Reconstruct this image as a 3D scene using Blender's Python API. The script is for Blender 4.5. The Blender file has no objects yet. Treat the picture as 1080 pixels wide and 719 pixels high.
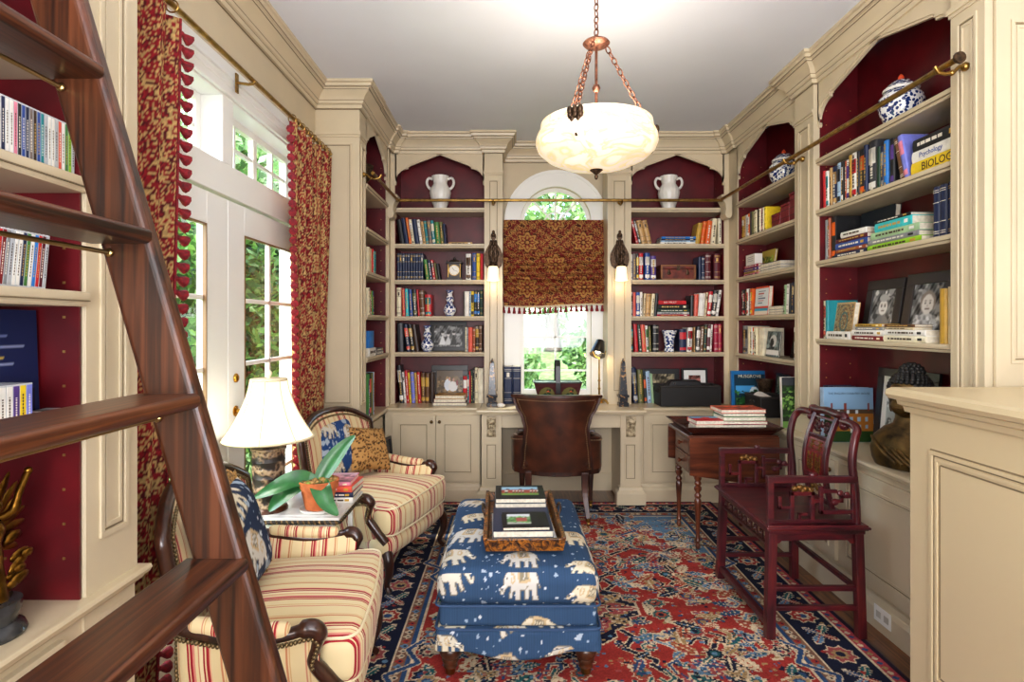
import bpy, bmesh, math, random
import numpy as np
from mathutils import Matrix, Vector
R = math.radians
C = bpy.context.scene.collection
random.seed(7)

# ------------------------------------------------------------------ colour
def s2l(c):
    c = c / 255.0
    return c / 12.92 if c <= 0.04045 else ((c + 0.055) / 1.055) ** 2.4
def rgb(h):
    h = h.lstrip('#')
    return tuple(int(h[i:i + 2], 16) for i in (0, 2, 4))
def lin(h):
    return tuple(s2l(v) for v in (rgb(h) if isinstance(h, str) else h))
PAL = dict(black='1d1d20', charcoal='3a3b40', navy='1d2a4d', blue='2c4f9c', bright_blue='2b7fd0', pale_blue='a9c4dc', teal='1f8a94',
           turquoise='3cc4c8', green='4a8543', dark_green='1f3f2e', pale_green='a8c89c', lime='98c92c', olive='6b6a3a', cream='eadfbe',
           white='efece4', tan='c8a068', brown='6e4a2c', dark_brown='3c281c', red='c9222c', dark_red='7d1a20', maroon='5e1424',
           crimson='a8163c', coral='e2604a', orange='e4651f', yellow='f0cf2a', gold='c8a040', pink='e58aa0', purple='5b3f8a',
           lavender='7f86d8', grey='8e9092', silver='b9bcc0', beige='d9c6a0', rust='a3532c', taupe='7d706a', ivory='efe6cc')

# ------------------------------------------------------------------ materials
MATS = {}
def _new(name):
    m = bpy.data.materials.new(name); m.use_nodes = True
    nt = m.node_tree; b = nt.nodes['Principled BSDF']
    return m, nt, b
def nd(nt, t, **kw):
    n = nt.nodes.new(t)
    for k, v in kw.items():
        if k.startswith('i_'):
            key = k[2:].replace('_', ' ')
            n.inputs[key].default_value = v
        else:
            setattr(n, k, v)
    return n
def coords(nt, scale=(1, 1, 1), rot=(0, 0, 0)):
    tc = nd(nt, 'ShaderNodeTexCoord'); mp = nd(nt, 'ShaderNodeMapping')
    mp.inputs['Scale'].default_value = scale; mp.inputs['Rotation'].default_value = rot
    nt.links.new(tc.outputs['Object'], mp.inputs['Vector'])
    return mp.outputs['Vector']
def ramp(nt, fac, stops, interp='LINEAR'):
    r = nd(nt, 'ShaderNodeValToRGB'); r.color_ramp.interpolation = interp
    e = r.color_ramp.elements
    while len(e) < len(stops): e.new(0.5)
    for el, (p, c) in zip(e, stops):
        el.position = p; el.color = (*lin(c), 1)
    nt.links.new(fac, r.inputs['Fac'])
    return r.outputs['Color']
def bump(nt, b, h, strength=0.2, dist=0.01):
    bp = nd(nt, 'ShaderNodeBump'); bp.inputs['Strength'].default_value = strength; bp.inputs['Distance'].default_value = dist
    nt.links.new(h, bp.inputs['Height']); nt.links.new(bp.outputs['Normal'], b.inputs['Normal'])
def P(name, hexc, rough=0.5, metal=0.0, var=0.0, scale=20.0, bmp=0.0, spec=0.5, dark=None, emit=0, coat=0):
    if name in MATS: return MATS[name]
    m, nt, b = _new(name)
    b.inputs['Roughness'].default_value = rough; b.inputs['Metallic'].default_value = metal
    b.inputs['Specular IOR Level'].default_value = spec
    b.inputs['Base Color'].default_value = (*lin(hexc), 1)
    if coat: b.inputs['Coat Weight'].default_value = coat; b.inputs['Coat Roughness'].default_value = 0.12
    if var or bmp or dark:
        n = nd(nt, 'ShaderNodeTexNoise'); n.inputs['Scale'].default_value = scale; n.inputs['Detail'].default_value = 5
        nt.links.new(coords(nt), n.inputs['Vector'])
        c = rgb(hexc)
        d = rgb(dark) if dark else tuple(max(0, v * (1 - var)) for v in c)
        l = tuple(min(255, v * (1 + var * 0.5)) for v in c)
        nt.links.new(ramp(nt, n.outputs['Fac'], [(0.32, '%02x%02x%02x' % tuple(int(v) for v in d)), (0.68, '%02x%02x%02x' % tuple(int(v) for v in l))]), b.inputs['Base Color'])
        if bmp: bump(nt, b, n.outputs['Fac'], bmp, 0.005)
    if emit:
        b.inputs['Emission Color'].default_value = (*lin(hexc), 1); b.inputs['Emission Strength'].default_value = emit
    MATS[name] = m
    return m
def wood(name, c1, c2, c3, axis='x', rough=0.35, scale=6.0, stretch=12.0, coat=0.2, planks=None, con=1.0):
    if name in MATS: return MATS[name]
    m, nt, b = _new(name)
    sc = [scale * stretch] * 3; sc['xyz'.index(axis)] = scale
    v = coords(nt, tuple(sc))
    n = nd(nt, 'ShaderNodeTexNoise'); n.inputs['Scale'].default_value = 1.0; n.inputs['Detail'].default_value = 6; n.inputs['Distortion'].default_value = 0.6
    nt.links.new(v, n.inputs['Vector'])
    n2 = nd(nt, 'ShaderNodeTexNoise'); n2.inputs['Scale'].default_value = scale * 0.7; n2.inputs['Detail'].default_value = 3
    nt.links.new(coords(nt), n2.inputs['Vector'])
    mx = nd(nt, 'ShaderNodeMath', operation='MULTIPLY_ADD'); mx.inputs[1].default_value = 0.65
    ml = nd(nt, 'ShaderNodeMath', operation='MULTIPLY'); ml.inputs[1].default_value = 0.35
    nt.links.new(n2.outputs['Fac'], ml.inputs[0])
    nt.links.new(n.outputs['Fac'], mx.inputs[0]); nt.links.new(ml.outputs[0], mx.inputs[2])
    col = ramp(nt, mx.outputs[0], [(0.5 - .14 * con, c1), (0.5, c2), (0.5 + .16 * con, c3)])
    if planks:
        br = nd(nt, 'ShaderNodeTexBrick'); br.inputs['Scale'].default_value = 1.0
        br.inputs['Brick Width'].default_value = planks[0]; br.inputs['Row Height'].default_value = planks[1]
        br.inputs['Mortar Size'].default_value = 0.0018; br.offset = 0.37
        br.inputs['Color1'].default_value = (1, 1, 1, 1); br.inputs['Color2'].default_value = (0.68, 0.66, 0.64, 1); br.inputs['Mortar'].default_value = (0.25, 0.22, 0.2, 1)
        nt.links.new(coords(nt, rot=(0, 0, R(90)) if axis == 'y' else (0, 0, 0)), br.inputs['Vector'])
        mm = nd(nt, 'ShaderNodeMix', data_type='RGBA', blend_type='MULTIPLY'); mm.inputs['Factor'].default_value = 1
        nt.links.new(col, mm.inputs['A']); nt.links.new(br.outputs['Color'], mm.inputs['B']); col = mm.outputs['Result']
    nt.links.new(col, b.inputs['Base Color'])
    b.inputs['Roughness'].default_value = rough; b.inputs['Coat Weight'].default_value = coat; b.inputs['Coat Roughness'].default_value = 0.2
    bump(nt, b, n.outputs['Fac'], 0.08, 0.003)
    MATS[name] = m
    return m
def painted(name, rough=0.7, weave=0.0, wscale=300, spec=0.3, trans=0):
    """colour comes from the pattern computed on the mesh (attribute Col)"""
    if name in MATS: return MATS[name]
    m, nt, b = _new(name)
    a = nd(nt, 'ShaderNodeAttribute'); a.attribute_name = 'Col'
    nt.links.new(a.outputs['Color'], b.inputs['Base Color'])
    b.inputs['Roughness'].default_value = rough; b.inputs['Specular IOR Level'].default_value = spec
    if weave:
        n = nd(nt, 'ShaderNodeTexNoise'); n.inputs['Scale'].default_value = wscale; n.inputs['Detail'].default_value = 2
        nt.links.new(coords(nt), n.inputs['Vector']); bump(nt, b, n.outputs['Fac'], weave, 0.003)
    MATS[name] = m
    return m
def stripes(name, axis='y', period=0.17, offset=0.0):
    if name in MATS: return MATS[name]
    m, nt, b = _new(name)
    tc = nd(nt, 'ShaderNodeTexCoord'); sp = nd(nt, 'ShaderNodeSeparateXYZ'); nt.links.new(tc.outputs['Object'], sp.inputs[0])
    n = nd(nt, 'ShaderNodeTexNoise'); n.inputs['Scale'].default_value = 4
    nt.links.new(tc.outputs['Object'], n.inputs['Vector'])
    ad = nd(nt, 'ShaderNodeMath', operation='MULTIPLY_ADD'); ad.inputs[1].default_value = 0.014
    nt.links.new(n.outputs['Fac'], ad.inputs[0]); nt.links.new(sp.outputs['XYZ'.index(axis.upper())], ad.inputs[2])
    dv = nd(nt, 'ShaderNodeMath', operation='MULTIPLY_ADD'); dv.inputs[1].default_value = 1 / period; dv.inputs[2].default_value = 20.0 + offset
    nt.links.new(ad.outputs[0], dv.inputs[0])
    fr = nd(nt, 'ShaderNodeMath', operation='FRACT'); nt.links.new(dv.outputs[0], fr.inputs[0])
    cr, ros, tanc, red = 'e3cfa2', 'cf8d72', 'd2a877', 'a5202f'
    col = ramp(nt, fr.outputs[0], [(0, cr), (.10, ros), (.125, cr), (.15, tanc), (.17, cr), (.30, red), (.33, cr), (.345, red), (.385, 'd98f80'), (.42, cr), (.47, ros), (.49, 'ebdab2'), (.55, red), (.575, cr), (.60, red), (.645, 'e5b08f'), (.67, cr), (.82, 'c98a62'), (.85, cr), (.87, tanc), (.885, cr)], 'CONSTANT')
    nt.links.new(col, b.inputs['Base Color']); b.inputs['Roughness'].default_value = 0.75; b.inputs['Specular IOR Level'].default_value = 0.25
    b.inputs['Sheen Weight'].default_value = 0.15
    w = nd(nt, 'ShaderNodeTexNoise'); w.inputs['Scale'].default_value = 350; nt.links.new(tc.outputs['Object'], w.inputs['Vector'])
    bump(nt, b, w.outputs['Fac'], 0.15, 0.002)
    MATS[name] = m
    return m
def pane_glass(name='window_glass'):
    if name in MATS: return MATS[name]
    m = bpy.data.materials.new(name); m.use_nodes = True; nt = m.node_tree; nt.nodes.clear()
    o = nd(nt, 'ShaderNodeOutputMaterial'); t = nd(nt, 'ShaderNodeBsdfTransparent'); g = nd(nt, 'ShaderNodeBsdfGlossy'); g.inputs['Roughness'].default_value = 0.02
    t.inputs['Color'].default_value = (0.95, 0.98, 0.97, 1)
    lw = nd(nt, 'ShaderNodeLayerWeight'); lw.inputs['Blend'].default_value = 0.5
    pw = nd(nt, 'ShaderNodeMath', operation='POWER'); pw.inputs[1].default_value = 4.0; nt.links.new(lw.outputs['Facing'], pw.inputs[0])
    f = nd(nt, 'ShaderNodeMath', operation='MULTIPLY_ADD'); f.inputs[1].default_value = 0.7; f.inputs[2].default_value = 0.03; nt.links.new(pw.outputs[0], f.inputs[0])
    mx = nd(nt, 'ShaderNodeMixShader'); nt.links.new(f.outputs[0], mx.inputs[0]); nt.links.new(t.outputs[0], mx.inputs[1]); nt.links.new(g.outputs[0], mx.inputs[2])
    nt.links.new(mx.outputs[0], o.inputs[0]); MATS[name] = m
    return m
def glow(name, hexc, strength, base='f5efe0', marble=False):
    if name in MATS: return MATS[name]
    m, nt, b = _new(name)
    b.inputs['Base Color'].default_value = (*lin(base), 1); b.inputs['Roughness'].default_value = 0.35
    b.inputs['Emission Strength'].default_value = strength
    b.inputs['Emission Color'].default_value = (*lin(hexc), 1)
    if marble:
        n = nd(nt, 'ShaderNodeTexNoise'); n.inputs['Scale'].default_value = 5; n.inputs['Detail'].default_value = 8; n.inputs['Distortion'].default_value = 1.5
        nt.links.new(coords(nt, (1, 1, 2.5)), n.inputs['Vector'])
        col = ramp(nt, n.outputs['Fac'], [(0.40, hexc), (0.47, 'e9c79a'), (0.51, hexc), (0.6, 'fff3dd')])
        nt.links.new(col, b.inputs['Emission Color']); nt.links.new(col, b.inputs['Base Color'])
    MATS[name] = m
    return m

# ------------------------------------------------------------------ mesh builder
class MB:
    def __init__(s):
        s.v = []; s.f = []; s.m = []; s.T = None
    def add(s, vs, fs, mi=0):
        o = len(s.v)
        if s.T is not None: vs = [tuple(s.T @ Vector(p)) for p in vs]
        s.v += [tuple(p) for p in vs]; s.f += [tuple(i + o for i in f) for f in fs]; s.m += [mi] * len(fs)
        return o
    def box(s, x0, x1, y0, y1, z0, z1, mi=0):
        return s.add([(x0, y0, z0), (x1, y0, z0), (x1, y1, z0), (x0, y1, z0), (x0, y0, z1), (x1, y0, z1), (x1, y1, z1), (x0, y1, z1)],
              [(3, 2, 1, 0), (4, 5, 6, 7), (0, 1, 5, 4), (1, 2, 6, 5), (2, 3, 7, 6), (3, 0, 4, 7)], mi)
    def frus(s, a, b, mi=0):
        """a,b = (x0,x1,y0,y1,z) lower and upper rectangles"""
        return s.add([(a[0], a[2], a[4]), (a[1], a[2], a[4]), (a[1], a[3], a[4]), (a[0], a[3], a[4]), (b[0], b[2], b[4]), (b[1], b[2], b[4]), (b[1], b[3], b[4]), (b[0], b[3], b[4])],
              [(3, 2, 1, 0), (4, 5, 6, 7), (0, 1, 5, 4), (1, 2, 6, 5), (2, 3, 7, 6), (3, 0, 4, 7)], mi)
    def prism(s, pts, a, b, axis='y', mi=0):
        mk = {'y': lambda p, t: (p[0], t, p[1]), 'x': lambda p, t: (t, p[0], p[1]), 'z': lambda p, t: (p[0], p[1], t)}[axis]
        n = len(pts)
        vs = [mk(p, a) for p in pts] + [mk(p, b) for p in pts]
        fs = [tuple(range(n)), tuple(range(2 * n - 1, n - 1, -1))] + [(i, (i + 1) % n, n + (i + 1) % n, n + i) for i in range(n)]
        return s.add(vs, fs, mi)
    def lathe(s, prof, n=24, c=(0, 0, 0), mi=0, flute=0, nf=0, ax='z'):
        vs = []; fs = []; k = len(prof)
        for r, z in prof:
            for j in range(n):
                a = 2 * math.pi * j / n; rr = r * (1 + flute * math.cos(nf * a)) if nf else r
                p = (rr * math.cos(a), rr * math.sin(a), z)
                if ax == 'x': p = (p[2], p[0], p[1])
                if ax == 'y': p = (p[0], p[2], p[1])
                vs.append((c[0] + p[0], c[1] + p[1], c[2] + p[2]))
        for i in range(k - 1):
            for j in range(n):
                fs.append((i * n + j, i * n + (j + 1) % n, (i + 1) * n + (j + 1) % n, (i + 1) * n + j))
        if prof[0][0] > 1e-5: fs.append(tuple(range(n - 1, -1, -1)))
        if prof[-1][0] > 1e-5: fs.append(tuple((k - 1) * n + j for j in range(n)))
        return s.add(vs, fs, mi)
    def tube(s, pts, r, n=8, mi=0, closed=False, sq=None, up=(0, 0, 1)):
        """round tube (or sq=(w,h) rectangular bar) along pts"""
        pts = [Vector(p) for p in pts]; k = len(pts)
        rs = r if isinstance(r, (list, tuple)) else [r] * k
        vs = []; fs = []; prev = None
        for i, p in enumerate(pts):
            if closed: t = pts[(i + 1) % k] - pts[i - 1]
            else: t = pts[min(i + 1, k - 1)] - pts[max(i - 1, 0)]
            t.normalize()
            if prev is None:
                u = Vector(up)
                if abs(u.dot(t)) > 0.95: u = Vector((1, 0, 0)) if abs(t.x) < 0.9 else Vector((0, 1, 0))
                u = (u - t * u.dot(t)).normalized()
            else:
                u = prev - t * prev.dot(t)
                u = u.normalized() if u.length > 1e-6 else prev
            w = t.cross(u); prev = u
            if sq:
                hw, hh = sq[0] / 2 * rs[i], sq[1] / 2 * rs[i]
                ring = [(-hw, -hh), (hw, -hh), (hw, hh), (-hw, hh)]
                vs += [tuple(p + w * a + u * b) for a, b in ring]
            else:
                vs += [tuple(p + (u * math.cos(2 * math.pi * j / n) + w * math.sin(2 * math.pi * j / n)) * rs[i]) for j in range(n)]
        m = 4 if sq else n
        for i in range(k if closed else k - 1):
            a, b = i * m, ((i + 1) % k) * m
            for j in range(m): fs.append((a + j, a + (j + 1) % m, b + (j + 1) % m, b + j))
        if not closed:
            fs.append(tuple(range(m - 1, -1, -1))); fs.append(tuple((k - 1) * m + j for j in range(m)))
        return s.add(vs, fs, mi)
    def ball(s, c, r, nu=12, nv=8, mi=0, squash=1.0):
        r = r if isinstance(r, (tuple, list)) else (r, r, r)
        vs = [(c[0], c[1], c[2] - r[2])]; fs = []
        for i in range(1, nv):
            ph = math.pi * i / nv - math.pi / 2
            for j in range(nu):
                a = 2 * math.pi * j / nu
                vs.append((c[0] + r[0] * math.cos(ph) * math.cos(a), c[1] + r[1] * math.cos(ph) * math.sin(a), c[2] + r[2] * math.sin(ph)))
        vs.append((c[0], c[1], c[2] + r[2])); L = len(vs) - 1
        for j in range(nu): fs.append((0, 1 + (j + 1) % nu, 1 + j)); fs.append((L, 1 + (nv - 2) * nu + j, 1 + (nv - 2) * nu + (j + 1) % nu))
        for i in range(nv - 2):
            for j in range(nu):
                a = 1 + i * nu; b = a + nu
                fs.append((a + j, a + (j + 1) % nu, b + (j + 1) % nu, b + j))
        return s.add(vs, fs, mi)
    def grid(s, fn, nu, nv, mi=0, wrap=False):
        vs = [fn(i / (nu if wrap else nu - 1), j / (nv - 1)) for j in range(nv) for i in range(nu)]
        fs = []
        for j in range(nv - 1):
            for i in range(nu if wrap else nu - 1):
                i2 = (i + 1) % nu
                fs.append((j * nu + i, j * nu + i2, (j + 1) * nu + i2, (j + 1) * nu + i))
        return s.add(vs, fs, mi)
    def sweep(s, path, prof, z=0.0, closed=False, mi=0):
        """profile [(out,dz)] along a plan path; 'out' is to the RIGHT of travel"""
        k = len(path); ring = []
        for i in range(k):
            P0 = Vector(path[i - 1]) if (i or closed) else None
            P1 = Vector(path[i]); P2 = Vector(path[(i + 1) % k]) if (i < k - 1 or closed) else None
            def nrm(a, b):
                d = (b - a).normalized(); return Vector((d.y, -d.x))
            if P0 is None: n = nrm(P1, P2); sc = 1
            elif P2 is None: n = nrm(P0, P1); sc = 1
            else:
                n1, n2 = nrm(P0, P1), nrm(P1, P2); n = (n1 + n2)
                n.normalize(); sc = 1 / max(0.25, n.dot(n1))
            ring.append([(P1.x + n.x * o * sc, P1.y + n.y * o * sc, z + dz) for o, dz in prof])
        m = len(prof); vs = [p for r_ in ring for p in r_]; fs = []
        for i in range(k if closed else k - 1):
            a, b = i * m, ((i + 1) % k) * m
            for j in range(m): fs.append((a + j, a + (j + 1) % m, b + (j + 1) % m, b + j))
        if not closed: fs += [tuple(range(m)), tuple((k - 1) * m + j for j in range(m - 1, -1, -1))]
        return s.add(vs, fs, mi)
    def text(s, body, size, T, mi=0, depth=0.0006):
        cu = bpy.data.curves.new('lettering', 'FONT'); cu.body = body; cu.size = size; cu.extrude = depth; cu.align_x = 'CENTER'; cu.align_y = 'CENTER'; cu.resolution_u = 2
        ob = bpy.data.objects.new('lettering', cu); C.objects.link(ob)
        me = ob.evaluated_get(bpy.context.evaluated_depsgraph_get()).to_mesh()
        old = s.T; s.T = (old @ T) if old is not None else T
        s.add([tuple(v.co) for v in me.vertices], [tuple(p.vertices) for p in me.polygons], mi); s.T = old
        C.objects.unlink(ob); bpy.data.objects.remove(ob); bpy.data.curves.remove(cu)
    def build(s, name, mats, parent=None, smooth=35, bevel=0, fixn=True, seg=2, subsurf=0):
        me = bpy.data.meshes.new(name); me.from_pydata(s.v, [], s.f)
        for m in (mats if isinstance(mats, (list, tuple)) else [mats]): me.materials.append(m)
        if any(s.m): me.polygons.foreach_set('material_index', s.m)
        if fixn:
            bm = bmesh.new(); bm.from_mesh(me); bmesh.ops.recalc_face_normals(bm, faces=bm.faces); bm.to_mesh(me); bm.free()
        if smooth:
            me.polygons.foreach_set('use_smooth', [True] * len(me.polygons)); me.set_sharp_from_angle(angle=R(smooth))
        me.update()
        o = bpy.data.objects.new(name, me); C.objects.link(o)
        if parent is not None: o.parent = parent
        if bevel:
            b = o.modifiers.new('bevel', 'BEVEL'); b.width = bevel; b.segments = seg; b.limit_method = 'ANGLE'; b.angle_limit = R(40); b.harden_normals = False
        if subsurf:
            b = o.modifiers.new('sub', 'SUBSURF'); b.levels = subsurf; b.render_levels = subsurf
        return o
def part(name, mats, parent, fn, **kw):
    mb = MB(); fn(mb); return mb.build(name, mats, parent, **kw)

# ------------------------------------------------------------------ things
def tag(o, label, cat, group=None, kind=None):
    o['label'] = label; o['category'] = cat
    if group: o['group'] = group
    if kind: o['kind'] = kind
    return o
def thing(name, label, cat, loc=(0, 0, 0), rz=0.0, group=None):
    o = bpy.data.objects.new(name, None); C.objects.link(o); o.empty_display_size = 0.05
    o.location = loc; o.rotation_euler = (0, 0, rz)
    return tag(o, label, cat, group)
def struct(name, mb, mats, **kw):
    o = mb.build(name, mats, None, **kw); o['kind'] = 'structure'; return o
def copy_tree(o, parent=None):
    c = o.copy(); C.objects.link(c)
    if parent is not None: c.parent = parent
    for ch in list(o.children): copy_tree(ch, c)
    return c

# ------------------------------------------------------------------ pattern canvas (computed, then stored on the mesh as colour)
class Cv:
    def __init__(s, w, h, bg='ffffff'):
        s.w, s.h = w, h; s.a = np.empty((h, w, 3), np.float32); s.a[:] = rgb(bg) if isinstance(bg, str) else bg
    def _box(s, x0, x1, y0, y1):
        x0, x1 = max(0, int(x0)), min(s.w, int(x1) + 2); y0, y1 = max(0, int(y0)), min(s.h, int(y1) + 2)
        if x1 <= x0 or y1 <= y0: return None
        yy, xx = np.mgrid[y0:y1, x0:x1]
        return (slice(y0, y1), slice(x0, x1)), xx + 0.5, yy + 0.5
    def _put(s, sl, m, col):
        s.a[sl][m] = rgb(col) if isinstance(col, str) else col
    def poly(s, pts, col):
        xs = [p[0] for p in pts]; ys = [p[1] for p in pts]
        b = s._box(min(xs), max(xs), min(ys), max(ys))
        if not b: return
        sl, X, Y = b; ins = np.zeros(X.shape, bool); n = len(pts)
        for i in range(n):
            x1, y1 = pts[i]; x2, y2 = pts[(i + 1) % n]
            if y1 == y2: continue
            c = ((y1 > Y) != (y2 > Y)) & (X < (x2 - x1) * (Y - y1) / (y2 - y1) + x1); ins ^= c
        s._put(sl, ins, col)
    def ell(s, cx, cy, rx, ry, col, rin=0):
        b = s._box(cx - rx, cx + rx, cy - ry, cy + ry)
        if not b: return
        sl, X, Y = b; d = ((X - cx) / rx) ** 2 + ((Y - cy) / ry) ** 2
        s._put(sl, (d <= 1) & (d >= rin * rin), col)
    def rect(s, x0, y0, x1, y1, col): s.poly([(x0, y0), (x1, y0), (x1, y1), (x0, y1)], col)
    def line(s, p, q, w, col):
        dx, dy = q[0] - p[0], q[1] - p[1]; L = math.hypot(dx, dy) or 1; nx, ny = -dy / L * w / 2, dx / L * w / 2
        s.poly([(p[0] + nx, p[1] + ny), (q[0] + nx, q[1] + ny), (q[0] - nx, q[1] - ny), (p[0] - nx, p[1] - ny)], col)
    def pl(s, pts, w, col):
        for a, b in zip(pts[:-1], pts[1:]): s.line(a, b, w, col)
        for a in pts[1:-1]: s.ell(a[0], a[1], w / 2, w / 2, col)
    def blur(s, n=1):
        for _ in range(n):
            p = np.pad(s.a, ((1, 1), (1, 1), (0, 0)), 'edge'); s.a = (p[:-2, 1:-1] + p[2:, 1:-1] + p[1:-1, :-2] + p[1:-1, 2:] + 2 * p[1:-1, 1:-1]) / 6
        return s
    def noise(s, amt, seed=1):
        r = np.random.default_rng(seed); s.a = np.clip(s.a * (1 + (r.random(s.a.shape[:2])[..., None] - .5) * amt), 0, 255)
    def sample(s, u, v, wrap=False):
        u = np.asarray(u); v = np.asarray(v)
        if wrap: u = u % 1.0; v = v % 1.0
        i = np.clip((u * s.w).astype(int), 0, s.w - 1); j = np.clip((v * s.h).astype(int), 0, s.h - 1)
        return s.a[j, i]
def set_col(o, cols):
    """cols: (nverts,3) sRGB 0-255"""
    me = o.data; c = np.asarray(cols, np.float32) / 255.0
    l = np.where(c <= 0.04045, c / 12.92, ((c + 0.055) / 1.055) ** 2.4)
    rgba = np.ones((len(me.vertices), 4), np.float32); rgba[:, :3] = l
    at = me.color_attributes.new('Col', 'FLOAT_COLOR', 'POINT'); at.data.foreach_set('color', rgba.ravel())
def vco(o):
    n = len(o.data.vertices); a = np.empty(n * 3, np.float32); o.data.vertices.foreach_get('co', a); return a.reshape(n, 3)
def picture(parent, name, canvas, w, h, T, res=0.004, rough=0.45):
    """flat painted rectangle, local x right / y up, centred, placed by matrix T"""
    nu = max(2, min(90, int(w / res) + 1)); nv = max(2, min(90, int(h / res) + 1))
    mb = MB(); mb.T = T
    mb.grid(lambda u, v: ((u - .5) * w, (v - .5) * h, 0), nu, nv)
    o = mb.build(name, painted('picture_print' if rough > .3 else 'glossy_print', rough), parent, smooth=0, fixn=False)
    uu, vv = np.meshgrid(np.linspace(0, 1, nu), np.linspace(0, 1, nv))
    set_col(o, canvas.sample(uu.ravel() * .9999, (1 - vv.ravel()) * .9999))
    return o
def TR(x=0, y=0, z=0, rx=0, ry=0, rz=0):
    return Matrix.Translation((x, y, z)) @ Matrix.Rotation(R(rz), 4, 'Z') @ Matrix.Rotation(R(ry), 4, 'Y') @ Matrix.Rotation(R(rx), 4, 'X')
# ================================================================== ROOM
XL, XR, YB, CZ, CT = -1.04, 1.86, 4.88, 3.07, 0.77     # bookcase faces, ceiling, counter height
XW = -1.335                                            # left (french door) wall
cream = P('cream_paint', 'd1c2a5', 0.38, var=0.03, scale=3)
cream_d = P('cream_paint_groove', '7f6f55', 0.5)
white_t = P('white_trim_paint', 'f8f7f2', 0.35)
ceil_m = P('ceiling_paint', 'e4e7ee', 0.8, var=0.015, scale=2)
redm = P('red_lacquer_interior', '5f0b14', 0.42, var=0.2, scale=7)
brass = P('aged_brass', 'a9874a', 0.3, 1.0, var=0.2, scale=30)
bronze = P('dark_bronze', '54402f', 0.45, 0.7, var=0.4, scale=60, bmp=0.3)
floor_m = wood('oak_floor', '4a2a18', '7a4a2a', '94603a', 'y', 0.3, 3.0, 14, 0.3, planks=(1.1, 0.08))

mb = MB(); mb.box(-1.6, 3.2, -2.1, 5.35, -0.1, 0.0); struct('floor', mb, floor_m, smooth=0)
mb = MB(); mb.box(-1.6, 3.2, -2.1, 5.35, CZ, CZ + 0.1); struct('ceiling', mb, ceil_m, smooth=0)

# left wall with a door + transom opening
DY0, DY1, DZ, TZ0, TZ1 = 1.72, 3.66, 2.06, 2.17, 2.53
mb = MB()
mb.box(XW - 0.16, XW, -2.1, DY0, 0, CZ); mb.box(XW - 0.16, XW, DY1, 5.35, 0, CZ); mb.box(XW - 0.16, XW, DY0, DY1, TZ1, CZ)
struct('wall_left', mb, cream, smooth=0)
# back wall with arched window opening
WX, WYI = 0.395, 5.13
WH, WSP, WR = 0.32, 2.37, 0.32
def arch_pts(cx, r, zs, n=20, a0=0, a1=180):
    return [(cx + r * math.cos(R(a0 + (a1 - a0) * i / n)), zs + r * math.sin(R(a0 + (a1 - a0) * i / n))) for i in range(n + 1)]
mb = MB()
mb.box(-1.5, WX - WH, WYI, WYI + 0.2, 0, CZ); mb.box(WX + WH, 2.4, WYI, WYI + 0.2, 0, CZ); mb.box(WX - WH, WX + WH, WYI, WYI + 0.2, 0, 0.80)
top = [(WX - WH, CZ), (WX + WH, CZ)] + arch_pts(WX, WR, WSP)
mb.prism([(WX + WH, CZ)] + arch_pts(WX, WR, WSP) + [(WX - WH, CZ)], WYI, WYI + 0.2, 'y')
struct('wall_back', mb, cream, smooth=0)
mb = MB(); mb.box(2.16, 2.3, 2.2, 5.35, 0, CZ); mb.box(3.06, 3.2, -2.1, 2.2, 0, CZ)
mb.box(2.3, 3.2, 2.2, 2.34, 0, CZ)
struct('wall_right', mb, cream, smooth=0)
mb = MB(); mb.box(-1.6, 3.2, -2.2, -2.06, 0, CZ); struct('wall_front', mb, cream, smooth=0)

# crown moulding following every jut of the cabinetry
crown_prof = [(0, -.16), (.018, -.16), (.022, -.135), (.032, -.13), (.036, -.11), (.05, -.085), (.082, -.06), (.086, -.048), (.098, -.044), (.104, -.022), (.116, -.018), (.116, -.0005), (0, -.0005)]
JP = 0.03
PX = [(-.236, -.08), (.815, 1.017)]                     # back pilasters flanking the window
cp = [(XW, 1.61), (XW, 3.86), (XL + .006, 3.86), (XL + .006, 4.03), (XL, 4.03), (XL, 4.72), (XL + .018, 4.72), (XL + .018, YB - .018), (XL + .06, YB - .018), (XL + .06, YB),
      (PX[0][0], YB), (PX[0][0], YB - JP), (PX[0][1], YB - JP), (PX[0][1], WYI), (PX[1][0], WYI), (PX[1][0], YB - JP), (PX[1][1], YB - JP), (PX[1][1], YB),
      (XR - .06, YB), (XR - .06, YB - .018), (XR - .018, YB - .018), (XR - .018, 4.72), (XR, 4.72), (XR, 3.683), (XR - JP, 3.683), (XR - JP, 3.455), (XR, 3.455), (XR, 2.374), (XR - JP, 2.374), (XR - JP, 2.2), (3.06, 2.2)]
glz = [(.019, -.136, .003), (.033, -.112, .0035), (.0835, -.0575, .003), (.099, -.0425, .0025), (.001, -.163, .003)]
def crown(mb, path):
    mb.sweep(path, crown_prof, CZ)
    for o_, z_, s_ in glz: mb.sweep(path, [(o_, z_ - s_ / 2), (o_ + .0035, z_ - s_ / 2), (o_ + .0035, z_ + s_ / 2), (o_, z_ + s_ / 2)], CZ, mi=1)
mb = MB(); crown(mb, cp); struct('trim_1', mb, [cream, cream_d], smooth=30)
mb = MB(); crown(mb, [(XL - .02, -2.06), (XL - .02, 1.61), (XW, 1.61)]); struct('trim_2', mb, [cream, cream_d], smooth=30)

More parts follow.
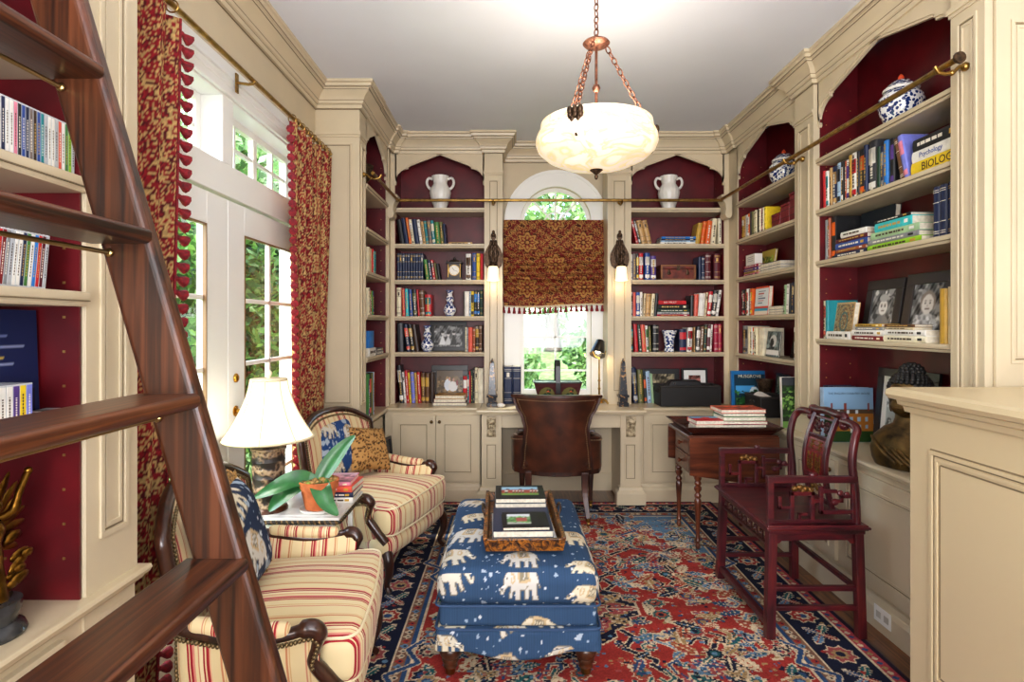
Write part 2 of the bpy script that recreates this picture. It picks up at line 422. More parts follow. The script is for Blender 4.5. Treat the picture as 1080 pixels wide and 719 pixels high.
# raised panel moulding helper: rectangle frame on a plane, profile as thin sticks
def panel_frame(mb, x0, x1, z0, z1, w=0.012, d=0.008, mi=0, inner=True):
    """in local frame: plane y=0, viewer at -y"""
    for a, b in ([(0, w)] + ([(w * 1.7, w * 0.8)] if inner else [])):
        X0, X1, Z0, Z1 = x0 + a, x1 - a, z0 + a, z1 - a
        dd = d if a == 0 else d * 0.55
        mb.box(X0, X1, -dd, 0, Z0, Z0 + b, mi); mb.box(X0, X1, -dd, 0, Z1 - b, Z1, mi)
        mb.box(X0, X0 + b, -dd, 0, Z0 + b, Z1 - b, mi); mb.box(X1 - b, X1, -dd, 0, Z0 + b, Z1 - b, mi)
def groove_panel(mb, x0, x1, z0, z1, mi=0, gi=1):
    """moulded frame with a dark glaze line inside it"""
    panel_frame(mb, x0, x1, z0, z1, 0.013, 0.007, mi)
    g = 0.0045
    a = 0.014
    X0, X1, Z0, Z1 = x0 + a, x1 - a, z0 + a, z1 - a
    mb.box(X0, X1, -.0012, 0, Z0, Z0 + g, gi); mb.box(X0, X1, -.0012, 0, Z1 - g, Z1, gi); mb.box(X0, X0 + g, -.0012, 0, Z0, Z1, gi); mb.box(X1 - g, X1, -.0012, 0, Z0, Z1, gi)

class Fr:
    """a cabinet front: u runs left to right as seen, v into the cabinet"""
    def __init__(s, x, y, rot, W, name): s.o = (x, y); s.rot = R(rot); s.W = W; s.name = name
    def M(s): return Matrix.Translation((s.o[0], s.o[1], 0)) @ Matrix.Rotation(s.rot, 4, 'Z')
    def at(s, u, v, z): p = s.M() @ Vector((u, v, z)); return (p.x, p.y, p.z)
BL = Fr(-1.005, YB, 0, 0.769, 'back left bookcase')
BR = Fr(1.017, YB, 0, 0.803, 'back right bookcase')
LS = Fr(XL, 4.03, 90, 0.69, 'left side bookcase')
RF = Fr(XR, 4.69, -90, 1.007, 'right far bookcase')
RN = Fr(XR, 3.455, -90, 1.081, 'right near bookcase')
LN = Fr(XL - .02, 0.36, 90, 1.05, 'left near bookcase')
ZS = [2.448, 2.14, 1.832, 1.52, 1.2125]
TH = 0.036
DEP = 0.235

def pilaster(name, frame_x, y, rot, w, z0, z1, proj=JP, cap=2.735, flute=True, capw=True):
    mb = MB(); mb.T = Matrix.Translation((frame_x, y, 0)) @ Matrix.Rotation(R(rot), 4, 'Z')
    mb.box(0, w, -proj, 0.22, z0, z1)
    mb.T = mb.T @ Matrix.Translation((0, -proj, 0))
    if capw:
        mb.box(-.008, w + .008, -.014, 0, cap, cap + .022); mb.box(-.004, w + .004, -.007, 0, cap - .014, cap)
    if flute:
        groove_panel(mb, w * .2, w * .8, z0 + .10, cap - .05)
    return struct(name, mb, [cream, cream_d], smooth=0, bevel=.0015, seg=1)
# pilasters (part of the built-in wall)
pilaster('trim_3', PX[0][0], YB, 0, PX[0][1] - PX[0][0], CT, CZ - .001)
pilaster('trim_4', PX[1][0], YB, 0, PX[1][1] - PX[1][0], CT, CZ - .001)
pilaster('trim_5', XR, 3.683, -90, .228, CT, CZ - .001)
pilaster('trim_6', XR, 2.374, -90, .172, CT, CZ - .001)
# pier at the near end of the left side bookcase: wide return facing the camera
mb = MB(); mb.box(XW, XL + .006, 3.86, 4.03, 0, CZ - .001)
mb.T = Matrix.Translation((XW, 3.86, 0))
w = XL + .006 - XW
mb.box(0, w + .010, -.014, .17, 2.735, 2.757); mb.box(0, w + .005, -.007, .17, 2.72, 2.735)
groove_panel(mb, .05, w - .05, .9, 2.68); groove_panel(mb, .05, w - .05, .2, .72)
mb.T = Matrix.Translation((XL + .006, 3.86, 0)) @ Matrix.Rotation(R(90), 4, 'Z')
groove_panel(mb, .035, .135, .9, 2.68)
struct('trim_7', mb, [cream, cream_d], smooth=0, bevel=.0015, seg=1)
# end panel of the right run, facing the camera
mb = MB(); mb.box(XR, 3.05, 2.185, 2.199, 0, CZ - .001)
mb.T = Matrix.Translation((XR, 2.185, 0))
groove_panel(mb, .055, .62, 1.3, 2.62); groove_panel(mb, .68, 1.1, 1.3, 2.62); groove_panel(mb, .055, .62, .2, 1.15)
struct('trim_8', mb, [cream, cream_d], smooth=0, bevel=.0015, seg=1)
# end pilaster of the left near run
mb = MB(); mb.box(XW, XL - .02, 1.415, 1.61, CT, CZ - .001)
mb.T = Matrix.Translation((XL - .02, 1.415, 0)) @ Matrix.Rotation(R(90), 4, 'Z')
groove_panel(mb, .045, .15, .9, 2.68); mb.box(0, .2, -.012, 0, 2.735, 2.757)
struct('trim_9', mb, [cream, cream_d], smooth=0, bevel=.0015, seg=1)
# corner fillers
mb = MB(); mb.box(XL - .2, XL, 4.72, YB + .25, CT, CZ - .001); mb.box(XL - .1, -1.005, YB - .0, YB + .22, CT, CZ - .001)
mb.box(XL, XL + .012, 4.745, 4.76, CT, CZ - .15); struct('trim_10', mb, cream, smooth=0)
mb = MB(); mb.box(XR, XR + .2, 4.69, YB + .25, CT, CZ - .001); mb.box(1.82, XR + .1, YB, YB + .22, CT, CZ - .001); struct('trim_11', mb, cream, smooth=0)

shelf_prof = [(0, 0), (.0, -.036), (.006, -.036), (.010, -.031), (.010, -.024), (.015, -.020), (.018, -.012), (.018, -.003), (.014, 0)]
def bookcase(fr, label, shelves=ZS, ztop=2.96, thick=TH, arch=True, pins=True, nose=True, group=None):
    t = thing('bookcase', label, 'bookcase', (fr.o[0], fr.o[1], CT), fr.rot, group)
    W = fr.W; Z = lambda z: z - CT
    part('back_panel', redm, t, lambda m: m.box(0, W, DEP, DEP + .012, 0, CZ - CT - .01), smooth=0)
    pm = P('shelf_pin_brass', 'b59a5a', .35, .8)
    for s in (0, 1):
        def side(m):
            x0, x1 = (0, .006) if s == 0 else (W - .006, W)
            m.box(x0, x1, .008, DEP, 0, CZ - CT - .01)
            xi = .006 if s == 0 else W - .006
            for v in (.045, DEP - .045):
                for k in range(24):
                    z = .10 + k * .085
                    if z < CZ - CT - .3: m.box(min(xi, xi + (.002 if s == 0 else -.002)), max(xi, xi + (.002 if s == 0 else -.002)), v - .003, v + .003, z, z + .006, 1)
        part('side_panel', [redm, pm], t, side, smooth=0)
    for z in shelves:
        def sh(m):
            m.box(.007, W - .007, .0, DEP - .001, Z(z) - .036, Z(z))
            m.sweep([(.001, .0), (W - .001, .0)], shelf_prof, Z(z))
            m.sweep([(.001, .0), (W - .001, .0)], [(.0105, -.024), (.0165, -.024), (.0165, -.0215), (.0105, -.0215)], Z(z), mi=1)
        part('shelf', [cream, cream_d], t, sh, smooth=30)
    if arch:
        q = min(.125, W * .15); a = []
        zs, zq, zst, za = 2.655, 2.785, 2.808, 2.905
        left = [(0.0, zs)] + [(q - q * math.cos(R(90 * i / 8)), zs + (zq - zs) * math.sin(R(90 * i / 8))) for i in range(1, 9)] + [(q, zst - .006), (q + .012, zst - .006), (q + .012, zst)]
        left = [(.006, zs - .012)] + [(.014, zs)] + left[1:]
        right = [(W - x, z) for x, z in reversed(left)]
        edge = left + [(W / 2, za)] + right
        pts = [(0, CZ - .002), (0, zs - .012)] + edge + [(W, zs - .012), (W, CZ - .002)]
        def fas(m):
            # build as quads strips so the concave outline tessellates cleanly
            ed = [(-.006, zs - .012)] + edge + [(W + .006, zs - .012)]
            n = len(ed)
            for y0, y1, dz in ((.0, .018, 0), (-.006, .0, .012)):
                vs = []
                for (x, z) in ed: vs += [(x, y0, z + dz - CT), (x, y1, z + dz - CT), (x, y0, CZ - .002 - CT), (x, y1, CZ - .002 - CT)]
                fs = []
                for i in range(n - 1):
                    a_, b_ = i * 4, i * 4 + 4
                    fs += [(a_, b_, b_ + 2, a_ + 2), (a_ + 1, b_ + 1, b_ + 3, a_ + 3), (a_, b_, b_ + 1, a_ + 1)]
                m.add(vs, fs)
        part('arched_fascia', cream, t, fas, smooth=0, fixn=False)
    return t
bookcase(BL, 'built-in cream bookcase with red interior left of the arched window', group=None)
bookcase(BR, 'built-in cream bookcase with red interior right of the arched window')
bookcase(LS, 'narrow built-in bookcase on the left wall beside the far curtain')
bookcase(RF, 'built-in bookcase on the right wall nearest the back corner')
bookcase(RN, 'wide built-in bookcase on the right wall nearest the half wall', shelves=[2.448, 2.14, 1.832, 1.365])
bookcase(LN, 'cream bookcase with red interior at the left edge behind the library ladder', shelves=[2.09, 1.81, 1.53, 1.21], arch=False)

# ------------------------------------------------------------------ base cabinets, counters
def raised_door(parent, x0, x1, z0, z1, y, knob=None, name='door'):
    def f(m):
        m.box(x0, x1, y - .018, y, z0, z1)
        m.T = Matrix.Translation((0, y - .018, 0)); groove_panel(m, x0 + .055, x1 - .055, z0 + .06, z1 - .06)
        m.T = None
    d = part(name, [cream, cream_d], parent, f, smooth=0, bevel=.0015, seg=1)
    if knob is not None:
        part('knob', P('dark_knob_brass', '6e5638', .3, .9), d, lambda m: m.lathe([(.006, 0), (.006, .012), (.014, .018), (.017, .026), (.012, .033), (.0, .035)], 12, (knob, y - .018, z1 - .045), ax='y') if False else m.ball((knob, y - .036, z1 - .05), .014), smooth=60)
    return d
plinth_prof = [(0, 0), (.03, 0), (.03, .10), (.024, .112), (.02, .118), (.014, .122), (.010, .145), (.0, .15)]
def base_cab(label, x, y, rot, W, depth, doors, toe=0.0, knobs=True):
    t = thing('base_cabinet', label, 'cabinet', (x, y, 0), R(rot))
    H = CT - .038
    part('carcass', cream, t, lambda m: m.box(0, W, 0, depth, 0, H), smooth=0)
    part('plinth', cream, t, lambda m: m.sweep([(0, 0), (W, 0)], plinth_prof, 0), smooth=20)
    for (a, b, k) in doors: raised_door(t, a, b, .17, H - .025, 0.0, k)
    return t
FY = 4.66                                                    # face of back base cabinets
base_cab('cream base cabinet with two panel doors left of the desk kneehole', -1.04, FY, 0, .78, YB + .2 - FY, [(.06, .415, .385), (.42, .775, .45)])
base_cab('cream base cabinet behind the drop-leaf table, right of the desk', 1.045, FY, 0, .70, YB + .2 - FY, [(.03, .36, None), (.365, .69, None)])
base_cab('low cream base cabinet under the left side bookcase', XL - .025, 4.035, 90, .585, .25, [(.02, .28, .25), (.29, .57, None)])
XBR = 1.765
base_cab('long cream base cabinet under the right wall bookcases', XBR, 4.62, -90, 2.42, .38, [(.02, .52, None), (.55, 1.06, None), (1.09, 1.54, 1.51), (1.59, 2.33, None)])
base_cab('cream base cabinet under the left near bookcase', XL - .03, .36, 90, 1.24, .25, [(.04, .5, None), (.53, .98, None)])
mb = MB(); mb.T = Matrix.Translation((XL - .03, 1.415, 0)) @ Matrix.Rotation(R(90), 4, 'Z'); mb.box(0, .19, -.006, 0, .15, .735); groove_panel(mb, .045, .15, .2, .70)
struct('trim_12', mb, [cream, cream_d], smooth=0)

edge = [(0, -.036), (.012, -.036), (.016, -.03), (.016, -.026), (.026, -.022), (.030, -.012), (.028, -.003), (.022, 0), (0, 0)]
def worktop(label, poly, path, name='worktop'):
    mb = MB(); mb.prism(poly, CT - .0335, CT, 'z'); mb.sweep(path, edge, CT)
    o = mb.build(name, P('cream_counter', 'd3c3a4', .25), None, smooth=30); tag(o, label, 'worktop'); return o
# back + left L-shaped counter, desk top between, right counter
worktop('cream counter running around the back left corner below the bookcases', [(XL - .27, 4.03), (XL, 4.03), (XL, FY), (-.26, FY), (-.26, WYI - .01), (XL - .27, WYI - .01)], [(XL, 4.03), (XL, FY), (-.26, FY)])
worktop('cream desk top spanning the kneehole below the arched window', [(-.255, 4.53), (1.04, 4.53), (1.04, WYI - .002), (-.255, WYI - .002)], [(-.255, 4.625), (-.255, 4.53), (1.04, 4.53), (1.04, 4.625)], 'worktop')
worktop('cream counter along the right wall turning the back right corner', [(1.045, FY), (XBR, FY), (XBR, 2.2), (XR + .26, 2.2), (XR + .26, WYI - .01), (1.045, WYI - .01)], [(1.045, FY), (XBR - .0, FY), (XBR - .0, 2.2)])
worktop('cream counter ledge of the left near bookcase behind the ladder', [(XW + .02, .36), (XL - .02, .36), (XL - .02, 1.6), (XW + .02, 1.6)], [(XL - .02, .36), (XL - .02, 1.6), (XW + .02, 1.6)])

# desk: pedestals with carved corbels, apron, kneehole back
carve = P('carved_cream', 'd3c3a2', .45, dark='7d6b4e', scale=40, bmp=.3)
t = thing('built_in_desk', 'cream built-in desk with kneehole and two carved pedestals under the window', 'desk', (0, 4.56, 0))
for (a, b) in ((-.245, -.085), (.87, 1.03)):
    def ped(m):
        m.box(a, b, 0, .5, .0115, CT - .038)
        m.sweep([(a, .06), (a, 0), (b, 0), (b, .06)], [(o * 1.2, max(z, .0115)) for o, z in plinth_prof], 0)
        m.T = Matrix.Translation((0, 0, 0)); groove_panel(m, a + .03, b - .03, .2, .50)
    pd = part('pedestal', [cream, cream_d], t, ped, smooth=0, bevel=.002, seg=1)
    c = (a + b) / 2
    def corb(m):
        prof = [(0, 0), (.0, .165), (-.040, .165), (-.046, .14), (-.036, .115), (-.022, .09), (-.022, .06), (-.030, .035), (-.024, .012), (-.008, 0)]
        m.prism([(y, z + .55) for y, z in prof], c - .036, c + .036, 'x')
        for s in (-1, 0, 1):
            for k in range(5):
                m.ball((c + s * (.024 - .002 * k), -.036 + .005 * k if k < 3 else -.028, .695 - k * .03), (.011, .012, .018), 8, 6)
        m.ball((c, -.05, .68), (.03, .012, .02), 10, 6)
    part('corbel', carve, pd, corb, smooth=50)
part('apron', cream, t, lambda m: (m.box(-.085, .87, .02, .045, CT - .15, CT - .038)), smooth=0)
def kb(m):
    m.box(-.085, .87, .42, .45, 0, CT - .038); m.box(-.085, .87, .405, .42, 0, .13); m.box(-.085, .87, .40, .42, .13, .15)
part('kneehole_panel', cream, t, kb, smooth=0)

# half wall in the right foreground
mb = MB(); HX, HY = 1.435, 2.05
mb.box(HX, 2.9, -.6, HY, 0, 1.14)
mb.T = Matrix.Translation((HX, HY, 0)) @ Matrix.Rotation(R(-90), 4, 'Z')
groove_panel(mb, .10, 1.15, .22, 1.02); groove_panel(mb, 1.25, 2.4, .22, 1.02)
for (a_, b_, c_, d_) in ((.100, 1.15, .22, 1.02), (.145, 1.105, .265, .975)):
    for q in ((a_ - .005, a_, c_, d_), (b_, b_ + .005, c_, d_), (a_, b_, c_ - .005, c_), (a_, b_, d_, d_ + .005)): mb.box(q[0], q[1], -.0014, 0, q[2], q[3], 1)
mb.T = None
cap = [(0, -.085), (.012, -.085), (.016, -.065), (.028, -.06), (.03, -.045), (.048, -.04), (.056, -.025), (.052, -.008), (.040, .0), (0, 0)]
mb.sweep([(HX, -.6), (HX, HY), (2.9, HY)][::-1], cap, 1.22); mb.box(HX - .001, 2.9, -.6, HY + .001, 1.135, 1.2195)
o = mb.build('half_wall', [P('cream_half_wall', 'cdbb98', .35), cream_d], None, smooth=30); tag(o, 'cream panelled half wall with moulded cap in the right foreground', 'half wall')
o['kind'] = 'structure'; del o['label']; del o['category']; o.name = 'wall_half'
mb = MB(); mb.sweep([(XR, 2.185), (3.05, 2.185)], plinth_prof, 0); struct('baseboard_right', mb, cream)

# electrical outlet low on the right base cabinet
t = thing('outlet', 'white electrical outlet low on the right base cabinet', 'outlet', (XBR - .031, 2.66, .045), R(-90))
part('cover_plate', white_t, t, lambda m: m.box(-.06, .06, -.004, 0, 0, .075), smooth=0, bevel=.001)
for x in (-.025, .03): part('socket', P('outlet_socket', 'c9c6bc', .5), t, lambda m: m.box(x - .016, x + .016, -.006, -.004, .022, .052), smooth=0, bevel=.002)
# ================================================================== WINDOWS, DOORS, OUTSIDE
glass = pane_glass()
oakbead = P('oak_glazing_bead', '8a6a48', .4)
# --- arched back window
mb = MB()
ring = arch_pts(WX, .465, WSP, 24); inner = arch_pts(WX, WR, WSP, 24)
for i in range(24):
    a, b, c, d = ring[i], ring[i + 1], inner[i + 1], inner[i]
    mb.add([(p[0], WYI - .022, p[1]) for p in (a, b, c, d)] + [(p[0], WYI, p[1]) for p in (a, b, c, d)], [(0, 1, 2, 3), (0, 4, 5, 1), (2, 6, 7, 3), (4, 7, 6, 5)])
    a, b, c, d = arch_pts(WX, .465, WSP, 24)[i], ring[i + 1], arch_pts(WX, .44, WSP, 24)[i + 1], arch_pts(WX, .44, WSP, 24)[i]
    mb.add([(p[0], WYI - .032, p[1]) for p in (a, b, c, d)] + [(p[0], WYI - .02, p[1]) for p in (a, b, c, d)], [(0, 1, 2, 3), (0, 4, 5, 1), (2, 6, 7, 3)])
for s in (-1, 1):
    x0, x1 = sorted((WX + s * WR, WX + s * .465)); mb.box(x0, x1, WYI - .022, WYI, CT, WSP)
    x0, x1 = sorted((WX + s * .44, WX + s * .465)); mb.box(x0, x1, WYI - .032, WYI - .022, CT, WSP)
mb.box(WX - .36, WX + .36, WYI - .04, WYI + .06, .795, .815)
struct('trim_13', mb, white_t, smooth=30)
mb = MB(); Y0, Y1 = WYI + .05, WYI + .085
mb.box(WX - WR, WX - WR + .035, Y0, Y1, .8, WSP); mb.box(WX + WR - .035, WX + WR, Y0, Y1, .8, WSP)
IR = WR - .036
mb.box(WX - IR, WX + IR, Y0 + .001, Y1 - .001, .801, .86); mb.box(WX - IR, WX + IR, Y0 + .001, Y1 - .001, WSP - .03, WSP + .012); mb.box(WX - IR, WX + IR, Y0 + .001, Y1 - .001, 1.60, 1.645)
for z in (1.03, 1.335, 1.94): mb.box(WX - .29, WX + .29, Y0 + .008, Y1 - .008, z - .008, z + .008)
mb.box(WX - .009, WX + .009, Y0 + .008, Y1 - .008, .84, WSP)
o1, i1 = arch_pts(WX, WR, WSP, 24), arch_pts(WX, WR - .035, WSP, 24)
for i in range(24):
    pts = (o1[i], o1[i + 1], i1[i + 1], i1[i])
    mb.add([(p[0], Y0, p[1]) for p in pts] + [(p[0], Y1, p[1]) for p in pts], [(0, 1, 2, 3), (2, 6, 7, 3), (4, 7, 6, 5)])
for a in (45, 90, 135):
    mb.tube([(WX + .02 * math.cos(R(a)), Y0 + .018, WSP + .02 * math.sin(R(a))), (WX + .29 * math.cos(R(a)), Y0 + .018, WSP + .29 * math.sin(R(a)))], 1, sq=(.016, .018), up=(0, 1, 0))
mb.tube([(p[0], Y0 + .018, p[1]) for p in arch_pts(WX, .10, WSP, 16)], .008, 6)
w1 = struct('window_1', mb, white_t, smooth=30)
mb = MB(); mb.prism([(WX - WR, .82), (WX + WR, .82)] + arch_pts(WX, WR - .005, WSP, 24), Y0 + .016, Y0 + .018, 'y')
mb.build('pane', glass, w1, smooth=0)

# --- left french doors
DX0, DX1 = XW - .055, XW - .008
for n, (a, b, m0, m1) in enumerate(((DY0 + .01, 2.688, .14, .185), (2.692, DY1 - .01, .165, .14))):
    ga, gb = a + m0, b - m1; z0, z1 = .27, 1.895
    mb = MB()
    mb.box(DX0, DX1, a, ga, .012, DZ - .02); mb.box(DX0, DX1, gb, b, .012, DZ - .02); mb.box(DX0, DX1, ga, gb, .012, z0); mb.box(DX0, DX1, ga, gb, z1, DZ - .02)
    for z in (1.57, 1.25, .93, .61): mb.box(DX0 + .012, DX1 - .012, ga, gb, z - .011, z + .011)
    mb.box(DX0 + .012, DX1 - .012, (ga + gb) / 2 - .011, (ga + gb) / 2 + .011, z0, z1)
    d = struct('door_%d' % (n + 1), mb, white_t, smooth=0, bevel=.003, seg=1)
    def bead(m):
        for y0, y1, zz0, zz1 in ((ga, ga + .008, z0, z1), (gb - .008, gb, z0, z1), (ga + .0085, gb - .0085, z0, z0 + .008), (ga + .0085, gb - .0085, z1 - .008, z1)): m.box(DX1 - .014, DX1 + .002, y0, y1, zz0, zz1)
    part('glazing_bead', oakbead, d, bead, smooth=0)
    part('pane', glass, d, lambda m: m.box(DX0 + .022, DX0 + .026, ga, gb, z0, z1), smooth=0)
    if n == 1:
        def kn(m):
            m.lathe([(.026, 0), (.026, .004), (.010, .010), (.009, .03), (.022, .038), (.027, .052), (.018, .064), (0, .067)], 16, (DX1, a + .07, 1.03), ax='x')
        part('door_knob', P('polished_brass', 'd0a040', .15, 1.0), d, kn, smooth=60)
        part('lock_rose', P('polished_brass', 'd0a040', .15, 1.0), d, lambda m: m.lathe([(.022, 0), (.022, .008), (.012, .014), (0, .016)], 16, (DX1, a + .07, 1.19), ax='x'), smooth=60)
# head bar, jambs and casings
mb = MB()
mb.box(XW - .158, XW + .004, DY0 + .0085, DY1 - .0085, DZ - .01, TZ0 + .03); mb.box(XW - .157, XW + .003, 2.62, 2.72, TZ0 + .0305, TZ1 - .0205)
mb.box(XW - .159, XW - .0005, DY0 + .0005, DY0 + .008, 0, TZ1 - .0005); mb.box(XW - .159, XW - .0005, DY1 - .008, DY1 - .0005, 0, TZ1 - .0005); mb.box(XW - .158, XW - .001, DY0 + .0085, DY1 - .0085, TZ1 - .02, TZ1 - .001)
for y0, y1 in ((DY0 - .1, DY0), (DY1, DY1 + .1)): mb.box(XW, XW + .02, y0, y1, 0, TZ1 + .12); 
mb.box(XW, XW + .02, DY0 - .1, DY1 + .1, TZ1 - .01, TZ1 + .08); mb.box(XW, XW + .034, DY0 - .11, DY1 + .11, TZ1 + .065, TZ1 + .12); mb.box(XW, XW + .027, DY0 - .1, DY1 + .1, TZ1 + .03, TZ1 + .045)
struct('trim_14', mb, white_t, smooth=0, bevel=.003, seg=1)
for n, (a, b) in enumerate(((DY0 + .01, 2.62), (2.72, DY1 - .01))):
    mb = MB(); x0, x1 = XW - .135, XW - .10; z0, z1 = TZ0 + .03, TZ1 - .02
    mb.box(x0, x1, a, a + .04, z0, z1); mb.box(x0, x1, b - .04, b, z0, z1); mb.box(x0 + .001, x1 - .001, a + .041, b - .041, z0, z0 + .035); mb.box(x0 + .001, x1 - .001, a + .041, b - .041, z1 - .035, z1)
    zc = (z0 + z1) / 2; mb.box(x0 + .006, x1 - .006, a + .041, b - .041, zc - .009, zc + .009)
    for k in (1, 2, 3): y = a + (b - a) * k / 4; w = .022 if k == 2 else .009; mb.box(x0 + .004, x1 - .004, y - w, y + w, z0 + .036, z1 - .036)
    w = struct('window_%d' % (n + 2), mb, white_t, smooth=0)
    part('pane', glass, w, lambda m: m.box(x0 + .014, x0 + .018, a, b, z0, z1), smooth=0)

# --- garden
def leafmat():
    m, nt, b = _new('leaf_foliage')
    a = nd(nt, 'ShaderNodeAttribute'); a.attribute_name = 'Col'; nt.links.new(a.outputs['Color'], b.inputs['Base Color'])
    b.inputs['Roughness'].default_value = .5
    tr = nd(nt, 'ShaderNodeBsdfTranslucent'); nt.links.new(a.outputs['Color'], tr.inputs['Color'])
    mx = nd(nt, 'ShaderNodeMixShader'); mx.inputs[0].default_value = .4
    o = nt.nodes['Material Output']; nt.links.new(b.outputs[0], mx.inputs[1]); nt.links.new(tr.outputs[0], mx.inputs[2]); nt.links.new(mx.outputs[0], o.inputs['Surface'])
    return m
leaf_m = leafmat()
bark = P('bark', '5a4a3a', .9, var=.4, scale=15, bmp=.5)
def foliage(name, label, cat, loc, size, n, cols, trunk=1.0, seed=1, leaf=.09, group=None, shell=.55):
    rg = np.random.default_rng(seed)
    t = thing(name, label, cat, loc, 0, group)
    d = rg.normal(size=(n, 3)); d /= np.linalg.norm(d, axis=1)[:, None]
    rad = shell + (1 - shell) * rg.random(n); lump = 1 + .16 * np.sin(d[:, 0] * 7 + seed) * np.cos(d[:, 1] * 6) + .1 * np.sin(d[:, 2] * 11 + seed)
    p = d * (rad * lump)[:, None] * np.array(size) / 2 + np.array([0, 0, trunk + size[2] / 2])
    p[:, 2] = np.maximum(p[:, 2], .05)
    a = rg.normal(size=(n, 3)); a /= np.linalg.norm(a, axis=1)[:, None]
    b = np.cross(a, rg.normal(size=(n, 3))); b /= np.linalg.norm(b, axis=1)[:, None]
    L = leaf * (.6 + .8 * rg.random(n))[:, None]
    v = np.stack([p - a * L, p + b * L * .45, p + a * L, p - b * L * .45], 1).reshape(-1, 3)
    me = bpy.data.meshes.new('foliage'); me.from_pydata(v.tolist(), [], [(4 * i, 4 * i + 1, 4 * i + 2, 4 * i + 3) for i in range(n)])
    me.materials.append(leaf_m); o = bpy.data.objects.new('foliage', me); C.objects.link(o); o.parent = t
    pal = np.array([rgb(c) for c in cols], float); ci = pal[rg.integers(0, len(pal), n)] * (.7 + .5 * rg.random(n))[:, None]
    set_col(o, np.clip(np.repeat(ci, 4, 0), 0, 255))
    part('trunk', bark, t, lambda m: (m.tube([(0, 0, 0), (.03, .02, trunk * .5 + .2), (0, 0, trunk + size[2] * .5)], [.09 * size[0] / 2 + .02, .06 * size[0] / 2 + .02, .02], 8), m.tube([(0, 0, trunk + .2), (size[0] * .25, .1, trunk + size[2] * .55)], [.05, .015], 6), m.tube([(0, 0, trunk + .1), (-size[0] * .22, -.1, trunk + size[2] * .6)], [.05, .015], 6)))
    return t
GZ = -.2
mb = MB(); mb.box(-30, 30, -8, 45, GZ - .2, GZ)
mb.add([(-30, 8, GZ), (30, 8, GZ), (30, 20, 1.6), (-30, 20, 1.6), (30, 45, 2.0), (-30, 45, 2.0)], [(0, 1, 2, 3), (3, 2, 4, 5)])
g = struct('ground_outside', mb, P('lawn_grass', '9db36a', .9, dark='5f7a3a', scale=9, bmp=.3), smooth=0); g.name = 'ground'
dk = ['4e7a3c', '3d6a38', '6c9a4c', '86ad5c', '2f5530', '7aa860']; lt = ['b4d08a', '9cc078', 'c6dca4', '86ac66', 'd2e4b4', '78a05e']
foliage('evergreen_shrub', 'dense dark green shrub outside the near glass door', 'shrub', (-2.75, 4.0, GZ), (1.1, 1.35, 3.0), 4600, dk, .05, 3, .07, shell=.4)
foliage('evergreen_shrub', 'dense dark green shrub seen through the middle of the french doors', 'shrub', (-2.9, 5.75, GZ), (1.2, 1.45, 3.2), 4800, dk, .05, 4, .07, shell=.4)
foliage('evergreen_shrub', 'dark green shrub seen through the far glass door beside the far curtain', 'shrub', (-3.0, 7.65, GZ), (1.3, 1.55, 3.1), 4800, dk, .05, 5, .07, shell=.4)
foliage('leafy_tree', 'bright leafy tree crown seen through the far transom window', 'tree', (-5.6, 11.2, GZ), (2.9, 4.0, 5.4), 6500, lt, 1.0, 6, .13)
foliage('leafy_tree', 'bright leafy tree crown seen through the near transom window', 'tree', (-5.7, 6.4, GZ), (2.8, 3.6, 5.4), 6000, lt, 1.0, 7, .13)
foliage('leafy_tree', 'pale green tree filling the arched top of the back window', 'tree', (1.0, 14.5, .8), (5.8, 3.3, 5.8), 9000, lt, .6, 8, .14)
foliage('garden_bush', 'light green bush low in the back window left of centre', 'shrub', (-.2, 10.0, .2), (1.6, 1.2, 1.0), 2600, lt, .05, 9, .07)
foliage('garden_bush', 'green bush in the back window right of centre', 'shrub', (1.75, 10.2, .25), (1.7, 1.2, 1.35), 2800, dk + lt, .05, 10, .07)

# ================================================================== LIGHT, WORLD, CAMERA
sc = bpy.context.scene
w = bpy.data.worlds.new('sky'); sc.world = w; w.use_nodes = True; nt = w.node_tree
bg = nt.nodes['Background']; sky = nd(nt, 'ShaderNodeTexSky'); sky.sky_type = 'NISHITA'; sky.sun_disc = False
sky.sun_elevation = R(48); sky.sun_rotation = R(215); sky.air_density = 1.0; sky.dust_density = 2.0
nt.links.new(sky.outputs[0], bg.inputs['Color']); bg.inputs['Strength'].default_value = 1.5
def lamp(name, kind, loc, energy, color='ffffff', size=.1, rot=(0, 0, 0), sy=None):
    l = bpy.data.lights.new(name, kind); l.energy = energy; l.color = lin(color)
    if kind == 'AREA':
        l.size = size
        if sy: l.shape = 'RECTANGLE'; l.size_y = sy
    elif kind == 'SUN': l.angle = R(size)
    else: l.shadow_soft_size = size
    o = bpy.data.objects.new(name, l); C.objects.link(o); o.location = loc; o.rotation_euler = [R(a) for a in rot]
    return o
lamp('sun', 'SUN', (0, 0, 8), 6.5, 'fff6e6', 1.0, (42, 0, 150))
lamp('bounce_fill_behind_camera', 'AREA', (.4, -1.0, 1.6), 150, 'f2f5ff', 2.4, (132, 0, 0), 1.6)  # added fill lamp, no real fixture; aimed up and forward to brighten ceiling
lamp('overhead_fill_behind_camera', 'AREA', (.4, -.9, 2.95), 22, 'fffaf4', 2.2, (35, 0, 0), 1.8)  # added overhead fill out of view, stands for no ceiling fixture
lamp('soft_fill_behind_camera', 'AREA', (-.2, -1.9, 1.7), 88, 'fefbf8', 2.4, (84, 0, 0), 1.8)  # added soft fill that lifts the whole room from behind the viewpoint
cam = bpy.data.cameras.new('camera'); co = bpy.data.objects.new('camera', cam); C.objects.link(co)
co.location = (0, 0, 1.45); co.rotation_euler = (R(90), 0, 0); cam.lens = 20; cam.sensor_width = 36; cam.shift_y = -17.5 / 1080; cam.clip_start = .02
sc.camera = co
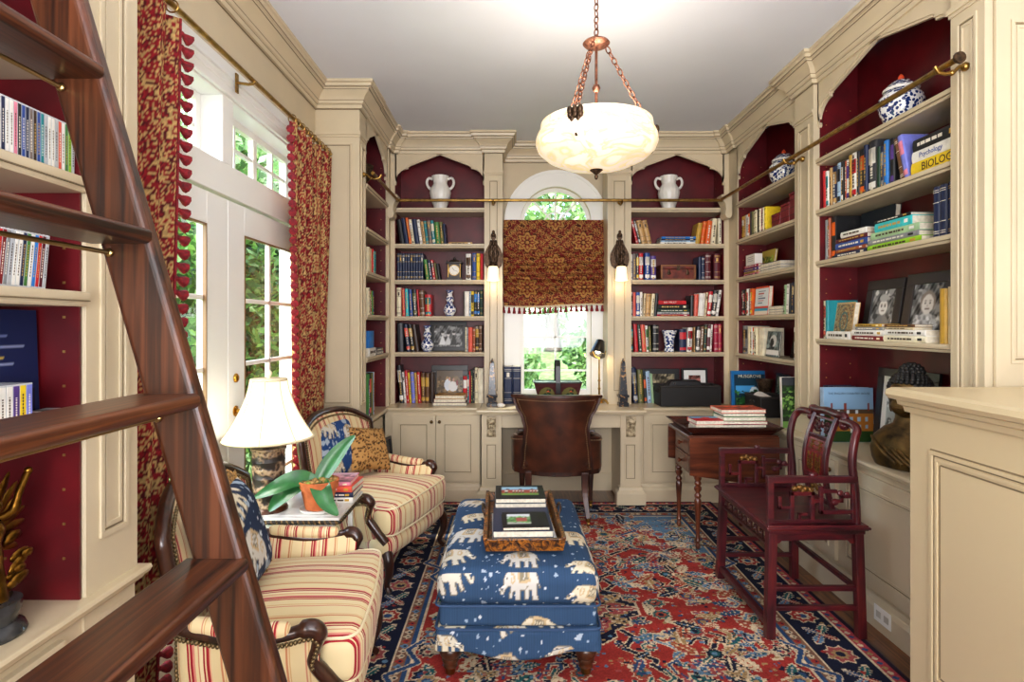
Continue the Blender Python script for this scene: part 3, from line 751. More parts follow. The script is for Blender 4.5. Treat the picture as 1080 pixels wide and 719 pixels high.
sc.view_settings.view_transform = 'Standard'; sc.view_settings.look = 'None'; sc.view_settings.exposure = 0.0
vs = sc.view_settings; vs.use_curve_mapping = True; cvm_ = vs.curve_mapping.curves[3]
cvm_.points.new(.06, .052); cvm_.points.new(.22, .203); cvm_.points.new(.6, .60); vs.curve_mapping.update()
sc.cycles.use_denoising = True; sc.cycles.max_bounces = 7; sc.cycles.diffuse_bounces = 4; sc.cycles.transparent_max_bounces = 12
sc.cycles.sample_clamp_indirect = 6; sc.cycles.caustics_reflective = False; sc.cycles.caustics_refractive = False
# ================================================================== FABRICS (computed patterns)
def elephant(cv, cx, cy, S, flip=1, ang=0, c1='e6dcc4', c2='c8b08a', c3='8f8672'):
    ca, sa = math.cos(R(ang)), math.sin(R(ang))
    def T(pts): 
        o = []
        for x, y in pts:
            x = (x - .5) * S * flip; y = -(y - .36) * S
            o.append((cx + x * ca - y * sa, cy + x * sa + y * ca))
        return o
    body = [(.24, .64), (.32, .68), (.42, .74), (.60, .76), (.78, .72), (.90, .60), (.93, .44), (.985, .30), (.96, .30), (.90, .42), (.90, .16), (.93, .0), (.80, .0), (.77, .24), (.72, .26), (.70, .02), (.60, .02), (.61, .25), (.50, .26), (.50, .0), (.38, .0), (.38, .22), (.32, .20), (.30, .04), (.23, .05), (.27, .32), (.22, .36), (.15, .26), (.10, .16), (.04, .16), (.01, .24), (.03, .28), (.07, .22), (.10, .34), (.11, .50), (.16, .60)]
    cv.poly(T(body), c1); B_ = T(body); cv.pl(B_ + B_[:1], max(1.0, S * .018), '857f70'); cv.pl(T([(.62, .24), (.66, .34), (.76, .36)]), max(1, S * .015), '9a927f')
    cv.poly(T([(.44, .75), (.70, .76), (.74, .44), (.46, .40)]), c2); cv.poly(T([(.48, .70), (.66, .71), (.69, .49), (.50, .46)]), c3)
    for k in range(4): cv.poly(T([(.50 + .05 * k, .68), (.52 + .05 * k, .68), (.53 + .05 * k, .50), (.51 + .05 * k, .50)]), c1)
    cv.poly(T([(.26, .62), (.36, .60), (.38, .46), (.31, .38), (.26, .46)]), c2); cv.poly(T([(.28, .58), (.34, .57), (.35, .47), (.31, .43)]), c1)
    cv.poly(T([(.16, .34), (.06, .30), (.05, .33), (.16, .39)]), 'fbf6e8'); cv.poly(T([(.17, .54), (.20, .54), (.20, .50), (.17, .50)]), '3a342c')
def elephant_cloth(bg, bg2, seed, n=12, size=300, S=(46, 62)):
    rg = random.Random(seed); cv = Cv(size, size, bg)
    X, Y = np.meshgrid(np.arange(size), np.arange(size)); m = ((X // 2) % 2 == 0); cv.a[m] = cv.a[m] * .93
    b2 = np.array(rgb(bg2), np.float32); nz = np.sin(X * .05 + 2 * np.sin(Y * .03)) * .5 + .5; cv.a = cv.a * (1 - .25 * nz[..., None]) + b2 * .25 * nz[..., None]
    for k in range(int(size * 1.1)):
        x, y = rg.random() * size, rg.random() * size; s = rg.choice([1, 1, 1, 2, 3]); cv.poly([(x - s, y), (x, y - s * 1.3), (x + s, y), (x, y + s * 1.3)], rg.choice(['cfd6dc', 'b7c3d0', '9fb2c6']))
    for k in range(26):
        x, y = rg.random() * size, rg.random() * size; s = rg.uniform(4, 8); a = rg.random() * 6; cv.poly([(x + s * math.cos(a), y + s * math.sin(a)), (x + s * .7 * math.cos(a + 1.6), y + s * .7 * math.sin(a + 1.6)), (x - s * math.cos(a), y - s * math.sin(a)), (x + s * .7 * math.cos(a - 1.6), y + s * .7 * math.sin(a - 1.6))], 'a9b8c8')
    g = int(math.ceil(math.sqrt(n))); c = size / g
    for i in range(g):
        for j in range(g):
            if i * g + j >= n or (n > 12 and rg.random() < .12): continue
            elephant(cv, (i + .5) * c + rg.uniform(-.2, .2) * c, (j + .5 + .3 * (i % 2) + rg.uniform(-.12, .12)) * c, rg.uniform(*S), rg.choice([-1, 1]), rg.uniform(-30, 30), rg.choice(['d9d2c2', 'cdc7ba', 'ded3ba', 'd2cfc8']))
    return cv
ELE = elephant_cloth('385475', '2a4160', 5, 25, 480, (60, 84))
ELE_D = elephant_cloth('2b3a56', '202a40', 9, 4, 110, (46, 56))
def leopard_cloth():
    rg = random.Random(3); cv = Cv(160, 160, 'b88d55')
    for k in range(420):
        x, y = rg.random() * 160, rg.random() * 160; r = rg.uniform(2.2, 4); cv.ell(x, y, r, r * .8, '3a2417'); cv.ell(x + .4, y, r * .5, r * .4, 'a8733a')
    return cv
def damask(w, h, red, gold, dark, seed=0, n=1):
    """ogee lattice of medallions, scrolls and rosettes"""
    Y, X = np.mgrid[0:h, 0:w]; u = X / w; v = Y / h
    cv = Cv(w, h, red); a = cv.a
    def put(m, c): a[m] = rgb(c)
    tau = 2 * np.pi
    lat = np.cos(tau * u) + np.cos(tau * v)                       # ogee net
    wob = .35 * np.sin(tau * 4 * u) * np.sin(tau * 5 * v)
    f = np.cos(tau * 7 * u + 1.9 * np.sin(tau * 5 * v)) + np.cos(tau * 9 * v + 2.1 * np.sin(tau * 6 * u))
    f2 = np.cos(tau * 13 * u + 2.2 * np.sin(tau * 8 * v + .5)) * np.cos(tau * 12 * v + 2.0 * np.sin(tau * 9 * u))
    put(f > .35, gold); put((f > .9), red); put(f > 1.45, dark)
    put((f2 > .5), gold); put((f2 < -.82), dark)
    put(np.abs(lat + wob) < .16, gold); put(np.abs(lat + wob) < .06, dark)
    for (cx, cy) in ((0, 0), (1, 0), (0, 1), (1, 1), (.5, .5)):
        du = np.abs(u - cx) * w; dv = np.abs(v - cy) * h
        r = np.hypot(du, dv * .72); th = np.arctan2(v - cy, u - cx); R0 = w * .19 * (1 + .18 * np.cos(8 * th))
        put(r < R0, dark); put(r < R0 * .9, gold); put(r < R0 * .66, red); put((r < R0 * .55) & (np.cos(8 * th) > 0), gold); put(r < R0 * .26, dark); put(r < R0 * .16, gold)
    cv.noise(.25, seed + 1)
    return cv
DAM = damask(140, 170, '8a1a22', 'b89a62', '561016')
DAM2 = damask(160, 190, '741f1b', 'ac7f44', '430f0d', 4)
cloth_m = painted('printed_cloth', .8, .12, 400, .2)
velvet_red = P('red_tassel_yarn', '860e1e', .7, var=.3, scale=80, bmp=.2)
gold_fringe = P('gold_bullion_fringe', 'b08a52', .8, var=.4, scale=120, bmp=.4)
pipe_m = P('cream_piping', 'efe0bb', .7)

def triplanar(o, cv, per, ox=0, oy=0):
    n = len(o.data.vertices); nn = np.empty(n * 3, np.float32); o.data.vertices.foreach_get('normal', nn); nn = np.abs(nn.reshape(n, 3)); p = vco(o)
    ax = nn.argmax(1)
    u = np.where(ax == 0, p[:, 1], p[:, 0]) / per + ox; v = np.where(ax == 2, p[:, 1], p[:, 2]) / per + oy + np.where(ax == 2, 0, .37)
    set_col(o, cv.sample(u, -v, True))
def softbox(mb, hx, hy, hz, r, n=(12, 12, 4), puff=0, puffb=0, c=(0, 0, 0), warp=None, mi=0, pz=2):
    """rounded box of half sizes, optional crown on top/bottom, welded later by build"""
    d = (hx, hy, hz); vs = {}; V = []; F = []
    def vid(p):
        k = tuple(round(q, 5) for q in p)
        if k not in vs: vs[k] = len(V); V.append(p)
        return vs[k]
    def pt(q):
        P0 = [q[i] * d[i] for i in range(3)]; Q = [max(-(d[i] - r), min(d[i] - r, P0[i])) for i in range(3)]
        D = Vector([P0[i] - Q[i] for i in range(3)])
        if D.length > 1e-9: D = D.normalized() * r
        o = [Q[i] + D[i] for i in range(3)]
        fx = max(0, 1 - (o[0] / hx) ** pz) * max(0, 1 - (o[1] / hy) ** pz)
        if o[2] > 0: o[2] += puff * fx * (o[2] / hz)
        else: o[2] += puffb * fx * (o[2] / hz)
        if warp: o = warp(o)
        return (o[0] + c[0], o[1] + c[1], o[2] + c[2])
    for ax in range(3):
        a, b = [(1, 2), (0, 2), (0, 1)][ax]
        for s in (-1, 1):
            ids = {}
            def sp(k, m): # cluster samples at the rounded edges
                t = -1 + 2 * k / m; return t
            for i in range(n[a] + 1):
                for j in range(n[b] + 1):
                    q = [0, 0, 0]; q[ax] = s; q[a] = sp(i, n[a]); q[b] = sp(j, n[b]); ids[i, j] = vid(pt(q))
            for i in range(n[a]):
                for j in range(n[b]): F.append((ids[i, j], ids[i + 1, j], ids[i + 1, j + 1], ids[i, j + 1]))
    mb.add(V, F, mi)
def rrect(hx, hy, r, n=5):
    pts = []
    for cx, cy, a0 in ((hx - r, hy - r, 0), (-hx + r, hy - r, 90), (-hx + r, -hy + r, 180), (hx - r, -hy + r, 270)):
        for k in range(n + 1): a = R(a0 + 90 * k / n); pts.append((cx + r * math.cos(a), cy + r * math.sin(a)))
    out = []
    for i, p in enumerate(pts):
        q = pts[(i + 1) % len(pts)]; L = math.hypot(q[0] - p[0], q[1] - p[1]); m = max(1, int(L / .05))
        out += [(p[0] + (q[0] - p[0]) * k / m, p[1] + (q[1] - p[1]) * k / m) for k in range(m)]
    return out

# ================================================================== RUG
def make_rug():
    W, H = 480, 720; cv = Cv(W, H, '1e2848'); rg = random.Random(11)
    red, rose, navy, blue, lblue, teal, crm, tanc, org = '98332e', '9c4c4c', '1b1e32', '2f4a70', '5f7f9a', '245a5c', 'cbb99c', 'a0845c', '9c4a34'
    cols = [blue, lblue, teal, crm, tanc, navy, rose, org]
    def ros(x, y, r, c=None):
        c = c or rg.sample(cols, 3); n = 8
        def star(rr, f): return [(x + rr * (1 if k % 2 else f) * math.cos(math.pi * k / n), y + rr * (1 if k % 2 else f) * math.sin(math.pi * k / n)) for k in range(2 * n)]
        cv.poly(star(r * 1.15, .75), crm); cv.poly(star(r, .75), c[0]); cv.poly(star(r * .66, .7), c[1]); cv.ell(x, y, r * .3, r * .3, c[2])
    def leaf(x, y, L, a, c=None):
        c = c or rg.sample(cols, 2); ca, sa = math.cos(a), math.sin(a); T = lambda p, q: (x + p * ca - q * sa, y + p * sa + q * ca)
        up = [T(0, 0)]; dn = []
        for k in range(1, 6):
            t = k / 6; wdt = L * .26 * math.sin(math.pi * t) ** .7
            up += [T(L * t, wdt), T(L * (t + .06), wdt * .55)]; dn += [T(L * t, -wdt), T(L * (t + .06), -wdt * .55)]
        pts = up + [T(L, 0)] + dn[::-1]
        big = [((p[0] - x) * 1.12 + x, (p[1] - y) * 1.12 + y) for p in pts]
        cv.poly(big, crm); cv.poly(pts, c[0]); cv.pl([T(0, 0), T(L * .9, 0)], max(1.5, L * .06), c[1])
        for t in (.3, .5, .7): cv.ell(*T(L * t, 0), L * .05, L * .05, crm)
    def vine(pts, w, c=navy, o=crm): cv.pl(pts, w + 2.4, o); cv.pl(pts, w, c)
    # borders
    for (m0, m1, c) in ((0, 4, '2a2030'), (4, 13, 'a8434a'), (13, 15, crm), (15, 55, navy), (55, 57, crm), (57, 67, '7d5a48'), (67, 71, blue), (71, 73, crm)): cv.rect(m0, m0, W - m0, H - m0, c)
    F0 = 73; cv.rect(F0, F0, W - F0, H - F0, red)
    def around(m, step, fn):
        for k in range(int((H - 2 * m) / step) + 1):
            y = m + k * step
            fn(m, y, 1, k); fn(W - m, y, -1, k)
        for k in range(1, int((W - 2 * m) / step)):
            x = m + k * step; fn(x, m, 2, k); fn(x, H - m, -2, k)
    around(8.5, 7, lambda x, y, d, k: cv.poly([(x - 3, y), (x, y - 3), (x + 3, y), (x, y + 3)], [crm, blue, tanc][k % 3]))
    around(62, 8, lambda x, y, d, k: (cv.poly([(x - 4, y), (x, y - 4), (x + 4, y), (x, y + 4)], [crm, red, lblue, crm][k % 4]), cv.ell(x, y, 1.5, 1.5, navy)))
    def bm_(x, y, d, k):
        if k % 2 == 0: ros(x, y, 13, [red, crm, blue] if k % 4 else [rose, tanc, navy])
        else:
            a = 0 if abs(d) == 2 else math.pi / 2
            leaf(x, y, 20, a + .6, [lblue, red]); leaf(x, y, 20, a + math.pi + .6, [teal, crm]); leaf(x, y, 15, a - .8, [red, crm]); leaf(x, y, 15, a + math.pi - .8, [blue, crm])
    around(35, 34, bm_)
    for k in range(150):   # little fillers in the main border
        s = rg.choice([0, 1]); x = rg.choice([rg.uniform(17, 53), W - rg.uniform(17, 53)]) if s else rg.uniform(17, W - 17); y = rg.uniform(17, H - 17) if s else rg.choice([rg.uniform(17, 53), H - rg.uniform(17, 53)])
        r = rg.uniform(1.5, 3.2); cv.poly([(x - r, y), (x, y - r), (x + r, y), (x, y + r)], rg.choice([red, crm, lblue, tanc]))
    # field, mirrored in both axes
    cx, cy = W / 2, H / 2; fx, fy = W / 2 - F0, H / 2 - F0
    def sym(fn):
        for sx in (1, -1):
            for sy in (1, -1): fn(sx, sy)
    # corner pieces: stepped blue spandrels
    def corner(sx, sy):
        pts = [(fx, fy)]; n = 9
        pts.append((fx, fy - 150))
        for k in range(n):
            x = fx - (k) * 13; y = fy - 150 + k * 17; pts += [(x - 5, y), (x - 5, y + 8), (x - 13, y + 8), (x - 13, y + 17)]
        pts.append((fx - n * 13, fy)); P_ = [(cx + sx * p[0], cy + sy * p[1]) for p in pts]
        cv.poly(P_, lblue if True else blue); cv.pl(P_[1:], 4, navy); cv.pl(P_[1:], 1.6, crm)
    sym(corner)
    items = []
    rg2 = random.Random(21)
    for k in range(210):
        items.append((rg2.choice('rrllllvv'), rg2.uniform(8, fx - 8), rg2.uniform(10, fy - 10), rg2.uniform(4.5, 10.5), rg2.uniform(0, 6.28), rg2.sample(cols, 3), rg2.random()))
    def fieldm(sx, sy):
        for a in range(7):  # angular vines
            x0, y0 = 12 + a * 24, 30 + ((a * 67) % 190); vine([(cx + sx * x0, cy + sy * y0), (cx + sx * (x0 + 18), cy + sy * (y0 + 24)), (cx + sx * (x0 + 6), cy + sy * (y0 + 44)), (cx + sx * (x0 + 30), cy + sy * (y0 + 62)), (cx + sx * (x0 + 24), cy + sy * (y0 + 74))], 4.2, [navy, navy, blue, navy][a % 4])
        for a in range(5):
            x0, y0 = 20 + a * 30, 250 - ((a * 53) % 170); vine([(cx + sx * x0, cy + sy * y0), (cx + sx * (x0 + 26), cy + sy * (y0 - 10)), (cx + sx * (x0 + 20), cy + sy * (y0 - 34)), (cx + sx * (x0 + 46), cy + sy * (y0 - 44))], 3.6, [navy, blue][a % 2], [tanc, crm][a % 2])
            for q in range(5): leaf(cx + sx * (x0 + 6 + 8 * q), cy + sy * (y0 - 5 - 8 * q), 13, math.atan2(sy * (1 if q % 2 else -1), sx * .4), [[tanc, navy], [lblue, navy], [teal, crm]][q % 3])
        for t, x, y, r, a, c, q in items:
            X, Y_ = cx + sx * x, cy + sy * y; A = math.atan2(sy * math.sin(a), sx * math.cos(a))
            if t == 'r': ros(X, Y_, r, c)
            elif t == 'l': leaf(X, Y_, r * 2.9, A, c[:2])
            else: vine([(X, Y_), (X + 14 * math.cos(A), Y_ + 14 * math.sin(A)), (X + 20 * math.cos(A + .5), Y_ + 20 * math.sin(A + .5)), (X + 15 * math.cos(A + .9), Y_ + 15 * math.sin(A + .9))], 2.4, c[0])
    sym(fieldm)
    # central medallion
    def hexa(s, c): cv.poly([(cx + s * p, cy + s * q) for p, q in ((0, -1.5), (.35, -1.2), (.35, -.95), (.75, -.75), (.75, -.4), (1, -.3), (1, .3), (.75, .4), (.75, .75), (.35, .95), (.35, 1.2), (0, 1.5), (-.35, 1.2), (-.35, .95), (-.75, .75), (-.75, .4), (-1, .3), (-1, -.3), (-.75, -.4), (-.75, -.75), (-.35, -.95), (-.35, -1.2))], c)
    for s, c in ((46, crm), (44, navy), (34, tanc), (31, rose), (20, navy), (14, teal)): hexa(s, c)
    for k in range(8): a = k * math.pi / 4; leaf(cx + 14 * math.cos(a), cy + 14 * math.sin(a), 30, a, [tanc, navy] if k % 2 else [rose, crm])
    ros(cx, cy, 16)
    for k in range(2600):   # scattered small weave motifs
        x, y = rg.uniform(F0 + 4, W - F0 - 4), rg.uniform(F0 + 4, H - F0 - 4); r = rg.uniform(.9, 2.6); c = rg.choice([crm, navy, lblue, tanc, blue, org, rose])
        if rg.random() < .5: cv.rect(x - r, y - r * .6, x + r, y + r * .6, c)
        else: cv.poly([(x - r, y), (x, y - r), (x + r, y), (x, y + r)], c)
    yy = np.arange(H); cv.a *= (1 + .05 * np.sin(yy * .21) + .04 * np.sin(yy * .047 + 1))[:, None, None]; cv.noise(.22, 3); cv.a = np.clip(cv.a, 0, 255)
    return cv
RX0, RX1, RY0, RY1, RZ = -.79, 1.61, 1.15, 4.62, .010
rugcv = make_rug()
mb = MB(); mb.grid(lambda u, v: (RX0 + u * (RX1 - RX0), RY0 + v * (RY1 - RY0), RZ), 580, 840)
o = mb.build('rug', painted('wool_rug', .9, .25, 500, .15), None, smooth=0, fixn=False); p = vco(o)
set_col(o, rugcv.sample((p[:, 0] - RX0) / (RX1 - RX0) * .9999, (RY1 - p[:, 1]) / (RY1 - RY0) * .9999))
tag(o, 'red persian rug with navy border under the ottoman and chairs', 'rug')
part('rug_edge', P('rug_binding', '2a2030', .9), o, lambda m: m.sweep([(RX0, RY0), (RX0, RY1), (RX1, RY1), (RX1, RY0)], [(0, .0005), (0, RZ), (-.006, RZ - .001), (-.006, .0005)], 0, closed=True), smooth=0)

# ================================================================== OTTOMAN
BZ = RZ + .0008
t = thing('ottoman', 'blue elephant-print upholstered ottoman in the middle of the rug', 'ottoman', (.025, 2.80, BZ))
hx, hy = .335, .50
dk_wood = wood('dark_turned_wood', '2a140c', '44220f', '5a2e18', 'z', .3, 6, 4, .4)
mb = MB(); softbox(mb, hx, hy, .075, .055, (150, 200, 30), puff=.03, c=(0, 0, .365)); o = mb.build('top_cushion', cloth_m, t, smooth=60); triplanar(o, ELE, 1.25, .1, .2)
mb = MB(); softbox(mb, hx - .012, hy - .012, .045, .02, (150, 200, 20), c=(0, 0, .252)); o = mb.build('middle_band', cloth_m, t, smooth=60); triplanar(o, ELE, 1.25, .45, .62)
def otw(p):
    x, y, z = p
    k = 1 - (z + .07) / .14
    if z < -.03:
        e = abs(x) / hx if abs(y) > hy - .03 else abs(y) / hy
        z += (.030 - .045 * math.cos(e * math.pi * 1.0) * 1.0) * (.6 if e < .9 else .6)
    return [x * (1 + .02 * k), y * (1 + .015 * k), z]
mb = MB(); softbox(mb, hx, hy, .062, .022, (150, 200, 24), c=(0, 0, .146), warp=otw); o = mb.build('lower_skirt', cloth_m, t, smooth=60); triplanar(o, ELE, 1.25, .75, .05)
for z in (.292, .208, .44 - .12):
    pass
part('piping', P('blue_piping', '314c70', .7), t, lambda m: [m.tube([(x, y, z) for x, y in rrect(hx + .001, hy + .001, .03)], .0045, 6, closed=True) for z in (.300,)], smooth=60)
part('piping', P('blue_piping', '25487c', .7), t, lambda m: [m.tube([(x, y, z) for x, y in rrect(hx + .001, hy + .001, .03)], .006, 6, closed=True) for z in (.206,)], smooth=60)
ferr = P('brass_ferrule', '9a7a45', .35, 1)
for sx in (-1, 1):
    for sy in (-1, 1):
        l = part('foot', dk_wood, t, lambda m: m.lathe([(.030, .03), (.028, .04), (.031, .048), (.036, .056), (.033, .066), (.040, .074), (.046, .09), (.044, .104), (.036, .115), (.036, .13)], 20, (sx * (hx - .055), sy * (hy - .055), 0)), smooth=50)
        part('ferrule', ferr, l, lambda m: m.lathe([(.020, 0), (.022, .004), (.024, .028), (.026, .032), (.018, .034)], 16, (sx * (hx - .055), sy * (hy - .055), 0)), smooth=50)

# ================================================================== BERGERE ARMCHAIRS
frame_w = wood('walnut_chair_frame', '1f0f0a', '361a10', '4c2818', 'z', .28, 7, 4, .5)
st_y = stripes('striped_cloth_lengthwise', 'y', .205); st_x = stripes('striped_cloth_side', 'x', .205, .3); st_a = stripes('striped_cloth_arm_pad', 'x', .15, .1)
nail_m = P('brass_nailheads', '7d6a48', .4, .6, var=.5, scale=200)
def backpt(s, t, off=0):
    hw = .305 + .055 * math.sin(min(1, t * 1.2) * math.pi / 2)
    top = .60 - .11 * abs(s) ** 2.6
    return (-.295 - .09 * t + .085 * s * s + off, s * hw, .30 + t * top)
def beads(m, pts, r=.0075, step=.0135):
    pts = [Vector(p) for p in pts]; acc = 0
    for a, b in zip(pts[:-1], pts[1:]):
        L = (b - a).length; d = acc
        while d < L:
            q = a + (b - a) * (d / L); m.ball(q, r, 6, 4); d += step
        acc = d - L
def smoothpts(ps, n=6):
    ps = [Vector(p) for p in ps]; out = []
    for i in range(len(ps) - 1):
        p0, p1, p2, p3 = ps[max(i - 1, 0)], ps[i], ps[i + 1], ps[min(i + 2, len(ps) - 1)]
        for k in range(n):
            t = k / n; out.append(.5 * ((2 * p1) + (p2 - p0) * t + (2 * p0 - 5 * p1 + 4 * p2 - p3) * t * t + (3 * p1 - p0 - 3 * p2 + p3) * t ** 3))
    return out + [ps[-1]]
def make_armchair(label, loc, rz):
    t = thing('armchair', label, 'armchair', loc, R(rz), 'striped bergere armchairs')
    # backrest
    def bk(m):
        m.grid(lambda u, v: backpt(2 * u - 1, v, .045 * (1 - abs(2 * u - 1) ** 3) * (1 - abs(2 * v - 1) ** 4) + .012), 28, 20)
        m.grid(lambda u, v: backpt(2 * u - 1, v, -.014), 28, 20)
    part('backrest', st_y, t, bk, smooth=60, fixn=False)
    outl = [backpt(-1, k / 14) for k in range(15)] + [backpt(-1 + 2 * k / 24, 1) for k in range(1, 25)] + [backpt(1, 1 - k / 14) for k in range(1, 15)]
    part('back_frame', frame_w, t, lambda m: m.tube(smoothpts(outl, 2), .0235, 10), smooth=60)
    ins = [backpt(-.925, .05 + .9 * k / 14, .028) for k in range(15)] + [backpt(-.925 + 1.85 * k / 24, .955, .028) for k in range(1, 25)] + [backpt(.925, .95 - .9 * k / 14, .028) for k in range(1, 15)]
    part('nailhead_trim', nail_m, t, lambda m: beads(m, ins), smooth=60)
    for s in (-1, 1):
        a0 = backpt(s, .46)
        arm = smoothpts([a0, (-.22, s * .385, .535), (-.02, s * .405, .500), (.10, s * .405, .507), (.175, s * .398, .519), (.202, s * .392, .497), (.192, s * .388, .46), (.182, s * .382, .41), (.225, s * .372, .35), (.285, s * .362, .28)], 6)
        rad = [.019 + .006 * math.sin(k / len(arm) * 9) ** 2 for k in range(len(arm))]
        for k in range(22, 32): rad[k] = .028
        am = part('arm_rest', frame_w, t, lambda m: m.tube(arm, rad, 10), smooth=60)
        part('arm_pad', st_a, am, lambda m: m.tube(smoothpts([(-.20, s * .388, .542), (-.17, s * .392, .543), (-.02, s * .405, .524), (.08, s * .405, .522), (.115, s * .404, .526)], 5), [.008, .014, .020, .023, .025, .026, .026, .027, .027, .027, .027, .027, .027, .026, .026, .025, .024, .022, .020, .016, .008], 12), smooth=60)
        top = [p for p in arm if p.x < .235][:len(arm)]
        def ar(u):
            k = u * (len(arm) - 8); i = int(k); f = k - i; q = arm[i].lerp(arm[min(i + 1, len(arm) - 1)], f); return q
        def sp(off, bulge):
            def f(u, v):
                q = ar(u); zb = .27; x = q.x + (max(min(q.x, .25), -.30) - q.x) * (1 - v); z = zb + (q.z - zb) * v
                return (x, s * (.335 + (abs(q.y) - .335) * v + off + bulge * math.sin(math.pi * v)), z)
            return f
        def side(m): m.grid(sp(.010, .01), 26, 9); m.grid(sp(-.020, -.012), 26, 9)
        part('side_panel', st_x, t, side, smooth=60, fixn=False)
        ed = [sp(.020, .01)(u / 30, .90) for u in range(2, 28)]
        part('nailhead_trim', nail_m, t, lambda m: (beads(m, ed), beads(m, [sp(.020, .01)(.0, v / 10) for v in range(1, 10)])), smooth=60)
        fl = smoothpts([(.255, s * .325, .25), (.295, s * .355, .19), (.298, s * .352, .12), (.275, s * .338, .05), (.30, s * .35, .012)], 5)
        part('leg', frame_w, t, lambda m: m.tube(fl, [.036 - .021 * min(1, k / (len(fl) * .8)) for k in range(len(fl))], 10), smooth=60)
        bl = smoothpts([(-.26, s * .275, .27), (-.275, s * .285, .15), (-.325, s * .30, .005)], 5)
        part('leg', frame_w, t, lambda m: m.tube(bl, [.030 - .013 * k / len(bl) for k in range(len(bl))], 10), smooth=60)
    def wp(p):
        x, y, z = p; k = max(0, min(1, (x - .10) / .10)); k = k * k * (3 - 2 * k)
        return [x + .03 * (1 - (y / .36) ** 2) * max(0, x / .3), y * (1 + .20 * k), z]
    mb = MB(); softbox(mb, .295, .315, .06, .05, (26, 28, 8), c=(.005, 0, .252), warp=wp); mb.build('seat_rail', st_y, t, smooth=60)
    mb = MB(); softbox(mb, .300, .305, .082, .05, (30, 34, 8), puff=.035, puffb=.0, c=(.02, 0, .385), warp=wp); cu = mb.build('seat_cushion', st_y, t, smooth=60)
    for z in (.385 + .082 - .012, .385 - .082 + .012):
        pth = [wp([x, y, 0]) for x, y in rrect(.300 - .012, .305 - .012, .045)]
        part('piping', pipe_m, cu, lambda m: m.tube([(x + .02, y, z + .002) for x, y, _ in pth], .0055, 6, closed=True), smooth=60)
    t.scale = (.92, 1, 1)
    return t
make_armchair('red striped carved-wood armchair nearest the camera, behind the library ladder', (-.82, 2.10, BZ), 7)
make_armchair('red striped carved-wood armchair beyond the side table, holding a leopard pillow', (-.81, 3.43, BZ), -17)

def pillow(label, loc, rx, ry, rz, w, h, th, cv, per, fringe=None, name='throw_pillow', n=26, off=(0, 0)):
    """stands on its lower edge: local x right, z up, front -y"""
    t = thing(name, label, 'pillow', loc, 0); t.rotation_euler = (R(rx), R(ry), R(rz))
    def f(s):
        def g(u, v):
            a, b = 2 * u - 1, 2 * v - 1; k = max(0, (1 - a ** 4) * (1 - b ** 4)) ** .6
            pin = 1 - .06 * (1 - abs(a) ** 2) * abs(b) ** 3; pin2 = 1 - .06 * (1 - abs(b) ** 2) * abs(a) ** 3
            return (a * w / 2 * pin2, s * th / 2 * k, h / 2 + b * h / 2 * pin)
        return g
    res = max(n, int(w / .006))
    mb = MB(); mb.grid(f(-1), res, res); mb.grid(f(1), res, res)
    o = mb.build('pillow_cover', cloth_m, t, smooth=60, fixn=False); p = vco(o)
    set_col(o, cv.sample(p[:, 0] / per + .5 + off[0], .5 - (p[:, 2] - h / 2) / per + off[1], True))
    if fringe:
        def fr(m):
            rg = random.Random(5)
            for s0 in range(4):
                N = int((w if s0 % 2 == 0 else h) / .006)
                for k in range(N):
                    q = k / N; u, v = ((q, 1), (1, q), (q, 0), (0, q))[s0]; p0 = Vector(f(0)(u, v)); d = Vector(((0, 0, 1), (1, 0, 0), (0, 0, -1), (-1, 0, 0))[s0]); L = fringe * rg.uniform(.7, 1.1)
                    if s0 == 2: L *= .35
                    j = Vector((rg.uniform(-.3, .3), rg.uniform(-.7, .7), rg.uniform(-.3, .3))) * L
                    m.tube([p0 - d * .005, p0 + d * L * .6 + j * .4, p0 + d * L + j], [.004, .005, .003], 4)
        part('fringe', gold_fringe, t, fr, smooth=40)
    return t
SEAT = BZ + .48
pillow('dark blue elephant pillow with gold fringe on the nearest striped armchair', (-.925, 2.02, SEAT + .02), -18, 0, 98, .40, .37, .15, ELE_D, .44, .03, off=(.25, .25))
pillow('blue and cream elephant pillow with gold fringe on the striped armchair by the far curtain', (-1.02, 3.47, SEAT + .028), -20, 0, 70, .38, .36, .10, elephant_cloth('2a4d86', '1d3560', 15, 4, 110, (40, 48)), .42, .035)
pillow('leopard print pillow leaning in front of the fringed blue pillow', (-.885, 3.60, SEAT + .035), -28, 10, 52, .31, .29, .10, leopard_cloth(), .36)
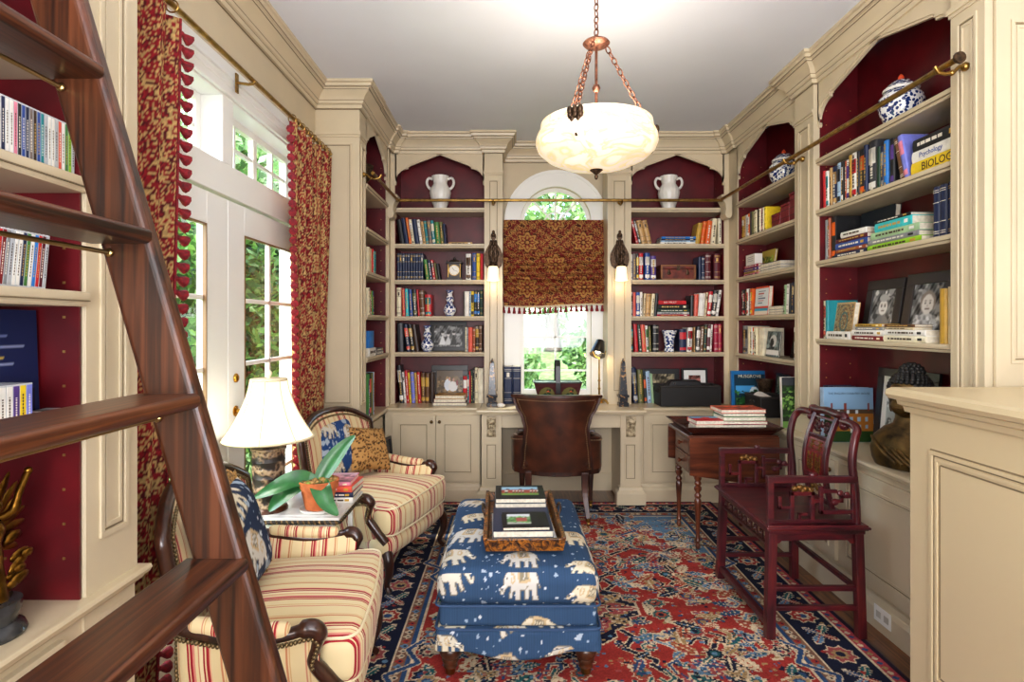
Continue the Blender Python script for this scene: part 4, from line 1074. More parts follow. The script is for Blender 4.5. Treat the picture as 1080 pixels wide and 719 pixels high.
# ================================================================== CHINESE ARMCHAIR
rosew = wood('red_lacquered_rosewood', '23070a', '47101a', '641a1b', 'x', .36, 5, 5, .25)
rosew_z = wood('red_lacquered_rosewood_upright', '23070a', '47101a', '641a1b', 'z', .36, 5, 5, .25)
gilt = P('gilt_carving', '7a5526', .45, .6, var=.5, scale=120, bmp=.4)
t = thing('carved_armchair', 'dark red lacquered oriental armchair with fretwork arms by the right counter', 'armchair', (1.395, 2.925, BZ))
part('seat', rosew, t, lambda m: (m.box(-.228, .232, -.335, .335, .497, .522), m.box(-.218, .222, -.325, .325, .478, .497), m.box(-.235, .239, -.342, .342, .503, .515)), smooth=0, bevel=.004)
for sy in (-1, 1):
    part('leg', rosew_z, t, lambda m: m.tube([(-.212, sy * .31, 0), (-.197, sy * .297, .49)], [1, 1], sq=(.042, .042), up=(1, 0, 0)), smooth=0, bevel=.004)
    part('leg', rosew_z, t, lambda m: m.tube([(.208, sy * .31, 0), (.200, sy * .297, .49)], [1, 1], sq=(.040, .040), up=(1, 0, 0)), smooth=0, bevel=.004)
    post = smoothpts([(.198, sy * .295, .515), (.192, sy * .295, .66), (.178, sy * .294, .80), (.192, sy * .290, .90), (.212, sy * .276, .945), (.218, sy * .245, .962), (.222, sy * .19, .966), (.225, sy * .135, .962)], 5)
    part('back_post', rosew_z, t, lambda m: m.tube(post, .0185, 10), smooth=60)
    part('side_apron', rosew, t, lambda m: m.prism([(-.18, .478), (.18, .478), (.18, .43), (.165, .43), (.15, .445), (-.15, .445), (-.165, .43), (-.18, .43)], sy * .297 - .009, sy * .297 + .009, 'y'), smooth=0, bevel=.002)
    for z in (.225, .135):
        part('stretcher', rosew, t, lambda m: m.tube([(-.20, sy * .303, z), (.205, sy * .303, z)], 1, sq=(.026, .022)), smooth=0, bevel=.004)
    # arm fretwork
    X = lambda a: -.205 + a
    def fret(m, pts, w=.019):
        for p, q in zip(pts[:-1], pts[1:]): 
            d = Vector((q[0] - p[0], 0, q[1] - p[1])); d.normalize(); e = d * w / 2
            m.tube([Vector((X(p[0]), sy * .30, .52 + p[1])) - e, Vector((X(q[0]), sy * .30, .52 + q[1])) + e], 1, sq=(w, w), up=(0, 1, 0))
    ar = part('arm_rest', rosew, t, lambda m: (fret(m, [(.0, .0), (.0, .205)], .028), fret(m, [(.0, .205), (.385, .205)], .030), fret(m, [(0, .012), (.385, .012)]), fret(m, [(.385, .012), (.385, .205)], .02), m.ball((X(.20), sy * .30, .745), (.02, .014, .012), 10, 6)), smooth=0, bevel=.003)
    part('fretwork', rosew, ar, lambda m: (fret(m, [(.045, .12), (.045, .075), (.10, .075)], .016), fret(m, [(.10, .02), (.10, .14), (.195, .14), (.195, .012)], .018), fret(m, [(.135, .012), (.135, .045), (.165, .045)], .014), fret(m, [(.195, .105), (.235, .105)], .016),
        fret(m, [(.235, .165), (.235, .055), (.375, .055)], .018), fret(m, [(.235, .15), (.30, .15)], .016), fret(m, [(.29, .105), (.33, .105), (.33, .125), (.375, .125)], .014), m.ball((X(.30), sy * .3, .62), (.018, .009, .016)), m.ball((X(.325), sy * .3, .66), (.016, .009, .014)), m.ball((X(.355), sy * .3, .655), (.014, .009, .012))), smooth=0, bevel=.002)
    part('gilt_bat_carving', gilt, ar, lambda m: [m.ball((X(.115 + .024 * k), sy * .3, .688 - .006 * abs(k - 1)), (.017, .011, .014), 8, 6) for k in range(4)] + [m.ball((X(.15), sy * .3, .672), (.012, .010, .016), 8, 6)], smooth=60)
# front: pierced apron and foot rail, back stretcher
def apron(m):
    m.box(-.207, -.190, -.28, .28, .466, .478); m.box(-.207, -.190, -.28, .28, .405, .416)
    n = 9
    for k in range(n):
        y = -.25 + .5 * k / (n - 1); d = .02
        m.tube([(-.198, y - d, .418), (-.198, y - d, .452), (-.198, y + d * .4, .452), (-.198, y + d * .4, .43), (-.198, y + d, .43)], 1, sq=(.008, .008), up=(1, 0, 0)); m.ball((-.200, y, .440), (.008, .011, .009), 8, 6)
part('carved_apron', P('carved_rosewood', '5a2a26', .35, dark='2a0d0d', scale=90, bmp=.4, coat=.4), t, apron, smooth=0)
part('foot_rail', rosew, t, lambda m: m.box(-.225, -.192, -.30, .30, .045, .075), smooth=0, bevel=.005)
part('stretcher', rosew, t, lambda m: m.tube([(.206, -.30, .215), (.206, .30, .215)], 1, sq=(.026, .022)), smooth=0, bevel=.004)
crest = smoothpts([(.225, -.155, .945), (.229, -.15, .985), (.226, -.125, .992), (.226, -.09, .988), (.228, 0, .995), (.226, .09, .988), (.226, .125, .992), (.229, .15, .985), (.225, .155, .945)], 5)
part('crest_rail', rosew, t, lambda m: (m.tube(crest, .020, 10), m.ball((.225, -.15, .945), .023), m.ball((.225, .15, .945), .023)), smooth=60)
xs = lambda z: .196 - .05 * math.sin((z - .52) / .46 * math.pi) + .03 * (z - .52) / .46
def splatst(m):
    for y in (-.098, .098): m.tube([(xs(.52 + .46 * k / 12), y, .52 + .46 * k / 12) for k in range(13)], 1, sq=(.022, .026), up=(0, 1, 0))
    for z in (.545, .66, .862): m.tube([(xs(z), -.098, z), (xs(z), .098, z)], 1, sq=(.016, .022))
sp_ = part('back_splat', rosew_z, t, splatst, smooth=0, bevel=.003)
part('carved_panel', P('vermilion_lacquer_panel', '8c1c20', .35, dark='5a1014', scale=50), sp_, lambda m: m.grid(lambda u, v: (xs(.67 + .185 * v) - .002, -.088 + .176 * u, .67 + .185 * v), 6, 10), smooth=60)
def strokes(m):
    for yc in (-.036, .036):
        for a, b, c, d in ((-.02, .84, .02, .84), (0, .845, 0, .80), (-.022, .82, .022, .82), (-.018, .80, .018, .80), (-.02, .78, -.02, .70), (.02, .78, .02, .70), (-.02, .76, .02, .76), (-.012, .74, .012, .74), (0, .74, 0, .69), (-.022, .715, .022, .715), (-.018, .69, .02, .695)):
            z1, z2 = b, d; m.tube([(xs(z1) - .006, yc + a, z1), (xs(z2) - .006, yc + c, z2)], 1, sq=(.006, .006), up=(1, 0, 0))
part('gilt_characters', gilt, sp_, strokes, smooth=0)
def scr(m):
    for s in (-1, 1):
        m.tube([(xs(.92), s * (.045 + .03 * (1 - k / 14) * math.cos(k * .65)), .915 + .028 * (1 - k / 14) * math.sin(k * .65)) for k in range(14)], .008, 6)
        m.tube([(xs(.92), s * .02, .89), (xs(.92), s * .05, .885), (xs(.92), s * .085, .90)], .007, 6)
    m.ball((xs(.92), 0, .925), (.01, .014, .02)); m.tube([(xs(.955), -.09, .957), (xs(.955), .09, .957)], .008, 6)
part('pierced_scroll', rosew, sp_, scr, smooth=60)
part('gilt_carving', gilt, sp_, lambda m: [m.ball((xs(.6), -.05 + .025 * k, .60 + .01 * (k % 2)), (.009, .015, .018), 8, 6) for k in range(5)], smooth=60)

# ================================================================== DROP LEAF TABLE
mahog = wood('mahogany', '36160c', '5a2a17', '73391f', 'x', .3, 4, 8, .4)
mahog_z = wood('mahogany_legs', '36160c', '5a2a17', '73391f', 'z', .3, 5, 4, .4)
t = thing('drop_leaf_table', 'small mahogany drop-leaf table with turned legs near the back right corner', 'table', (1.415, 3.86, BZ))
part('tabletop', mahog, t, lambda m: m.box(-.29, .285, -.235, .235, .708, .73), smooth=0, bevel=.005)
for s in (-1, 1):
    lf = [(-.288, .722), (.283, .722), (.283, .55)] + [(.283 - .07 + .07 * math.cos(R(a)), .55 - .07 + .0 + .07 * math.sin(R(a))) for a in (0, -30, -60, -90)] + [(-.288, .48)]
    y0, y1 = sorted((s * .238, s * .254)); part('drop_leaf', mahog, t, lambda m: m.prism(lf, y0, y1, 'y'), smooth=0, bevel=.003)
part('drawer_case', mahog, t, lambda m: m.box(-.245, .245, -.195, .195, .455, .708), smooth=0, bevel=.002)
for z0, z1 in ((.59, .695), (.465, .578)):
    d = part('drawer', mahog, t, lambda m: (m.box(-.258, -.245, -.165, .165, z0, z1), m.box(-.262, -.258, -.15, .15, z0 + .015, z1 - .015)), smooth=0, bevel=.003)
    part('knob', mahog, d, lambda m: m.lathe([(.007, 0), (.007, -.010), (.016, -.018), (.016, -.026), (.0, -.032)], 14, (-.262, 0, (z0 + z1) / 2), ax='x'), smooth=60)
legp = [(.011, 0), (.015, .01), (.017, .02), (.012, .032), (.011, .04), (.019, .055), (.014, .07), (.012, .10), (.016, .20), (.021, .28), (.022, .31), (.015, .325), (.022, .335), (.022, .345), (.014, .355), (.013, .362), (.024, .38), (.024, .395), (.014, .405), (.022, .415), (.022, .425), (.016, .435), (.024, .45), (.024, .60)]
for sx in (-1, 1):
    for sy in (-1, 1): part('leg', mahog_z, t, lambda m: m.lathe(legp, 18, (sx * .222, sy * .207, 0)), smooth=40)
darkw = wood('dark_tray_wood', '1c0a08', '34130e', '4a1e15', 'x', .25, 5, 8, .5)
TT = BZ + .73
t = thing('tray', 'dark flared wooden tray on the drop-leaf table holding two book stacks', 'tray', (1.41, 3.83, TT))
part('tray_base', darkw, t, lambda m: m.box(-.25, .25, -.19, .19, .0, .012), smooth=0, bevel=.002)
def rim(m):
    for s in (-1, 1):
        m.add([(-.25, s * .19, .0), (.25, s * .19, .0), (.315, s * .235, .055), (-.315, s * .235, .055), (-.245, s * .18, .01), (.245, s * .18, .01), (.305, s * .225, .057), (-.305, s * .225, .057)], [(0, 1, 2, 3), (4, 5, 6, 7), (3, 2, 6, 7), (0, 4, 7, 3), (1, 5, 6, 2), (0, 1, 5, 4)])
        m.add([(s * .25, -.19, .0), (s * .25, .19, .0), (s * .315, .235, .055), (s * .315, -.235, .055), (s * .24, -.18, .01), (s * .24, .18, .01), (s * .305, .225, .057), (s * .305, -.225, .057)], [(0, 1, 2, 3), (4, 5, 6, 7), (3, 2, 6, 7), (0, 4, 7, 3), (1, 5, 6, 2), (0, 1, 5, 4)])
part('tray_rim', darkw, t, rim, smooth=0)

# ================================================================== LEATHER DESK CHAIR
leather = P('brown_leather', '4a2415', .36, var=.35, scale=9, bmp=.05, spec=.6, coat=.15)
chairw = wood('desk_chair_wood', '1e0d08', '3a1a0f', '4f2616', 'z', .42, 6, 4, .1)
nail2 = P('antique_nails', '9c8260', .4, .7)
t = thing('desk_chair', 'brown leather barrel-back desk chair with nailhead trim at the kneehole', 'desk chair', (.335, 4.30, BZ), R(-4))
def hw(z):
    pts = [(.37, .262), (.50, .250), (.60, .238), (.68, .228), (.76, .245), (.83, .285), (.875, .305), (.925, .318)]
    for (a, b), (c, d) in zip(pts[:-1], pts[1:]):
        if z <= c: f = (z - a) / (c - a); f = f * f * (3 - 2 * f); return b + (d - b) * f
    return pts[-1][1]
def bp(s, z, off): 
    w = hw(z); x = s * w; return (x, -.185 - .075 * (z - .37) / .55 + .11 * (x / .3) ** 2 + off, z + (.008 * (1 - s * s) if z > .9 else 0))
def back(m):
    n, k = 26, 26; Z = lambda v: .37 + .545 * v
    m.grid(lambda u, v: bp(2 * u - 1, Z(v), -.012 * (1 - (2 * u - 1) ** 4)), n, k); m.grid(lambda u, v: bp(2 * u - 1, Z(v), .045), n, k)
    for u in (0, 1): m.grid(lambda a, v: bp(2 * u - 1, Z(v), .045 * a), 2, k)
part('backrest', leather, t, back, smooth=50, fixn=False)
edge_r = [bp(1, .37 + .545 * k / 24, .02) for k in range(25)]; edge_l = [bp(-1, .37 + .545 * k / 24, .02) for k in range(25)]
topp = [bp(-1 + 2 * k / 20, .915, .018) for k in range(21)]
part('back_frame', chairw, t, lambda m: (m.tube(edge_l, 1, sq=(.018, .062), up=(0, 1, 0)), m.tube(edge_r, 1, sq=(.018, .062), up=(0, 1, 0)), m.tube(topp, 1, sq=(.062, .022))), smooth=40, bevel=.003)
part('nailhead_trim', nail2, t, lambda m: (beads(m, [bp(-.92, .40 + .49 * k / 24, -.010) for k in range(25)], .0042, .013), beads(m, [bp(.92, .40 + .49 * k / 24, -.010) for k in range(25)], .0042, .013), beads(m, [bp(-.92 + 1.84 * k / 20, .892, -.012) for k in range(21)], .0042, .013)), smooth=60)
for s in (-1, 1):
    def pl_(u): # plan curve of arm
        a = smoothpts([(s * .245, -.115, 0), (s * .315, -.07, 0), (s * .338, .03, 0), (s * .325, .14, 0), (s * .30, .235, 0)], 8); i = u * (len(a) - 1); k = int(i); return a[k].lerp(a[min(k + 1, len(a) - 1)], i - k)
    H = lambda u: .61 - .03 * u
    def armp(m):
        for o in (0, -.045): m.grid(lambda u, v: (pl_(u).x + s * (o + .004), pl_(u).y, .375 + (H(u) - .375) * v), 22, 8)
        m.grid(lambda u, v: (pl_(u).x + s * (.004 - .045 * v), pl_(u).y, H(u) + .012 * math.sin(math.pi * v)), 22, 5); m.grid(lambda u, v: (pl_(1).x + s * (.004 - .045 * u), pl_(1).y, .375 + (H(1) - .375) * v), 3, 6)
    am = part('arm', leather, t, armp, smooth=50, fixn=False)
    part('nailhead_trim', nail2, am, lambda m: beads(m, [(pl_(u / 20).x + s * .006, pl_(u / 20).y, H(u / 20) - .018) for u in range(21)], .0042, .013), smooth=60)
    part('arm_post', chairw, am, lambda m: m.tube([(s * .283, .245, .36), (s * .283, .245, .57), (s * .283, .25, .60)], 1, sq=(.05, .03), up=(0, 1, 0)), smooth=0, bevel=.004)
    part('back_leg', chairw, t, lambda m: m.tube(smoothpts([(s * .205, -.165, .37), (s * .205, -.17, .22), (s * .225, -.225, .05)], 5), [1.25, 1.2, 1.15, 1.1, 1.05, 1, .95, .9, .85, .8, .75], sq=(.042, .042)), smooth=0, bevel=.004)
    part('front_leg', chairw, t, lambda m: m.lathe([(.013, .045), (.016, .06), (.014, .08), (.022, .22), (.026, .28), (.018, .295), (.028, .31), (.028, .38)], 16, (s * .27, .20, 0)), smooth=40)
    for (x, y) in ((s * .225, -.225), (s * .27, .20)):
        part('caster', P('brass_caster', '8a6a38', .35, 1), t, lambda m: (m.lathe([(.016, .032), (.018, .04), (.016, .056), (.0, .058)], 12, (x, y, 0)), m.lathe([(.0, -.009), (.016, -.009), (.018, 0), (.016, .009), (.0, .009)], 14, (x, y, .018), ax='x')), smooth=40)
ring = [(pl[0], pl[1]) for pl in ([bp(-1 + 2 * k / 12, .37, .0)[:2] for k in range(13)] + [(.315, -.06), (.338, .03), (.325, .14), (.295, .235), (.1, .28), (-.1, .28), (-.295, .235), (-.325, .14), (-.338, .03), (-.315, -.06)])]
part('seat_rail', chairw, t, lambda m: m.prism(ring, .335, .375, 'z'), smooth=30, bevel=.004)
part('nailhead_trim', nail2, t, lambda m: beads(m, [(x * 1.004, y * 1.01 - .002, .382) for x, y in ring + ring[:1]], .0042, .013), smooth=60)
mb = MB(); softbox(mb, .245, .20, .045, .035, (16, 14, 6), puff=.02, c=(0, .055, .42)); mb.build('seat_cushion', leather, t, smooth=60)

# ================================================================== SIDE TABLE, LAMP, PLANT
marble = P('white_marble', 'efeeea', .2, var=.05, scale=6, dark='d6d3cc')
rope = P('bronze_rope_edge', '8a7048', .4, .6, var=.6, scale=160)
t = thing('side_table', 'white marble topped side table with rope-twist bronze edge between the armchairs', 'side table', (-1.035, 2.745, BZ))
SX, SY, SZ = .262, .203, .575
part('tabletop', marble, t, lambda m: (m.box(-SX, SX, -SY, SY, SZ - .012, SZ), m.box(-SX + .03, SX - .03, -SY + .03, SY - .03, SZ, SZ + .0015)), smooth=0, bevel=.003)
def ropef(m):
    pts = rrect(SX - .002, SY - .002, .01, 2)
    P_ = [Vector((x, y, SZ - .022)) for x, y in pts] + [Vector((pts[0][0], pts[0][1], SZ - .022))]
    for ph in (0, 2.1, 4.2):
        path = []; d0 = 0
        for a, b in zip(P_[:-1], P_[1:]):
            L = (b - a).length; n = max(1, int(L / .004)); dr = (b - a).normalized() if L > 0 else Vector((1, 0, 0)); sd = Vector((-dr.y, dr.x, 0))
            for k in range(n):
                d = d0 + L * k / n; an = d / .024 * 2 * math.pi + ph; path.append(a + (b - a) * k / n + sd * .006 * math.cos(an) + Vector((0, 0, .006 * math.sin(an))))
            d0 += L
        m.tube(path, .0055, 5, mi=0 if ph < 2 else 1)
part('rope_edge', [rope, P('dark_rope_strand', '2e261c', .5)], t, ropef, smooth=60)
for sx in (-1, 1):
    for sy in (-1, 1): part('leg', white_t, t, lambda m: m.tube([(sx * (SX - .05), sy * (SY - .05), 0), (sx * (SX - .05), sy * (SY - .05), SZ - .014)], 1, sq=(.022, .022)), smooth=0, bevel=.003)
part('lower_shelf', white_t, t, lambda m: m.box(-SX + .02, SX - .02, -SY + .02, SY - .02, .20, .215), smooth=0, bevel=.002)
part('frieze', white_t, t, lambda m: (m.box(-SX + .03, SX - .03, -SY + .02, -SY + .035, SZ - .06, SZ - .03), m.box(-SX + .03, SX - .03, SY - .035, SY - .02, SZ - .06, SZ - .03)), smooth=0)
TZ = BZ + SZ + .0015

t = thing('table_lamp', 'lit table lamp with cream bell shade and carved drum base on the side table', 'lamp', (-1.135, 2.655, TZ))
def carved_drum():
    m, nt, b = _new('carved_drum_wood')
    br = nd(nt, 'ShaderNodeTexBrick'); br.inputs['Scale'].default_value = 14; br.inputs['Mortar Size'].default_value = .03
    v = nd(nt, 'ShaderNodeTexVoronoi'); v.inputs['Scale'].default_value = 70; nt.links.new(coords(nt), v.inputs['Vector'])
    w_ = nd(nt, 'ShaderNodeTexWave'); w_.wave_type = 'BANDS'; w_.bands_direction = 'Z'; w_.inputs['Scale'].default_value = 4; w_.inputs['Distortion'].default_value = 6; w_.inputs['Detail Scale'].default_value = 4; nt.links.new(coords(nt), w_.inputs['Vector'])
    ad = nd(nt, 'ShaderNodeMath', operation='MULTIPLY'); nt.links.new(v.outputs['Distance'], ad.inputs[0]); nt.links.new(w_.outputs['Fac'], ad.inputs[1])
    nt.links.new(ramp(nt, ad.outputs[0], [(.05, '2a211c'), (.22, '6e5744'), (.5, 'a58a6c')]), b.inputs['Base Color']); b.inputs['Roughness'].default_value = .45; bump(nt, b, ad.outputs[0], .6, .01)
    return m
part('drum_base', carved_drum(), t, lambda m: m.lathe([(.074, .022), (.072, .03), (.072, .075), (.074, .08), (.072, .085), (.072, .15), (.074, .155), (.072, .16), (.072, .225), (.074, .23), (.072, .235), (.072, .275), (.078, .282), (.078, .292), (.02, .296)], 32), smooth=40)
part('foot_ring', dk_wood, t, lambda m: m.lathe([(.084, 0), (.086, .006), (.082, .016), (.076, .022)], 32), smooth=40)
part('stem', brass, t, lambda m: m.lathe([(.012, .29), (.010, .31), (.006, .32), (.006, .61), (.004, .615)], 12), smooth=40)
shade_m = glow('lit_shade_silk', 'fff0d8', .80, 'f2ead8')
def bell(u):   # 0 top .. 1 bottom
    return .080 + .100 * (u ** 1.75) + .02 * u, .605 - .27 * u
sh = part('lamp_shade', shade_m, t, lambda m: (m.lathe([bell(k / 16) for k in range(17)], 48), ), smooth=50)
for q in sh.data.polygons: pass
seam = P('shade_seam_trim', 'd9c9a6', .7)
for k in range(8):
    a = math.pi * k / 4 + .2
    part('shade_rib', seam, sh, lambda m: m.tube([((bell(j / 12)[0] + .002) * math.cos(a), (bell(j / 12)[0] + .002) * math.sin(a), bell(j / 12)[1]) for j in range(13)], .0035, 6), smooth=60)
for q_ in (0, 1): part('shade_trim', seam, sh, lambda m: m.lathe([(bell(q_)[0], bell(q_)[1] - .006), (bell(q_)[0] + .004, bell(q_)[1]), (bell(q_)[0], bell(q_)[1] + .006)], 40), smooth=60)
part('finial', P('ivory_finial', 'f0e2c4', .3), t, lambda m: m.lathe([(.004, .60), (.012, .608), (.006, .616), (.013, .626), (.015, .636), (.010, .646), (0, .652)], 16), smooth=60)
# open the closed shade ends
def open_caps(o, zc):
    bm = bmesh.new(); bm.from_mesh(o.data); bmesh.ops.delete(bm, geom=[f for f in bm.faces if len(f.verts) > 8], context='FACES'); bm.to_mesh(o.data); bm.free()
open_caps(sh, 0)
lamp('lamp_bulb', 'POINT', (-1.135, 2.655, TZ + .45), 9, 'ffdcae', .05)

t = thing('potted_orchid', 'terracotta pot of mossy bark with four long green orchid leaves on the side table', 'plant', (-.90, 2.65, TZ))
terra = P('terracotta', 'c8703f', .7, var=.12, scale=25)
part('saucer', P('white_saucer', 'f2f0ea', .3), t, lambda m: m.lathe([(.05, 0), (.082, .004), (.088, .014), (.085, .016), (.078, .009), (0, .007)], 32), smooth=40)
part('pot', terra, t, lambda m: m.lathe([(.056, .010), (.060, .012), (.080, .105), (.088, .106), (.092, .140), (.086, .142), (.080, .125), (.0, .122)], 32), smooth=40)
def moss(m):
    rg = random.Random(4)
    for k in range(150):
        a, r = rg.random() * 6.28, .076 * math.sqrt(rg.random()); s = rg.uniform(.007, .013); m.ball((r * math.cos(a), r * math.sin(a), .126 + rg.random() * .018), (s, s, s * .8), 6, 4, rg.choice([0, 0, 1, 2]))
part('bark_and_moss', [P('bark_chips', 'a9854f', .9), P('moss_green', '8a9a45', .9), P('moss_dark', '5f5a30', .9)], t, moss, smooth=40)
lf_m = P('orchid_leaf_green', '2f6b36', .3, var=.25, scale=12, coat=.3, dark='1f4f2a')
def leafmesh(m, pts, w):
    P_ = smoothpts(pts, 6); n = len(P_)
    up = Vector((0, 0, 1)); rows = []
    for i, p in enumerate(P_):
        tg = (P_[min(i + 1, n - 1)] - P_[max(i - 1, 0)]).normalized(); sd = tg.cross(Vector((0.25, -.8, .55))).normalized(); nn = sd.cross(tg).normalized()
        q = i / (n - 1); ww = w * (math.sin(math.pi * min(1, q * .93 + .04) ** .75) ** .8) + .006 * (1 - q)
        rows.append([p + sd * ww * a + nn * (abs(a) * ww * .28) for a in (-1, -.6, 0, .6, 1)])
    vs = [tuple(p) for r in rows for p in r]; fs = []
    for i in range(n - 1):
        for j in range(4): fs.append((i * 5 + j, i * 5 + j + 1, i * 5 + j + 6, i * 5 + j + 5))
    m.add(vs, fs)
for pts, w in (([(0, 0, .13), (.04, .02, .20), (.10, .04, .28), (.155, .05, .335)], .036), ([(-.01, 0, .13), (-.085, -.045, .155), (-.17, -.085, .125), (-.255, -.105, .085)], .036), ([(-.01, -.01, .13), (-.08, -.04, .135), (-.14, -.08, .085), (-.19, -.098, .025)], .042), ([(.0, -.01, .13), (.03, -.07, .125), (.07, -.10, .06), (.125, -.115, .012)], .040)):
    part('leaf', lf_m, t, lambda m: leafmesh(m, pts, w), smooth=60, fixn=False)

# ================================================================== LIBRARY LADDER
oak = wood('ladder_oak', '180a05', '46210f', '653719', 'y', .36, 2.2, 45, .25, con=.85)
oak_s = wood('ladder_oak_upright', '1b0b06', '44220f', '5f341d', 'z', .38, 2.2, 30, .2, con=.9)
LX = lambda z: -.672 + .292 * (1.45 - z)
t = thing('library_ladder', 'dark oak library ladder leaning on the left bookcase in the foreground', 'ladder', (LX(0), .82, 0))
Z1 = 2.74; l0 = LX(0)
for y0, y1 in ((.545, .582), (1.05, 1.087)):
    part('stringer', oak_s, t, lambda m: m.prism([(LX(0) - .049 - l0, 0), (LX(0) + .049 - l0, 0), (LX(Z1) + .049 - l0, Z1), (LX(Z1) - .049 - l0, Z1)], y0 - .82, y1 - .82, 'y'), smooth=0, bevel=.012, seg=4)
for k in range(8):
    z = 1.018 + .3045 * (k - 3)
    x = LX(z) - l0
    part('tread', oak, t, lambda m: m.prism([(x - .058, z - .028), (x + .050, z - .028), (x + .058, z - .020), (x + .058, z - .006), (x + .052, z), (x - .058, z)], .575 - .82, 1.056 - .82, 'y'), smooth=0, bevel=.005, seg=3)
    if k >= 4: part('brass_rod', P('satin_brass_rod', 'b8a06a', .3, 1), t, lambda m: (m.tube([(x - .018, .583 - .82, z - .045), (x - .018, 1.047 - .82, z - .045)], .0042, 8), m.ball((x - .018, 1.046 - .82, z - .045), (.008, .004, .008))), smooth=50)

# ================================================================== CURTAINS, ROD, ROMAN SHADE
CX = -1.222
RODZ = 2.60
t = thing('curtain_rod', 'thin brass curtain rod running above the french doors', 'curtain rod', (CX, 2.7, RODZ))
part('rod', brass, t, lambda m: m.tube([(0, -1.04, 0), (0, 1.13, 0)], .0115, 12), smooth=50)
for y in (-.02, -1.035, 1.115):
    part('bracket', brass, t, lambda m: (m.box(XW + .036 - CX, XW + .042 - CX, y - .012, y + .012, -.06, .03), m.tube([(XW + .038 - CX, y, -.012), (-.02, y, -.02), (0, y, -.018), (.014, y, -.006)], .007, 8)), smooth=50)
def curtain(label, y0t, y1t, y0b, y1b, z0, nf, lead, amp=.030, xb=0):
    t = thing('curtain', label, 'curtain', (CX, (y0t + y1t) / 2, 0), 0, None)
    yc = (y0t + y1t) / 2; zt = RODZ - .03
    def pos(u, v):      # v 0 bottom 1 top
        a, b = y0b + (y0t - y0b) * v, y1b + (y1t - y1b) * v
        s = 2 * math.pi * nf * u
        ph = .5 * math.sin(v * 2.4)
        x = amp * (.65 + .35 * v if v < .5 else .82 + .0) * math.sin(s + ph) + .010 * math.sin(2.3 * s + 1 + v * 3)
        return (x + xb * (1 - v), a + (b - a) * u + .012 * math.cos(s * 1.0 + 1) - yc, z0 + (zt - z0) * v)
    nu, nv = int(230 * (y1t - y0t) / .7) + 30, 300
    mb = MB(); mb.grid(pos, nu, nv); o = mb.build('drape', painted('printed_damask', .75, .1, 300, .25), t, smooth=70, fixn=False)
    L = (y1t - y0t) * 1.45; uu, vv = np.meshgrid(np.linspace(0, 1, nu), np.linspace(0, 1, nv))
    set_col(o, DAM.sample(uu.ravel() * L / .30, vv.ravel() * (zt - z0) / .36, True))
    u_ = 0 if lead < 0 else 1
    tz = z0 + .05
    k = 0
    while tz < zt - .02:
        v = (tz - z0) / (zt - z0); p = Vector(pos(u_, v)); d = Vector((.35, lead, -.35)).normalized()
        def ts(m):
            m.T = Matrix.Translation(p) @ d.to_track_quat('Z', 'Y').to_matrix().to_4x4()
            m.lathe([(.004, -.004), (.009, .002), (.010, .008), (.008, .012), (.013, .022), (.021, .040), (.022, .044), (0, .046)], 8)
        part('tassel', velvet_red, t, ts, smooth=50); tz += .050; k += 1
    part('tassel_braid', velvet_red, t, lambda m: m.tube([pos(u_, j / 60) for j in range(61)], .006, 5), smooth=50)
    for j in range(nf * 2):
        y = y0t + (y1t - y0t) * (j + .5) / (nf * 2) - yc
        part('ring', brass, t, lambda m: m.tube([(.022 * math.cos(a), y, RODZ - .0062 + .022 * math.sin(a)) for a in np.linspace(0, 2 * math.pi, 17)[:-1]], .003, 6, closed=True, up=(0, 1, 0)), smooth=50)
curtain('red and gold damask curtain with tassel edge hanging behind the library ladder', 1.67, 2.08, 1.67, 2.02, .02, 3, 1, xb=-.055)
curtain('red and gold damask curtain with tassel edge at the far end of the rod', 3.13, 3.80, 3.36, 3.82, .03, 5, -1, xb=-.062)

t = thing('roman_shade', 'red and gold patterned roman shade with tassel fringe on the arched window', 'window shade', (.385, 5.075, 2.38))
RW = .46
def rs(u, v):       # v 0 top
    z = -.76 * v; s = 0
    for zc, a in ((.30, .035), (.41, .055), (.51, .06), (.60, .055)):
        s += a * math.exp(-((v - zc / .76) / .038) ** 2)
    sag = .02 * math.sin(math.pi * u) * (1 if v > .3 else v / .3)
    return ((2 * u - 1) * RW + .004 * math.sin(v * 40), -.012 - s - .006 * math.sin(u * 19 + v * 9), z - sag * .6 - .012 * math.sin(u * 5 + 1) * v)
mb = MB(); mb.grid(rs, 170, 150); mb.grid(lambda u, v: (rs(u, v)[0], .0, rs(u, v)[2]), 8, 8); o = mb.build('shade_cloth', painted('printed_damask', .75, .1, 300, .25), t, smooth=70, fixn=False)
p = vco(o); set_col(o, DAM2.sample(p[:, 0] / .50 + .5, -p[:, 2] / .40 + .5, True))
part('braid', P('cream_braid', 'e0cfae', .8), t, lambda m: m.tube([(rs(k / 40, 1)[0], rs(k / 40, 1)[1] - .004, rs(k / 40, 1)[2] + .004) for k in range(41)], .006, 6), smooth=60)
for k in range(21):
    q = rs(k / 20, 1)
    part('tassel', velvet_red, t, lambda m: m.lathe([(0, -.06), (.015, -.058), (.013, -.04), (.008, -.026), (.010, -.02), (.009, -.012), (.004, -.006), (.003, .003)], 8, (q[0], q[1] - .003, q[2])), smooth=50)

